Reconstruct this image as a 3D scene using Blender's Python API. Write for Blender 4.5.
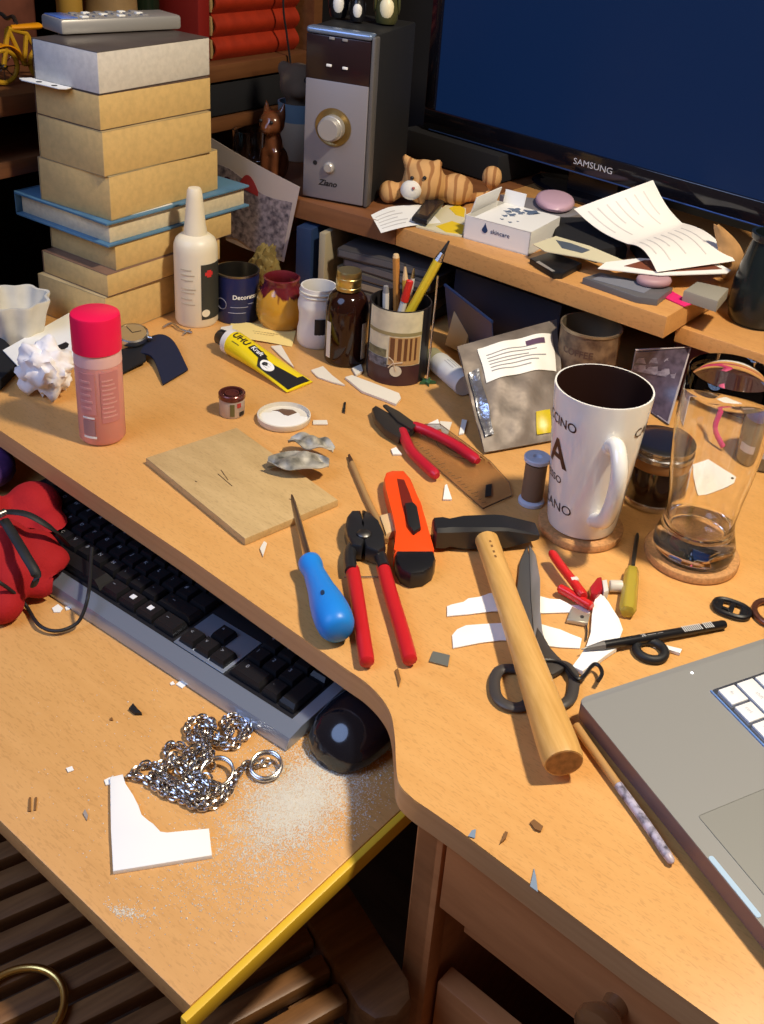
import bpy, bmesh, math, random
from mathutils import Vector, Matrix
PI = math.pi
rng = random.Random(7)
for _o in list(bpy.data.objects): bpy.data.objects.remove(_o)
C = bpy.context.scene.collection
SC = bpy.context.scene

# ------------------------------------------------------------ camera
FPX, PITCH, ROLL, CX, CY = 1047.9118585, 0.461274116, 0.1090049, 468.4993748, 381.2981299
W, H = 764, 1024
DZ = 0.75                     # desk top height
EYE = Vector((0, 0, 1.335))
_fw = Vector((0, math.cos(PITCH), -math.sin(PITCH)))
_rt = Vector((1, 0, 0)); _up = Vector((0, math.sin(PITCH), math.cos(PITCH)))
CR = _rt*math.cos(ROLL) + _up*math.sin(ROLL)
CU = -_rt*math.sin(ROLL) + _up*math.cos(ROLL)
cd = bpy.data.cameras.new('camera'); cam = bpy.data.objects.new('camera', cd); C.objects.link(cam)
cd.sensor_fit = 'HORIZONTAL'; cd.sensor_width = 36.0; cd.lens = FPX*36.0/W
cd.shift_x = (W/2-CX)/W; cd.shift_y = -(H/2-CY)/W
cd.clip_start = 0.02; cd.clip_end = 50
R = Matrix((CR, CU, -_fw)).transposed()
cam.matrix_world = Matrix.Translation(EYE) @ R.to_4x4()
SC.camera = cam

# ------------------------------------------------------------ light
SC.view_settings.view_transform = 'Standard'; SC.view_settings.look = 'None'
SC.view_settings.gamma = 1.0; SC.view_settings.use_curve_mapping = False
SC.view_settings.exposure = 0.0
wd = bpy.data.worlds.new('room_world'); SC.world = wd; wd.use_nodes = True
wd.node_tree.nodes['Background'].inputs[0].default_value = (1.0, 0.66, 0.50, 1)
wd.node_tree.nodes['Background'].inputs[1].default_value = 0.11
def lamp(name, loc, target, size, power, col):
    l = bpy.data.lights.new(name, 'AREA'); l.shape = 'DISK'; l.size = size; l.energy = power; l.color = col
    o = bpy.data.objects.new(name, l); C.objects.link(o); o.location = loc
    o.rotation_euler = (Vector(target)-Vector(loc)).to_track_quat('-Z', 'Y').to_euler()
    return o
lamp('ceiling_lamp_light', (0.56, 0.62, 2.15), (0.0, 0.85, 0.75), 0.13, 28.5, (1.0, 0.87, 0.67))
lamp('window_daylight', (-1.15, 0.05, 2.1), (0.0, 0.85, 0.75), 1.25, 20, (0.40, 0.57, 1.0))

# ------------------------------------------------------------ helpers
def ray(x, y):
    return _fw*FPX + CR*(x-CX) - CU*(y-CY)
def P(x, y, z=DZ):
    """point of the plane at height z seen at photo pixel (x, y)"""
    d = ray(x, y); t = (z-EYE.z)/d.z
    return EYE + d*t
def PV(x, y, pt, ang):
    """point on the vertical plane through pt running in direction ang (degrees)"""
    n = Vector((-math.sin(math.radians(ang)), math.cos(math.radians(ang)), 0))
    d = ray(x, y); t = (Vector(pt)-EYE).dot(n)/d.dot(n)
    return EYE + d*t
def S(x, y, z=DZ):
    return (P(x+.5, y, z)-P(x-.5, y, z)).length
def dirv(deg): return Vector((math.cos(math.radians(deg)), math.sin(math.radians(deg)), 0))
def angof(v): return math.degrees(math.atan2(v.y, v.x))
def Z3(v, z): return Vector((v.x, v.y, z))
def rotz(deg): return Matrix.Rotation(math.radians(deg), 4, 'Z')
def frame(o, xd, yd=None, zd=None):
    """4x4 frame at o with x along xd; y/z given or derived"""
    x = Vector(xd).normalized()
    if zd is None and yd is None: zd = Vector((0, 0, 1))
    if yd is not None:
        y = (Vector(yd)-x*x.dot(Vector(yd))).normalized(); z = x.cross(y)
    else:
        z = (Vector(zd)-x*x.dot(Vector(zd))).normalized(); y = z.cross(x)
    m = Matrix((x, y, z)).transposed().to_4x4(); m.translation = Vector(o)
    return m
def axis(o, d):
    """frame whose z runs along d"""
    d = Vector(d).normalized()
    m = d.to_track_quat('Z', 'Y').to_matrix().to_4x4(); m.translation = Vector(o); return m
def spline(pts, n=8, closed=False):
    pts = [Vector(q) for q in pts]; out = []; L = len(pts)
    rngk = range(L if closed else L-1)
    for i in rngk:
        if closed: a, b, c, d = pts[(i-1) % L], pts[i], pts[(i+1) % L], pts[(i+2) % L]
        else: a, b, c, d = pts[max(i-1, 0)], pts[i], pts[i+1], pts[min(i+2, L-1)]
        for k in range(n):
            t = k/n
            out.append(0.5*((2*b)+(c-a)*t+(2*a-5*b+4*c-d)*t*t+(3*b-a-3*c+d)*t**3))
    if not closed: out.append(pts[-1])
    return out

class MB:
    def __init__(s): s.bm = bmesh.new()
    def _mi(s, faces, mi):
        for f in faces: f.material_index = mi
    def box(s, c, size, m=None, mi=0, bev=0.0, seg=2):
        M = Matrix.Translation(Vector(c)) if m is None else (m @ Matrix.Translation(Vector(c)))
        t = bmesh.new(); r = bmesh.ops.create_cube(t, size=1.0)
        bmesh.ops.scale(t, vec=Vector(size), verts=t.verts)
        if bev > 0: bmesh.ops.bevel(t, geom=t.edges[:], offset=bev, segments=seg, affect='EDGES', profile=0.5)
        s._merge(t, M, mi); return s
    def _merge(s, t, M, mi):
        vs = [s.bm.verts.new(M @ v.co) for v in t.verts]
        t.verts.index_update()
        for f in t.faces:
            try:
                nf = s.bm.faces.new([vs[v.index] for v in f.verts]); nf.material_index = mi if mi is not None else f.material_index
            except ValueError: pass
        t.free()
    def lathe(s, prof, m=None, n=32, mi=0, arc=None):
        """prof: list of (r, z[, mi]); r=0 closes"""
        M = m if m is not None else Matrix()
        rings = []
        for q in prof:
            r, z = q[0], q[1]
            if r < 1e-7: rings.append([s.bm.verts.new(M @ Vector((0, 0, z)))])
            else: rings.append([s.bm.verts.new(M @ Vector((r*math.cos(2*PI*k/n), r*math.sin(2*PI*k/n), z))) for k in range(n)])
        for i in range(len(rings)-1):
            a, b = rings[i], rings[i+1]
            k_mi = prof[i+1][2] if len(prof[i+1]) > 2 else mi
            for k in range(n):
                k2 = (k+1) % n
                if len(a) == 1 and len(b) == 1: continue
                if len(a) == 1: vs = [a[0], b[k2], b[k]]
                elif len(b) == 1: vs = [a[k], a[k2], b[0]]
                else: vs = [a[k], a[k2], b[k2], b[k]]
                f = s.bm.faces.new(vs); f.material_index = k_mi
        return s
    def loft(s, rings, mi=0, cap=True, closed=True):
        vr = [[s.bm.verts.new(Vector(q)) for q in r] for r in rings]
        n = len(vr[0])
        for i in range(len(vr)-1):
            for k in range(n if closed else n-1):
                k2 = (k+1) % n
                f = s.bm.faces.new([vr[i][k], vr[i][k2], vr[i+1][k2], vr[i+1][k]]); f.material_index = mi
        if cap:
            f = s.bm.faces.new(list(reversed(vr[0]))); f.material_index = mi
            f = s.bm.faces.new(vr[-1]); f.material_index = mi
        return s
    def tube(s, pts, r, n=10, mi=0, closed=False, flat=1.0, up=None):
        pts = [Vector(q) for q in pts]; L = len(pts)
        if not isinstance(r, (list, tuple)): r = [r]*L
        rings = []; prev = None
        for i in range(L):
            if closed: t = pts[(i+1) % L]-pts[i-1]
            else: t = pts[min(i+1, L-1)]-pts[max(i-1, 0)]
            t.normalize()
            if up is not None:
                a = Vector(up)-t*t.dot(Vector(up)); a.normalize()
            elif prev is None:
                a = t.orthogonal().normalized()
            else:
                a = (prev-t*t.dot(prev)).normalized()
            prev = a; b = t.cross(a)
            rings.append([pts[i]+(a*math.cos(2*PI*k/n)*flat+b*math.sin(2*PI*k/n))*r[i] for k in range(n)])
        if closed:
            rings.append(rings[0]); 
            vr = [[s.bm.verts.new(q) for q in rg] for rg in rings[:-1]]; vr.append(vr[0])
            best = 0
            for i in range(L):
                for k in range(n):
                    k2 = (k+1) % n
                    f = s.bm.faces.new([vr[i][k], vr[i][k2], vr[i+1][k2], vr[i+1][k]]); f.material_index = mi
            return s
        return s.loft(rings, mi)
    def prism(s, pts, z0, z1, m=None, mi=0, bev=0.0, side_mi=None):
        """pts 2-D outline, extruded z0..z1 (m optional frame)"""
        t = bmesh.new()
        pts = [(q[0], q[1]) for q in pts]
        a = sum(pts[i][0]*pts[(i+1) % len(pts)][1]-pts[(i+1) % len(pts)][0]*pts[i][1] for i in range(len(pts)))
        if a < 0: pts = pts[::-1]
        lo = [t.verts.new((q[0], q[1], z0)) for q in pts]; hi = [t.verts.new((q[0], q[1], z1)) for q in pts]
        n = len(pts)
        for k in range(n):
            f = t.faces.new([lo[k], lo[(k+1) % n], hi[(k+1) % n], hi[k]]); f.material_index = mi if side_mi is None else side_mi
        f = t.faces.new(hi); f.material_index = mi
        f = t.faces.new(lo[::-1]); f.material_index = mi
        if bev > 0:
            es = [e for e in t.edges if all(abs(v.co.z-z1) < 1e-6 for v in e.verts)]
            bmesh.ops.bevel(t, geom=es, offset=bev, segments=2, affect='EDGES', profile=0.5)
        bmesh.ops.triangulate(t, faces=[f for f in t.faces if len(f.verts) > 4])
        s._merge(t, m if m is not None else Matrix(), None); return s
    def sphere(s, c, r, m=None, mi=0, n=16):
        t = bmesh.new(); bmesh.ops.create_uvsphere(t, u_segments=n, v_segments=max(6, n*2//3), radius=1)
        if not isinstance(r, (list, tuple)): r = (r, r, r)
        bmesh.ops.scale(t, vec=Vector(r), verts=t.verts)
        M = Matrix.Translation(Vector(c)) @ (m if m is not None else Matrix())
        s._merge(t, M, mi); return s
    def torus(s, m, R_, r, n=24, k=8, mi=0, sx=1.0):
        pts = [m @ Vector((R_*sx*math.cos(2*PI*i/n), R_*math.sin(2*PI*i/n), 0)) for i in range(n)]
        zz = (m.to_3x3() @ Vector((0, 0, 1)))
        return s.tube(pts, r, k, mi, closed=True, up=zz)
    def sheet(s, fn, nu, nv, th, mi=0, back_mi=None):
        """curved sheet: fn(u, v)->Vector, with thickness th"""
        g = [[Vector(fn(i/nu, j/nv)) for j in range(nv+1)] for i in range(nu+1)]
        def nor(i, j):
            a = g[min(i+1, nu)][j]-g[max(i-1, 0)][j]; b = g[i][min(j+1, nv)]-g[i][max(j-1, 0)]
            q = a.cross(b); return q.normalized() if q.length > 1e-12 else Vector((0, 0, 1))
        A = [[s.bm.verts.new(g[i][j]+nor(i, j)*th*.5) for j in range(nv+1)] for i in range(nu+1)]
        B = [[s.bm.verts.new(g[i][j]-nor(i, j)*th*.5) for j in range(nv+1)] for i in range(nu+1)]
        bm_ = mi if back_mi is None else back_mi
        def q(vs, k):
            f = s.bm.faces.new(vs); f.material_index = k
        for i in range(nu):
            for j in range(nv):
                q([A[i][j], A[i+1][j], A[i+1][j+1], A[i][j+1]], mi)
                q([B[i][j+1], B[i+1][j+1], B[i+1][j], B[i][j]], bm_)
            q([A[i+1][0], A[i][0], B[i][0], B[i+1][0]], mi); q([A[i][nv], A[i+1][nv], B[i+1][nv], B[i][nv]], mi)
        for j in range(nv):
            q([A[0][j], A[0][j+1], B[0][j+1], B[0][j]], mi); q([A[nu][j+1], A[nu][j], B[nu][j], B[nu][j+1]], mi)
        return s
    def text(s, txt, size, place, mi=0, th=0.0, bold=0.0):
        """lettering: place(x, y)->world Vector; x, y in metres on the label"""
        for vs, fs in [text_mesh(txt, size, bold)]:
            if size >= 0.009:
                t = bmesh.new(); tv = [t.verts.new((x, y, 0)) for x, y in vs]
                for f in fs:
                    try: t.faces.new([tv[k] for k in f])
                    except ValueError: pass
                bmesh.ops.triangulate(t, faces=t.faces[:])
                for _ in range(5):
                    le = [e for e in t.edges if e.calc_length() > max(0.0022, size*0.12)]
                    if not le: break
                    bmesh.ops.subdivide_edges(t, edges=le, cuts=1); bmesh.ops.triangulate(t, faces=[f for f in t.faces if len(f.verts) > 3])
                t.verts.index_update(); vs = [(v.co.x, v.co.y) for v in t.verts]; fs = [[v.index for v in f.verts] for f in t.faces]; t.free()
            nv = [s.bm.verts.new(place(x, y)) for x, y in vs]
            for f in fs:
                try:
                    q = s.bm.faces.new([nv[k] for k in f]); q.material_index = mi
                except ValueError: pass
        return s
    def build(s, name, mats, parent=None, smooth=40, origin=None):
        me = bpy.data.meshes.new(name)
        bmesh.ops.recalc_face_normals(s.bm, faces=s.bm.faces[:])
        if origin is None:
            if parent is not None: origin = parent['_o']
            else:
                xs = [v.co for v in s.bm.verts]
                origin = ((min(v.x for v in xs)+max(v.x for v in xs))/2, (min(v.y for v in xs)+max(v.y for v in xs))/2, min(v.z for v in xs))
        o_ = Vector(origin)
        for v in s.bm.verts: v.co -= o_
        s.bm.to_mesh(me); s.bm.free()
        if not isinstance(mats, (list, tuple)): mats = [mats]
        for k in mats: me.materials.append(k)
        if smooth:
            me.polygons.foreach_set('use_smooth', [True]*len(me.polygons))
            me.set_sharp_from_angle(angle=math.radians(smooth))
        ob = bpy.data.objects.new(name, me); C.objects.link(ob)
        if parent is not None: ob.parent = parent
        else: ob.location = o_
        ob['_o'] = tuple(o_)
        return ob
_tc = {}
def text_mesh(txt, size, bold=0.0):
    key = (txt, bold)
    if key not in _tc:
        cu = bpy.data.curves.new('t', 'FONT'); cu.body = txt; cu.size = 1.0; cu.align_x = 'CENTER'; cu.align_y = 'CENTER'
        cu.resolution_u = 3; cu.offset = bold
        ob = bpy.data.objects.new('t', cu); me = ob.to_mesh()
        _tc[key] = ([(v.co.x, v.co.y) for v in me.vertices], [list(q.vertices) for q in me.polygons])
        ob.to_mesh_clear(); bpy.data.objects.remove(ob); bpy.data.curves.remove(cu)
    vs, fs = _tc[key]
    return [(x*size, y*size) for x, y in vs], fs
def thing(name, label, cat, loc, group=None):
    o = bpy.data.objects.new(name, None); C.objects.link(o); o.location = Vector(loc); o.empty_display_size = 0.02
    o['label'] = label; o['category'] = cat; o['_o'] = tuple(Vector(loc))
    if group: o['group'] = group
    return o
def tag(o, label, cat, group=None, kind=None):
    o['label'] = label; o['category'] = cat
    if group: o['group'] = group
    if kind: o['kind'] = kind
    return o
def struct(o): o['kind'] = 'structure'; return o
def copy_thing(t, loc, ang, label, scale=1.0):
    r = t.copy(); C.objects.link(r); r.location = loc; r.rotation_euler = (0, 0, ang); r['label'] = label
    r.scale = (scale,)*3; r['_o'] = tuple(loc)
    for ch in list(t.children):
        c_ = ch.copy(); C.objects.link(c_); c_.parent = r
    return r

# ------------------------------------------------------------ materials
def mat(name, col, rough=0.5, metal=0.0, noise=0.0, nscale=60.0, bump=0.0, bscale=200.0, trans=0.0, ior=1.45, coat=0.0, col2=None, spec=0.5, emit=None, sss=0.0):
    m = bpy.data.materials.new(name); m.use_nodes = True
    nt = m.node_tree; b = nt.nodes['Principled BSDF']
    c4 = (col[0], col[1], col[2], 1)
    b.inputs['Base Color'].default_value = c4
    b.inputs['Roughness'].default_value = rough; b.inputs['Metallic'].default_value = metal
    b.inputs['IOR'].default_value = ior; b.inputs['Transmission Weight'].default_value = trans
    b.inputs['Coat Weight'].default_value = coat; b.inputs['Specular IOR Level'].default_value = spec
    if sss: b.inputs['Subsurface Weight'].default_value = sss; b.inputs['Subsurface Scale'].default_value = 0.005
    if emit:
        b.inputs['Emission Color'].default_value = (emit[0], emit[1], emit[2], 1); b.inputs['Emission Strength'].default_value = emit[3]
    if noise > 0 or col2:
        tc = nt.nodes.new('ShaderNodeTexCoord'); n = nt.nodes.new('ShaderNodeTexNoise'); n.inputs['Scale'].default_value = nscale
        n.inputs['Detail'].default_value = 5
        r = nt.nodes.new('ShaderNodeValToRGB')
        a = col2 if col2 else tuple(max(0, k*(1-noise)) for k in col)
        r.color_ramp.elements[0].color = (*a, 1); r.color_ramp.elements[1].color = c4
        r.color_ramp.elements[0].position = 0.32; r.color_ramp.elements[1].position = 0.62
        nt.links.new(tc.outputs['Object'], n.inputs['Vector']); nt.links.new(n.outputs['Fac'], r.inputs['Fac'])
        nt.links.new(r.outputs['Color'], b.inputs['Base Color'])
    if bump > 0:
        tc = nt.nodes.new('ShaderNodeTexCoord'); n = nt.nodes.new('ShaderNodeTexNoise'); n.inputs['Scale'].default_value = bscale
        bp = nt.nodes.new('ShaderNodeBump'); bp.inputs['Strength'].default_value = bump; bp.inputs['Distance'].default_value = 0.002
        nt.links.new(tc.outputs['Object'], n.inputs['Vector']); nt.links.new(n.outputs['Fac'], bp.inputs['Height'])
        nt.links.new(bp.outputs['Normal'], b.inputs['Normal'])
    return m
def wood(name, c1, c2, ang=0.0, s=(6, 90, 90), rough=0.42, fleck=0.0, tilt=None):
    m = bpy.data.materials.new(name); m.use_nodes = True
    nt = m.node_tree; b = nt.nodes['Principled BSDF']; b.inputs['Roughness'].default_value = rough
    tc = nt.nodes.new('ShaderNodeTexCoord'); mp = nt.nodes.new('ShaderNodeMapping')
    rt = nt.nodes.new('ShaderNodeMapping'); rt.inputs['Rotation'].default_value = tilt if tilt else (0, 0, -math.radians(ang))
    mp.inputs['Scale'].default_value = s
    n = nt.nodes.new('ShaderNodeTexNoise'); n.inputs['Scale'].default_value = 1.0; n.inputs['Detail'].default_value = 6; n.inputs['Roughness'].default_value = 0.6
    r = nt.nodes.new('ShaderNodeValToRGB'); r.color_ramp.elements[0].color = (*c2, 1); r.color_ramp.elements[1].color = (*c1, 1)
    r.color_ramp.elements[0].position = 0.3; r.color_ramp.elements[1].position = 0.65
    nt.links.new(tc.outputs['Object'], rt.inputs['Vector']); nt.links.new(rt.outputs['Vector'], mp.inputs['Vector'])
    nt.links.new(mp.outputs['Vector'], n.inputs['Vector']); nt.links.new(n.outputs['Fac'], r.inputs['Fac'])
    out = r.outputs['Color']
    if fleck > 0:
        mp2 = nt.nodes.new('ShaderNodeMapping'); mp2.inputs['Scale'].default_value = (160, 700, 300)
        n2 = nt.nodes.new('ShaderNodeTexNoise'); n2.inputs['Scale'].default_value = 1.0; n2.inputs['Detail'].default_value = 2
        r2 = nt.nodes.new('ShaderNodeValToRGB'); r2.color_ramp.elements[0].position = 0.36; r2.color_ramp.elements[1].position = 0.44
        r2.color_ramp.elements[0].color = (1-fleck, 1-fleck*1.1, 1-fleck*1.2, 1); r2.color_ramp.elements[1].color = (1, 1, 1, 1)
        mx = nt.nodes.new('ShaderNodeMix'); mx.data_type = 'RGBA'; mx.blend_type = 'MULTIPLY'; mx.inputs['Factor'].default_value = 1
        nt.links.new(rt.outputs['Vector'], mp2.inputs['Vector']); nt.links.new(mp2.outputs['Vector'], n2.inputs['Vector'])
        nt.links.new(n2.outputs['Fac'], r2.inputs['Fac']); nt.links.new(out, mx.inputs['A']); nt.links.new(r2.outputs['Color'], mx.inputs['B'])
        out = mx.outputs['Result']
    nt.links.new(out, b.inputs['Base Color'])
    return m
UA, VA = -35.3, 54.7           # desk directions: along the front edge, towards the back
U, V = dirv(UA), dirv(VA)
beech = wood('beech_laminate', (0.72, 0.385, 0.125), (0.66, 0.335, 0.100), UA, (9, 60, 60), 0.38, 0.12)
beech_edge = wood('beech_edge_band', (0.62, 0.32, 0.13), (0.55, 0.27, 0.10), UA, (12, 60, 200), 0.45)
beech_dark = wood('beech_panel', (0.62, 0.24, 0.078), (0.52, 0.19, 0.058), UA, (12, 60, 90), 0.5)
darkwood = wood('dark_chair_wood', (0.24, 0.11, 0.036), (0.12, 0.05, 0.015), 42, (10, 120, 120), 0.45)
shelfwood = wood('shade_darkened_shelf_wood', (0.17, 0.065, 0.022), (0.11, 0.04, 0.013), 62, (8, 70, 90), 0.5)  # wood colour darkened to carry the shade of the corner
handlewood = wood('hammer_ash', (0.72, 0.42, 0.13), (0.58, 0.31, 0.08), -72, (14, 220, 220), 0.4)
palewood = wood('pale_board_wood', (0.60, 0.41, 0.18), (0.50, 0.33, 0.135), UA, (16, 90, 90), 0.6, 0.12)
cork = mat('cork', (0.60, 0.30, 0.11), 0.75, noise=0.28, nscale=300, bump=0.3, bscale=500)
white_p = mat('white_paper', (0.86, 0.85, 0.80), 0.65)
white_card = mat('white_foam_card', (0.92, 0.91, 0.87), 0.6)
cream = mat('aged_page_edges', (0.66, 0.45, 0.175), 0.8, noise=0.12, nscale=120, bump=0.15, bscale=400)
ink = mat('black_ink', (0.012, 0.012, 0.014), 0.5)
greyink = mat('grey_print', (0.25, 0.24, 0.24), 0.6)
black_pl = mat('black_plastic', (0.010, 0.010, 0.012), 0.32)
black_rub = mat('black_rubber', (0.012, 0.012, 0.013), 0.55)
black_matte = mat('black_cloth', (0.006, 0.006, 0.008), 0.9)
steel = mat('bright_steel', (0.62, 0.60, 0.57), 0.25, 1.0)
darksteel = mat('dark_steel', (0.16, 0.155, 0.15), 0.42, 1.0)
blacksteel = mat('blackened_steel', (0.018, 0.018, 0.020), 0.30, 0.0, spec=0.7)
brass = mat('brass_metal', (0.75, 0.52, 0.16), 0.28, 1.0)
gold_cap = mat('gold_aluminium_cap', (0.58, 0.47, 0.19), 0.33, 1.0)
alu = mat('brushed_aluminium', (0.29, 0.29, 0.275), 0.5, 0.25)
silver_pl = mat('silver_plastic', (0.50, 0.48, 0.45), 0.36, 0.5)
red_pl = mat('red_dipped_plastic', (0.55, 0.015, 0.02), 0.35)
glass = mat('clear_glass', (1, 1, 1), 0.0, trans=1.0, ior=1.48)

# ============================================================ room
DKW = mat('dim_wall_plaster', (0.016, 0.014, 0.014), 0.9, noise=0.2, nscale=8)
floor_m = wood('dark_floor_boards', (0.10, 0.055, 0.025), (0.05, 0.026, 0.012), UA, (4, 40, 40), 0.6)
mb = MB(); mb.box((0, 0.8, -0.05), (6, 6, 0.1)); struct(mb.build('floor', floor_m, smooth=0))
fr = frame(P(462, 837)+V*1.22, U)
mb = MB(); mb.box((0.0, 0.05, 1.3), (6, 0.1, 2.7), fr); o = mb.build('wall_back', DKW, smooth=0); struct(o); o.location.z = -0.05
for q in o.data.vertices: pass

# ============================================================ desk
desk = thing('desk', 'beech laminate corner desk with wavy front edge, raised monitor shelf and pull-out tray', 'desk', Z3(P(462, 837), 0))
TH = 0.022
edge_px = [(350, 671), (366, 682), (381, 697), (391, 714), (395, 738), (396, 760), (399, 782), (412, 797), (432, 811), (462, 832)]
e2 = spline([Vector((*P(x, y).xy, 0)) for x, y in edge_px], 6)
BA = 62.0; bw = dirv(BA); bn = Vector((-bw.y, bw.x, 0))   # book-case: direction of its front, direction into it
bq = P(28, 246, 0.835) + bn*0.035                          # a point on its front, just behind the books
_e = (bq-bn*0.006-P(0, 430)).dot(bn)/U.dot(bn)
front = [P(0, 430)+U*_e, P(0, 430), P(180, 551)] + e2 + [P(640, 966)-Vector((0, 0, 0)), P(718, 1022), P(718, 1022)+U*0.55]
front = [Vector((q.x, q.y, 0)) for q in front]
f0, f1 = front[0], front[-1]
outline = front + [f1+V*0.86, f1+V*0.95-U*0.3, f0+bw*0.90]
mb = MB(); mb.prism([(q.x, q.y) for q in outline], DZ-TH, DZ-0.0005, None, 0, 0.0022, 1)
mb.build('desktop', [beech, beech_edge], desk, 30)
# pedestal with drawer under the right-hand side
pfo = P(462, 837)+V*0.018                 # front plane of the pedestal
def pp(x, y): return PV(x, y, pfo, UA)
sL = pp(416, 838); sR = pp(443, 850); dB = pp(434, 902)
zt = DZ-TH
def onfront(q, z): return Vector((q.x, q.y, z))
fu = frame(onfront(sL, 0), U)
def uof(q): return (q-onfront(sL, 0)).dot(U)
stile_w = uof(sR)
pw = stile_w+0.46
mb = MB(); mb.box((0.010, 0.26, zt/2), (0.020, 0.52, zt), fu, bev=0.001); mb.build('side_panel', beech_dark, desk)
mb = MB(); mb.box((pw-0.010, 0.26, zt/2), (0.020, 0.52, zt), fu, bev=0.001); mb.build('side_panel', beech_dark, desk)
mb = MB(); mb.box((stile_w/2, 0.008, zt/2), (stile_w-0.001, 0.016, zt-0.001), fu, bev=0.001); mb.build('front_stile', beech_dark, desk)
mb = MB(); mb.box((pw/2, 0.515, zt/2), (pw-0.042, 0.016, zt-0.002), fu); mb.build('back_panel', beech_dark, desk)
def drawer(z0, z1, inset, knob):
    m2 = MB(); w0 = stile_w+0.003; w1 = pw-0.022
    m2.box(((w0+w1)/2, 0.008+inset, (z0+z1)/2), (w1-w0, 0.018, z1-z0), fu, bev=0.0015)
    d = m2.build('drawer', beech_dark, desk)
    if knob:
        k = pp(617, 1003)
        m3 = MB(); m3.lathe([(0, 0), (0.009, 0), (0.008, 0.008), (0.013, 0.014), (0.017, 0.020), (0.0165, 0.026), (0.011, 0.0305), (0, 0.032)],
                            axis(k+V*0.0 + V*inset, -V), 24)
        m3.build('knob', mat('knob_lacquered_wood', (0.22, 0.09, 0.03), 0.18, coat=0.8), d)
    return d
drawer(dB.z, zt-0.004, 0.0, True)
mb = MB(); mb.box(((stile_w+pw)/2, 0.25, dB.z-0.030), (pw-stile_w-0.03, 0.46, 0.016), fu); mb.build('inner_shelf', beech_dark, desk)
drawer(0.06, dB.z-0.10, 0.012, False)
# left end panel + modesty panel
mb = MB(); fl = frame(Z3(f0+U*0.09+V*0.02, 0), U)
mb.box((0, 0.34, zt/2), (0.022, 0.70, zt), fl); mb.build('end_panel', beech_dark, desk)
# pull-out keyboard tray
TZ = 0.675; TT = 0.016
tc_ = P(190, 1006, TZ); tdu, tdv = dirv(-34.4), dirv(55.6)
ft = frame(Z3(tc_, 0), tdu)
def dusty(m, centre, rx, ry, ang):
    """lets pale dust show in one patch of a surface"""
    nt = m.node_tree; b = nt.nodes['Principled BSDF']; src = b.inputs['Base Color'].links[0].from_socket
    tc = nt.nodes.new('ShaderNodeTexCoord'); mp = nt.nodes.new('ShaderNodeMapping'); mp.vector_type = 'TEXTURE'
    mp.inputs['Location'].default_value = centre; mp.inputs['Rotation'].default_value = (0, 0, math.radians(ang)); mp.inputs['Scale'].default_value = (rx, ry, 1)
    ln = nt.nodes.new('ShaderNodeVectorMath'); ln.operation = 'LENGTH'
    n = nt.nodes.new('ShaderNodeTexNoise'); n.inputs['Scale'].default_value = 55; n.inputs['Detail'].default_value = 8; n.inputs['Roughness'].default_value = 0.75
    mr = nt.nodes.new('ShaderNodeMapRange'); mr.inputs['From Min'].default_value = 0.1; mr.inputs['From Max'].default_value = 1.0; mr.inputs['To Min'].default_value = 0.36; mr.inputs['To Max'].default_value = -0.12
    ad = nt.nodes.new('ShaderNodeMath'); ad.operation = 'ADD'; r = nt.nodes.new('ShaderNodeMapRange'); r.inputs['From Min'].default_value = 0.52; r.inputs['From Max'].default_value = 0.95; r.inputs['To Max'].default_value = 0.85
    mx = nt.nodes.new('ShaderNodeMix'); mx.data_type = 'RGBA'; mx.inputs['B'].default_value = (0.74, 0.66, 0.46, 1)
    nt.links.new(tc.outputs['Object'], mp.inputs['Vector']); nt.links.new(mp.outputs['Vector'], ln.inputs[0]); nt.links.new(ln.outputs['Value'], mr.inputs['Value'])
    nt.links.new(tc.outputs['Object'], n.inputs['Vector']); nt.links.new(mr.outputs['Result'], ad.inputs[0]); nt.links.new(n.outputs['Fac'], ad.inputs[1])
    nt.links.new(ad.outputs[0], r.inputs['Value']); nt.links.new(r.outputs['Result'], mx.inputs['Factor']); nt.links.new(src, mx.inputs['A']); nt.links.new(mx.outputs['Result'], b.inputs['Base Color'])
LT = 0.80; DT = 0.40
tray_m = wood('tray_laminate', (0.70, 0.375, 0.125), (0.63, 0.325, 0.100), -34, (9, 60, 60), 0.40, 0.12)
mb = MB(); mb.box((-LT/2, DT/2, TZ-TT/2), (LT, DT, TT), ft, bev=0.0012); tray = mb.build('keyboard_tray', tray_m, desk)
dc_ = P(300, 797, TZ)-Vector(desk['_o']); dusty(tray_m, (dc_.x, dc_.y, TZ), 0.082, 0.046, 48)
mb = MB(); mb.box((0.0030, DT/2-0.004, TZ-0.0085), (0.006, DT+0.008, 0.0155), ft, bev=0.0012)
mb.build('edge_strip', mat('yellow_edge_strip', (0.80, 0.50, 0.03), 0.45), tray)
for yy in (0.10, 0.30):
    pass
for s_ in (-LT+0.10, -0.03):
    mb = MB(); mb.box((s_, DT-0.05, (TZ+zt)/2), (0.014, 0.09, zt-TZ-0.001), ft); mb.build('tray_runner', darksteel, desk)

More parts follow.
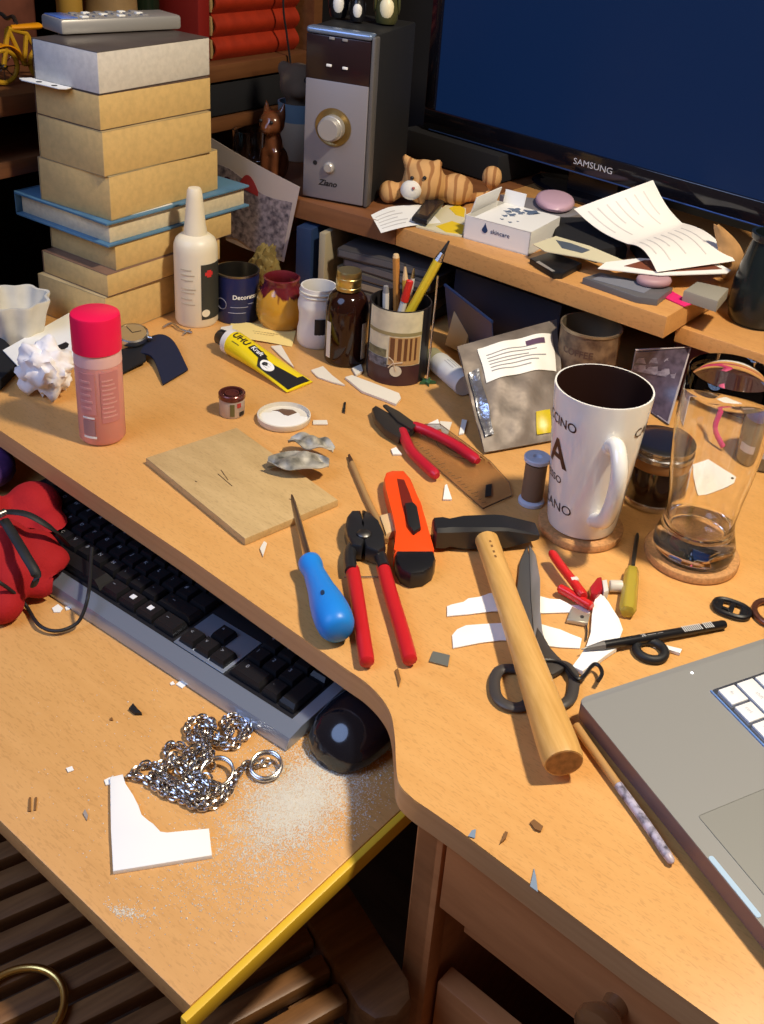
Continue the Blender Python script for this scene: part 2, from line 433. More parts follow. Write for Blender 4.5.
# raised shelf
SZ = 0.885; ST = 0.027
a = P(667, 317, SZ); b_ = P(397, 226, SZ); c_ = P(286, 196, SZ)
su = (a-b_).normalized(); sv = Vector((-su.y, su.x, 0))
lu = (c_-b_).normalized()
c2 = c_+lu*0.155
pts = [a, b_, b_+sv*0.42, a+sv*0.40]
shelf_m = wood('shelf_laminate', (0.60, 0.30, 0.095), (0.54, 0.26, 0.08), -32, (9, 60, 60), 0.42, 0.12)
mb = MB(); mb.prism([(q.x, q.y) for q in pts], SZ-ST, SZ, None, 0, 0.0015, 1); mb.build('monitor_shelf', [shelf_m, shelf_m], desk, 30)
b2 = b_+lu*0.0012; pts = [b2, c_, c2, c2+bw*0.40, b_+sv*0.42+lu*0.0012]
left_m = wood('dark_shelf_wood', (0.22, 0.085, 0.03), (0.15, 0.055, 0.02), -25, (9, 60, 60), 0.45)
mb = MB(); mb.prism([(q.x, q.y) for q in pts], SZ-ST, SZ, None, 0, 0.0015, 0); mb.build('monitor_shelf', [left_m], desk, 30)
S2 = SZ-0.030
q0 = P(692, 331, S2); q1 = P(762, 354, S2)
wu = (q1-q0).normalized(); wv = Vector((-wu.y, wu.x, 0))
g0 = q0-wu*0.02; g1 = q0+wu*0.42
mb = MB(); mb.prism([(q.x, q.y) for q in (g0, g1, g1+wv*0.26, g0+wv*0.26)], S2-0.020, S2, None, 0, 0.0015); mb.build('side_shelf', [shelf_m], desk, 30)
mb = MB()
fs = frame(Z3(g0, 0), wu); mb.box((0.40, 0.14, (DZ+S2-0.020)/2), (0.018, 0.22, S2-0.020-DZ), fs); mb.build('shelf_support', beech_dark, desk)
mb = MB(); fs2 = frame(Z3(a, 0), su); mb.box((-0.20, 0.30, (DZ+SZ-ST)/2), (0.36, 0.016, SZ-ST-DZ), fs2); mb.build('shelf_support', black_matte, desk)
mb = MB(); fs3 = frame(Z3(c2, 0), -lu); mb.box((0.012, 0.22, (DZ+SZ-ST)/2), (0.018, 0.20, SZ-ST-DZ), fs3); mb.build('shelf_support', beech_dark, desk)

# ============================================================ book-case in the left corner
def bp(x, y): return PV(x, y, bq, BA)
h1 = bp(0, 97); h1b = bp(0, 118); k1 = bp(222, 62)
zt1 = (h1.z); th1 = max(0.018, abs(h1.z-h1b.z))
h2 = bp(0, 163); h2b = bp(0, 180)
case = thing('bookcase', 'old brown wooden bookcase in the dark left corner behind the paperback stack', 'bookcase', Z3(bq, 0))
org = Z3(bq, 0); fb = frame(org, bw)
sx0 = (h1-bq).dot(bw)-0.22; sx1 = (bp(312, 70)-bq).dot(bw)
sx1 = min(sx1, 1.2)
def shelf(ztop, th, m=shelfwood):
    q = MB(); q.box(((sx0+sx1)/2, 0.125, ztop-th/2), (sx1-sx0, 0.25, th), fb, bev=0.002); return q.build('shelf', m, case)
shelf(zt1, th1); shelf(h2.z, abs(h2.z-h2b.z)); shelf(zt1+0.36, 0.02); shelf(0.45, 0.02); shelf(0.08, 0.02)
mb = MB(); mb.box(((sx0+sx1)/2, 0.256, 0.9), (sx1-sx0+0.04, 0.012, 1.8), fb); mb.build('back_panel', black_matte, case)
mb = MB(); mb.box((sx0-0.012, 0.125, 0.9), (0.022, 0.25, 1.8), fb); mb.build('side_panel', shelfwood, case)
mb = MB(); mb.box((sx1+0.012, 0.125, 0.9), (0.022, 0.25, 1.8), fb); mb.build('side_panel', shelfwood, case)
print('BOOKCASE', zt1, th1, h2.z, sx0, sx1)

# ============================================================ things standing at the back of the desk
def face(c):                      # angle (radians) at which a thing at c faces the viewer
    return math.atan2(EYE.y-c.y, EYE.x-c.x)
def patch(mb, c, r, a0, a1, z0, z1, mi=0, n=14, nz=1):
    """thin label on a cylinder round c"""
    return mb.sheet(lambda u, v: Vector((c.x+r*math.cos(a0+(a1-a0)*u), c.y+r*math.sin(a0+(a1-a0)*u), c.z+z0+(z1-z0)*v)), n, nz, 0.0003, mi)
def cyl_place(c, r, a0, z0, tilt=0.0):
    def f(x, y): 
        a = a0+x/r
        return Vector((c.x+r*math.cos(a), c.y+r*math.sin(a), c.z+z0+y+x*tilt))
    return f
def at(c): return Matrix.Translation(c)

# ---- stack of books
tops = [0.055, 0.085, 0.119, 0.150, 0.205, 0.259, 0.301, 0.349]
bpx = [((105, 298), (172, 265), (28, 266)), ((107, 275), (172, 246), (28, 246)), ((115, 245), (235, 212), (33, 220)),
       ((107, 223), (245, 185), (16, 190)), ((109, 177), (220, 150), (29, 156)), ((102, 132), (210, 112), (34, 114)),
       ((98.6, 95), (210, 77), (30, 79)), ((97, 52), (210, 34), (28, 38))]
blab = ['thick yellowed paperback at the very bottom of the book stack', 'thin yellowed paperback second from the bottom of the book stack',
        'yellowed paperback directly under the blue hardcover', 'blue hardcover book jutting out of the middle of the paperback stack',
        'yellowed paperback lying directly on the blue hardcover', 'yellowed paperback third from the top of the stack',
        'yellowed paperback under the pale top book with a white strip above it', 'pale grey-white paged paperback on top of the stack under the remote']
whitepages = mat('pale_page_edges', (0.66, 0.62, 0.55), 0.8, noise=0.12, nscale=140, bump=0.12, bscale=400)
hardpages = mat('cream_page_edges', (0.70, 0.60, 0.40), 0.8, noise=0.14, nscale=160)
bluecover = mat('blue_book_cloth', (0.10, 0.23, 0.36), 0.4, noise=0.4, nscale=14)
covers = [mat('paperback_cover', q, 0.4, noise=0.3, nscale=20) for q in ((0.55, 0.42, 0.22), (0.25, 0.14, 0.09), (0.5, 0.36, 0.18), (0.1, 0.2, 0.3), (0.45, 0.36, 0.2), (0.5, 0.37, 0.18), (0.12, 0.07, 0.05), (0.10, 0.08, 0.07))]
angs = [63, 61, 61, 61, 64, 62, 63, 65]
zb = DZ
for i in range(8):
    zt_ = DZ+tops[i]; (c0, r0, l0) = bpx[i]
    c, r_, l_ = P(*c0, zt_), P(*r0, zt_), P(*l0, zt_)
    lr = (0.195, 0.195, (r_-c).length, 0.245, (r_-c).length, 0.18, 0.185, 0.19)[i]
    ll = ((l_-c).length if i != 3 else 0.165)
    ll = min(ll, 0.118) if i != 3 else ll
    fb_ = frame(Z3(c, 0), dirv(angs[i]))
    t = thing('book', blab[i], 'book', Z3(c, zb+0.0002), 'books in the stack on the desk')
    h = zt_-zb-0.0004; ct = 0.0028 if i == 3 else 0.0009; z_ = zb+0.0002
    ov = 0.004 if i == 3 else 0.0
    mb = MB(); mb.box((lr/2+ov/2, ll/2+ov/2, z_+h/2), (lr-ov*2+ (0 if i == 3 else 0.0), ll-ov, h-2*ct), fb_, bev=0.0006)
    mb.build('page_block', whitepages if i == 7 else (hardpages if i == 3 else cream), t)
    cm = bluecover if i == 3 else covers[i]
    for zc in (z_+ct/2, z_+h-ct/2):
        mb = MB(); mb.box((lr/2, ll/2, zc), (lr+(0.004 if i == 3 else 0), ll+(0.004 if i == 3 else 0), ct), fb_, bev=0.0004); mb.build('cover', cm, t)
    mb = MB(); mb.box((lr/2, ll+ov+0.0006+0.0005, z_+h/2), (lr, 0.0011, h), fb_); mb.build('spine', cm, t)
    if i == 3:
        mb = MB(); mb.box((0.075, 0.012, z_+h+0.0002), (0.07, 0.017, 0.0004), fb_); mb.build('cover_print', white_p, t)
    zb = zt_
# white strip with two holes, tucked under the top book
q = [P(22, 68, DZ+0.3015), P(66, 81, DZ+0.3015)]
cb_ = P(97, 52, DZ+0.349); bu_ = dirv(65); bw2 = dirv(155)
fs_ = frame(Z3(cb_+bw2*0.108-bu_*0.0006, DZ+0.3012), -bw2, None)
mb = MB()
L_ = 0.066
sheet_pts = [(-0.006, -0.012), (0.004, -0.017), (L_*0.9, -0.015), (L_, -0.009), (L_*0.98, 0.0), (0.0, 0.0)]
mb.prism(sheet_pts, 0, 0.0010, fs_)
o = mb.build('bookmark_strip', white_p); tag(o, 'white card strip with two holes sticking out below the top book', 'bookmark')
mb = MB()
for k in (0.35, 0.72): mb = MB(); mb.lathe([(0, 0.0011), (0.0035, 0.0011), (0.0035, 0.0013), (0, 0.0013)], fs_ @ Matrix.Translation((L_*k, -0.009, 0)), 14); mb.build('punched_hole', ink, o, origin=o['_o'])
# remote control on the stack
rz = DZ+0.3495
a, b_ = P(62, 36, rz), P(182, 30, rz)
d_ = (b_-a).normalized(); fr_ = frame(a, d_); rl = (b_-a).length
t = thing('remote_control', 'silver grey remote control lying on top of the book stack', 'remote control', Z3(a, rz))
mb = MB(); mb.box((rl/2, 0.024, 0.0095), (rl, 0.048, 0.018), fr_, bev=0.004); mb.build('casing', silver_pl, t)
mb = MB(); mb.box((0.014, 0.024, 0.0188), (0.022, 0.038, 0.001), fr_, bev=0.0003); mb.build('display', mat('remote_blue_panel', (0.10, 0.2, 0.6), 0.15), t)
for k in range(6):
    for j in range(3):
        mb = MB(); mb.box((0.036+k*0.0165, 0.010+j*0.013, 0.0192), (0.009, 0.007, 0.002), fr_, bev=0.0006); mb.build('button', (greyink if (k+j) % 3 else white_p), t)

# ---- pink nail-polish-remover bottle
c = P(103, 436)
pinkliq = mat('pink_liquid_bottle', (0.80, 0.36, 0.33), 0.25, trans=0.15, ior=1.3, sss=0.2)
t = thing('bottle', 'small pink bottle with a bright red cap at the left desk edge', 'bottle', c)
mb = MB(); r = 0.0235
mb.lathe([(0, 0.0005), (r*0.9, 0.0005), (r, 0.004), (r, 0.092), (r*0.985, 0.098), (r*0.97, 0.106), (0, 0.107)], at(c), 40); mb.build('body', pinkliq, t)
mb = MB(); mb.lathe([(r*1.004, 0.090), (r*1.01, 0.092), (r*0.99, 0.1035), (r*0.96, 0.1037)], at(c), 40); mb.build('shoulder_band', mat('pale_pink_plastic', (0.80, 0.50, 0.48), 0.35), t)
mb = MB(); rc = 0.0243
mb.lathe([(rc, 0.1040), (rc, 0.140), (rc*0.97, 0.1425), (rc*0.9, 0.1435), (0, 0.1435)], at(c), 40)
mb.build('cap', mat('red_cap_plastic', (0.85, 0.008, 0.075), 0.38), t)
a0 = face(c)
mb = MB(); patch(mb, c, r+0.0004, a0-0.95, a0-0.2, 0.038, 0.085); mb.build('print_panel', mat('rose_print', (0.62, 0.26, 0.25), 0.4), t)
mb = MB(); patch(mb, c, r+0.0004, a0+0.02, a0+0.85, 0.028, 0.086); mb.build('print_panel', mat('rose_print_dark', (0.56, 0.22, 0.22), 0.4), t)
mb = MB()
for k in range(9): patch(mb, c, r+0.0007, a0+0.08, a0+0.72-0.08*(k % 3), 0.034+k*0.0052, 0.0357+k*0.0052, 0, 6)
for k in range(5): patch(mb, c, r+0.0007, a0-0.9, a0-0.4+0.06*(k % 2), 0.044+k*0.0075, 0.0465+k*0.0075, 0, 6)
mb.build('small_print', mat('pale_rose_ink', (0.66, 0.33, 0.31), 0.5), t)
mb = MB(); patch(mb, c, r+0.0005, a0-0.85, a0-0.25, 0.010, 0.0125); mb.build('printed_line', white_p, t)
mb = MB(); patch(mb, c, r+0.0005, a0-0.85, a0-0.3, 0.033, 0.0348); mb.build('printed_line', white_p, t)
mb = MB(); patch(mb, c, r+0.0005, a0-0.85, a0-0.3, 0.014, 0.031); mb.build('barcode_print', mat('grey_rose_print', (0.36, 0.2, 0.21), 0.5), t)

# ---- white spray bottle
c = P(197, 320)
ivory = mat('ivory_plastic', (0.80, 0.72, 0.54), 0.4)
t = thing('spray_bottle', 'tall ivory bottle with tapered nozzle cap beside the book stack', 'bottle', c)
r = 0.0278
mb = MB(); mb.lathe([(0, 0), (r*0.93, 0), (r, 0.004), (r, 0.100), (r*0.985, 0.108), (r*0.9, 0.115), (r*0.7, 0.120), (r*0.5, 0.122), (0, 0.122)], at(c), 40); mb.build('body', ivory, t)
mb = MB(); mb.lathe([(0.0145, 0.119), (0.0145, 0.128), (0.0132, 0.134), (0.0118, 0.152), (0.0100, 0.170), (0.0092, 0.178), (0.0075, 0.1815), (0, 0.182)], at(c), 28); mb.build('nozzle_cap', ivory, t)
a0 = face(c)
mb = MB(); patch(mb, c, r+0.0004, a0+0.22, a0+1.5, 0.012, 0.088); mb.build('dark_label', mat('dark_olive_label', (0.035, 0.035, 0.028), 0.5), t)
mb = MB(); patch(mb, c, r+0.0008, a0+0.40, a0+0.80, 0.073, 0.0775, n=6); patch(mb, c, r+0.0008, a0+0.5, a0+0.72, 0.0705, 0.080, n=6); mb.build('red_mark', mat('red_print', (0.6, 0.03, 0.03), 0.5), t)
mb = MB()
for k in range(10):
    aa = [(a0+0.42+0.2*math.cos(2*PI*j/14), 0.021+0.0052*math.sin(2*PI*j/14)) for j in range(14)]
    break
vs_ = [Vector((c.x+(r+0.0009)*math.cos(u), c.y+(r+0.0009)*math.sin(u), c.z+v)) for u, v in aa]
mb.loft([vs_, [q+(q-Z3(c, q.z)).normalized()*0.0002 for q in vs_]]); mb.build('round_seal', ivory, t)
mb = MB()
for k, (w, zz) in enumerate([(0.5, 0.080), (0.62, 0.073), (0.55, 0.066), (0.66, 0.054), (0.6, 0.049), (0.5, 0.040), (0.62, 0.033)]):
    patch(mb, c, r+0.0005, a0-0.75, a0-0.75+w*1.1, zz, zz+0.0012, n=8)
mb.build('small_print', mat('beige_print', (0.55, 0.47, 0.33), 0.6), t)

# ---- navy tin
c = P(237, 316); r = 0.0292; h = 0.068
navy = mat('navy_tin_print', (0.012, 0.018, 0.085), 0.35)
t = thing('tin', 'open dark blue tin with a bare metal rim', 'tin', c)
mb = MB(); mb.lathe([(0, 0), (r*0.97, 0), (r, 0.0015), (r, h-0.003)], at(c), 40)
mb.build('body', navy, t)
mb = MB(); mb.lathe([(r, h-0.003), (r*1.02, h-0.0025), (r*1.02, h), (r*0.96, h), (r*0.95, h-0.004), (r*0.95, 0.004), (0, 0.003)], at(c), 40); mb.build('rim', mat('tin_metal', (0.30, 0.28, 0.25), 0.3, 1.0), t)
a0 = face(c)
mb = MB(); mb.text('Decorator', 0.0085, cyl_place(c, r+0.0004, a0+0.42, h*0.57), bold=0.02); mb.build('lettering', white_p, t)
mb = MB(); patch(mb, c, r+0.0004, a0-0.30, a0+0.50, h*0.36, h*0.37, n=10); patch(mb, c, r+0.0004, a0-0.4, a0+0.40, h*0.24, h*0.252, n=10); patch(mb, c, r+0.0004, a0+0.5, a0+0.8, h*0.42, h*0.43, n=6)
mb.build('small_print', mat('silver_print', (0.35, 0.35, 0.45), 0.4), t)
mb = MB(); mb.tube([Vector((c.x+(r+0.0004)*math.cos(a0-0.75+0.26*math.cos(q)), c.y+(r+0.0004)*math.sin(a0-0.75+0.26*math.cos(q)), c.z+h*0.4+0.0075*math.sin(q))) for q in [2*PI*k/20 for k in range(20)]], 0.0006, 6, closed=True)
mb.build('ring_print', mat('silver_print_dim', (0.2, 0.2, 0.26), 0.4), t)

# ---- glazed pot, yellow with a dripping maroon top
def glaze():
    m = bpy.data.materials.new('dripping_glaze'); m.use_nodes = True; nt = m.node_tree; b = nt.nodes['Principled BSDF']
    b.inputs['Roughness'].default_value = 0.16; b.inputs['Coat Weight'].default_value = 0.6
    tc = nt.nodes.new('ShaderNodeTexCoord'); sp = nt.nodes.new('ShaderNodeSeparateXYZ')
    n = nt.nodes.new('ShaderNodeTexNoise'); n.inputs['Scale'].default_value = 75; n.inputs['Detail'].default_value = 2
    mp = nt.nodes.new('ShaderNodeMapping'); mp.inputs['Scale'].default_value = (1, 1, 0.15)
    ma = nt.nodes.new('ShaderNodeMath'); ma.operation = 'MULTIPLY_ADD'; ma.inputs[1].default_value = 0.045
    r = nt.nodes.new('ShaderNodeValToRGB'); rr = nt.nodes.new('ShaderNodeMapRange'); rr.inputs['From Min'].default_value = 0.0; rr.inputs['From Max'].default_value = 0.11
    nt.links.new(tc.outputs['Object'], mp.inputs['Vector']); nt.links.new(mp.outputs['Vector'], n.inputs['Vector'])
    nt.links.new(tc.outputs['Object'], sp.inputs['Vector']); nt.links.new(n.outputs['Fac'], ma.inputs[0]); nt.links.new(sp.outputs['Z'], ma.inputs[2])
    nt.links.new(ma.outputs[0], rr.inputs['Value']); nt.links.new(rr.outputs['Result'], r.inputs['Fac'])
    e = r.color_ramp.elements; e[0].position = 0.0; e[0].color = (0.52, 0.24, 0.02, 1); e[1].position = 0.635; e[1].color = (0.58, 0.29, 0.03, 1)
    k = e.new(0.67); k.color = (0.11, 0.008, 0.012, 1); k = e.new(1.0); k.color = (0.17, 0.02, 0.03, 1)
    nt.links.new(r.outputs['Color'], b.inputs['Base Color']); return m
c = P(281, 324); r = 0.0335
mb = MB()
prof = [(0, 0), (r*0.72, 0), (r*0.85, 0.003), (r*0.98, 0.016), (r, 0.028), (r*0.96, 0.040), (r*0.84, 0.051), (r*0.72, 0.057), (r*0.68, 0.062), (r*0.72, 0.068), (r*0.66, 0.069), (r*0.60, 0.063), (r*0.62, 0.057), (r*0.7, 0.048), (r*0.88, 0.03), (r*0.8, 0.008), (0, 0.006)]
mb.lathe(prof, at(c), 40)
t = mb.build('glazed_pot', glaze(), smooth=60); tag(t, 'round yellow ceramic pot with dripping maroon glaze round its mouth', 'pot')
# ---- dried yellow-green crumpled leaf behind it (built below with crumple())
LEAF_C = P(264, 293)+Vector((-0.004, 0.018, 0.0003))

# ---- white jar with black label
c = P(317, 342); r = 0.0262; h = 0.080
t = thing('jar', 'milky white empty jar with black label patch beside the brown bottle', 'jar', c)
mb = MB(); mb.lathe([(0, 0), (r*0.9, 0), (r, 0.004), (r, 0.020), (r*0.93, 0.030), (r*0.93, 0.042), (r, 0.052), (r, 0.058), (r*0.9, 0.066), (r*0.88, h), (r*0.80, h), (r*0.80, 0.066), (r*0.9, 0.056), (r*0.85, 0.040), (r*0.88, 0.01), (0, 0.006)], at(c), 36)
mb.build('body', mat('milky_jar_plastic', (0.72, 0.69, 0.64), 0.3), t)
mb = MB(); mb.torus(at(c+Vector((0, 0, h-0.006))), r*0.905, 0.0012, 36); mb.torus(at(c+Vector((0, 0, h-0.011))), r*0.905, 0.0010, 36); mb.build('screw_thread', mat('jar_thread', (0.66, 0.62, 0.52), 0.35), t)
a0 = face(c); mb = MB(); patch(mb, c, r*0.95+0.0009, a0-0.15, a0+0.75, 0.018, 0.043); mb.build('label', ink, t)

# ---- brown medicine bottle
c = P(345, 359); r = 0.0272
amber = mat('amber_glass', (0.018, 0.005, 0.003), 0.10, spec=0.5)
t = thing('medicine_bottle', 'dark brown glass bottle with gold screw cap', 'bottle', c)
mb = MB(); mb.lathe([(0, 0.001), (r*0.88, 0), (r*0.97, 0.002), (r, 0.006), (r, 0.070), (r*0.97, 0.078), (r*0.86, 0.087), (r*0.66, 0.093), (r*0.48, 0.0955), (r*0.46, 0.1), (0, 0.1)], at(c), 40); mb.build('body', amber, t)
mb = MB(); rc = 0.0155
mb.lathe([(rc, 0.0965), (rc*1.03, 0.097), (rc*1.03, 0.101), (rc, 0.1015), (rc, 0.105), (rc*1.02, 0.1055), (rc*1.02, 0.1125), (rc*0.99, 0.113), (rc*0.99, 0.1185), (rc*0.93, 0.121), (0, 0.1213)], at(c), 36)
mb.build('cap', gold_cap, t)
a0 = face(c)
for s_ in (-1, 1):
    mb = MB(); patch(mb, c, r+0.0004, a0+s_*0.92-0.14, a0+s_*0.92+0.14, 0.010, 0.058); mb.build('label_strip', mat('label_edge_paper', (0.74, 0.68, 0.55), 0.7), t)

# ---- pen can
c = P(396, 372); r = 0.0378; h = 0.098; can_c = c
t = thing('pen_can', 'dark round tin with an old street picture holding pens and pencils', 'tin', c)
mb = MB(); mb.lathe([(0, 0), (r*0.98, 0), (r, 0.0015), (r, h), (r*0.96, h), (r*0.96, 0.003), (0, 0.003)], at(c), 44); mb.build('body', mat('dark_tin', (0.018, 0.016, 0.018), 0.4), t)
a0 = face(c)
pic = MB(); patch(pic, c, r+0.0004, a0-1.15, a0+0.80, 0.024, h-0.001, n=22); pb = pic.build('picture', mat('picture_cream', (0.74, 0.68, 0.46), 0.45, noise=0.25, nscale=45), t)
def on_can(name, a_, b_, z0, z1, m, rr=0.0008):
    q = MB(); patch(q, c, r+rr, a0+a_, a0+b_, z0, z1, n=8); return q.build(name, m, pb)
on_can('eave_band', -1.15, 0.80, 0.066, 0.0705, mat('picture_olive', (0.30, 0.25, 0.11), 0.5))
on_can('street_ground', -1.15, 0.80, 0.0, 0.027, mat('picture_plum', (0.055, 0.020, 0.022), 0.4), 0.0007)
pbrown = mat('picture_brown', (0.14, 0.055, 0.02), 0.5); ptan = mat('picture_tan', (0.5, 0.30, 0.12), 0.5)
on_can('shop_front', -0.28, 0.76, 0.028, 0.0645, ptan)
for a_, b_ in ((-0.24, -0.10), (0.0, 0.12), (0.2, 0.3), (0.38, 0.45), (0.55, 0.62)): on_can('window_picture', a_, b_, 0.034, 0.0635, pbrown, 0.0011)
on_can('hedge_picture', -1.1, -0.32, 0.024, 0.036, mat('picture_blue_grey', (0.17, 0.17, 0.20), 0.5, noise=0.8, nscale=200), 0.0011)
on_can('garden_picture', -1.1, -0.36, 0.037, 0.047, mat('picture_green', (0.22, 0.20, 0.10), 0.5, noise=0.5, nscale=150), 0.0011)
def can_disc(name, a_, z_, rad, m, rr):
    q = MB(); vs = [Vector((c.x+(r+rr)*math.cos(a0+a_+rad/r*math.cos(w)), c.y+(r+rr)*math.sin(a0+a_+rad/r*math.cos(w)), c.z+z_+rad*math.sin(w))) for w in [2*PI*k/20 for k in range(20)]]
    q.loft([vs, [v_+(v_-Z3(c, v_.z)).normalized()*0.0003 for v_ in vs]]); return q.build(name, m, pb)
can_disc('wheel_picture', -0.02, 0.020, 0.0072, mat('picture_pale', (0.62, 0.55, 0.40), 0.5), 0.0012)
q = MB(); q.tube([Vector((c.x+(r+0.0015)*math.cos(a0+u), c.y+(r+0.0015)*math.sin(a0+u), c.z+v)) for u, v in ((-0.02, 0.020), (-0.12, 0.034), (-0.26, 0.038))], 0.0008, 6); q.tube([Vector((c.x+(r+0.0015)*math.cos(a0+u), c.y+(r+0.0015)*math.sin(a0+u), c.z+v)) for u, v in ((-0.26, 0.024), (-0.12, 0.030), (0.18, 0.032))], 0.0008, 6); q.build('cycle_frame_picture', mat('picture_pale2', (0.55, 0.42, 0.28), 0.5), pb)

def pen(name, label, cat, base_off, top_px, rad, parts, depth=0.0):
    """a pen leaning in the can; parts: (name, t0, t1, r0, r1, material)"""
    b0 = can_c+Vector(base_off)
    tp = PV(top_px[0], top_px[1], can_c+Vector((0, depth, 0)), 0)
    t = thing(name, label, cat, b0)
    for (n_, t0, t1, r0, r1, m_) in parts:
        q = MB(); A_, B_ = b0.lerp(tp, t0), b0.lerp(tp, t1)
        q.tube([A_, B_], [r0, r1], 8); q.build(n_, m_, t)
    return t
py = mat('pencil_yellow_lacquer', (0.62, 0.36, 0.05), 0.4); pwood = mat('sharpened_wood', (0.68, 0.48, 0.25), 0.7); lead = mat('pencil_lead', (0.03, 0.03, 0.03), 0.4)
porange = mat('pencil_orange', (0.50, 0.22, 0.05), 0.45); yellow_pl = mat('yellow_plastic', (0.72, 0.52, 0.03), 0.35); pwhite = mat('white_pen_plastic', (0.7, 0.66, 0.6), 0.35)
pen('pencil', 'tan wooden pencil standing tallest at the back of the pen can', 'pencil', (0.0, 0.010, 0.006), (396, 254), 0.0037, [('shaft', 0, 0.97, 0.0042, 0.0042, porange), ('end_cap', 0.97, 1, 0.0042, 0.003, pwood)], 0.012)
pen('pencil', 'yellow pencil with sharpened tip pointing up in the pen can', 'pencil', (0.012, 0.004, 0.006), (405, 262), 0.0036, [('shaft', 0, 0.84, 0.0036, 0.0036, py), ('sharpened_tip', 0.84, 0.96, 0.0036, 0.0012, pwood), ('lead', 0.96, 1.0, 0.0012, 0.0003, lead)], 0.006)
pen('marker', 'red pen leaning between the pencils in the pen can', 'pen', (-0.014, -0.008, 0.006), (410, 281), 0.004, [('barrel', 0, 0.8, 0.0042, 0.0042, pwhite), ('cap', 0.78, 1, 0.0050, 0.0044, mat('red_pen_cap', (0.65, 0.03, 0.02), 0.3))], -0.006)
pen('pen', 'slim pale pen at the right inside the pen can', 'pen', (0.004, 0.014, 0.006), (414, 268), 0.003, [('barrel', 0, 0.9, 0.0028, 0.0028, pwhite), ('tip', 0.9, 1, 0.0028, 0.001, steel)], 0.014)
pen('pen', 'short grey-white pen stub at the left inside the pen can', 'pen', (-0.016, 0.010, 0.006), (386, 286), 0.003, [('barrel', 0, 0.92, 0.0040, 0.0040, pwhite), ('end_cap', 0.92, 1, 0.0040, 0.003, greyink)], 0.006)
pen('craft_knife', 'bright yellow craft tool with steel collar and dark tip leaning out of the can', 'knife', (-0.022, -0.012, 0.006), (449, 241), 0.005, [('handle', 0, 0.855, 0.0050, 0.0056, yellow_pl), ('collar', 0.855, 0.915, 0.0056, 0.0036, steel), ('tip', 0.915, 1, 0.0030, 0.0012, blacksteel)], -0.004)

# ---- thin metal rod with green foot
b0 = P(427, 383); tp = PV(438, 276, b0, 0)
t = thing('rod', 'thin metal rod standing on a small green foot beside the pen can', 'rod', b0)
mb = MB(); mb.tube([b0+Vector((0, 0, 0.003)), b0.lerp(tp, 0.5), tp], 0.0013, 8); mb.build('shaft', steel, t)
mb = MB(); gp_ = []
for k in range(10):
    rr = 0.011 if k % 2 == 0 else 0.004; gp_.append((rr*math.cos(k*PI/5), rr*math.sin(k*PI/5)))
mb.prism(gp_, 0.0003, 0.004, at(b0), bev=0.0005); mb.build('foot', mat('green_plastic', (0.03, 0.10, 0.04), 0.5), t)

# ---- white plastic tube lying down
a = P(437, 372)+Vector((0, 0, 0.0145)); b_ = P(464, 396)+Vector((0, 0, 0.0145)); d_ = (b_-a).normalized(); L_ = (b_-a).length
t = thing('glue_tube', 'white plastic tube lying beside the silver sachet', 'tube', Z3(a, DZ))
mb = MB(); mb.lathe([(0, 0), (0.011, 0), (0.0135, 0.002), (0.0142, 0.006), (0.0142, L_-0.003), (0.0135, L_), (0, L_)], axis(a, d_), 28); mb.build('body', mat('white_tube_plastic', (0.62, 0.62, 0.60), 0.4), t)
mb = MB(); mb.lathe([(0, -0.018), (0.0115, -0.018), (0.0125, -0.016), (0.0125, 0.0), (0.0, 0.0005)], axis(a, d_), 24); mb.build('cap', mat('olive_cap', (0.34, 0.33, 0.20), 0.5), t)
mb = MB()
upv = Vector((0, 0, 1)); sd = d_.cross(upv).normalized()
def tubetext(x, y):
    aa = y/0.0146; return a+d_*(L_*0.5+x)+(upv*math.cos(aa)+sd*-math.sin(aa))*0.0147
for k in range(3): mb.text('--------', 0.009, lambda x, y, k=k: tubetext(x, y-0.004+k*0.004))
mb.build('small_print', greyink, t)

# ---- clear silver sachet leaning up, white label, yellow tape
B0, B1 = P(484, 455)+Vector((0, 0, 0.0025)), P(566, 440)+Vector((0, 0, 0.0025)); T0, T1 = P(457, 347, DZ+0.075), P(556, 320, DZ+0.075)
nrm = ((B1-B0).cross(T0-B0)).normalized()
if nrm.z < 0: nrm = -nrm
t = thing('sachet', 'clear silver foil sachet with white label and yellow tape, leaning behind the mug', 'sachet', Z3((B0+B1)/2, DZ))
def sach(u, v, off=0.0):
    q = B0.lerp(B1, u).lerp(T0.lerp(T1, u), v)
    bul = 0.014*math.sin(PI*min(1, max(0, (u-0.06)/0.88)))**0.6*math.sin(PI*min(1, max(0, v)))**0.7 if 0.06 < u < 0.94 else 0
    return q+nrm*(bul+0.0022*math.sin(u*17+v*5)*math.sin(v*13)*(1 if 0.05 < v < 0.95 else 0)+off)
foil = mat('silver_sachet_foil', (0.28, 0.235, 0.20), 0.55, 0.45, noise=0.4, nscale=30, bump=0.5, bscale=60)
mb = MB(); mb.sheet(lambda u, v: sach(u, v, 0.001), 26, 26, 0.0012); mb.sheet(lambda u, v: B0.lerp(B1, u).lerp(T0.lerp(T1, u), v), 6, 6, 0.0012); mb.build('pouch', foil, t)
mb = MB(); mb.sheet(lambda u, v: sach(0.16+0.78*u, 0.57+0.34*v-0.03*u, 0.0030), 16, 10, 0.0004); lb = mb.build('label', white_p, t)
mb = MB()
for k in range(6): mb.sheet(lambda u, v, k=k: sach(0.22+(0.40+0.1*(k % 3))*u, 0.645+0.034*k+0.009*v-0.03*u, 0.0034), 12, 1, 0.0003)
mb.build('label_print', greyink, lb)
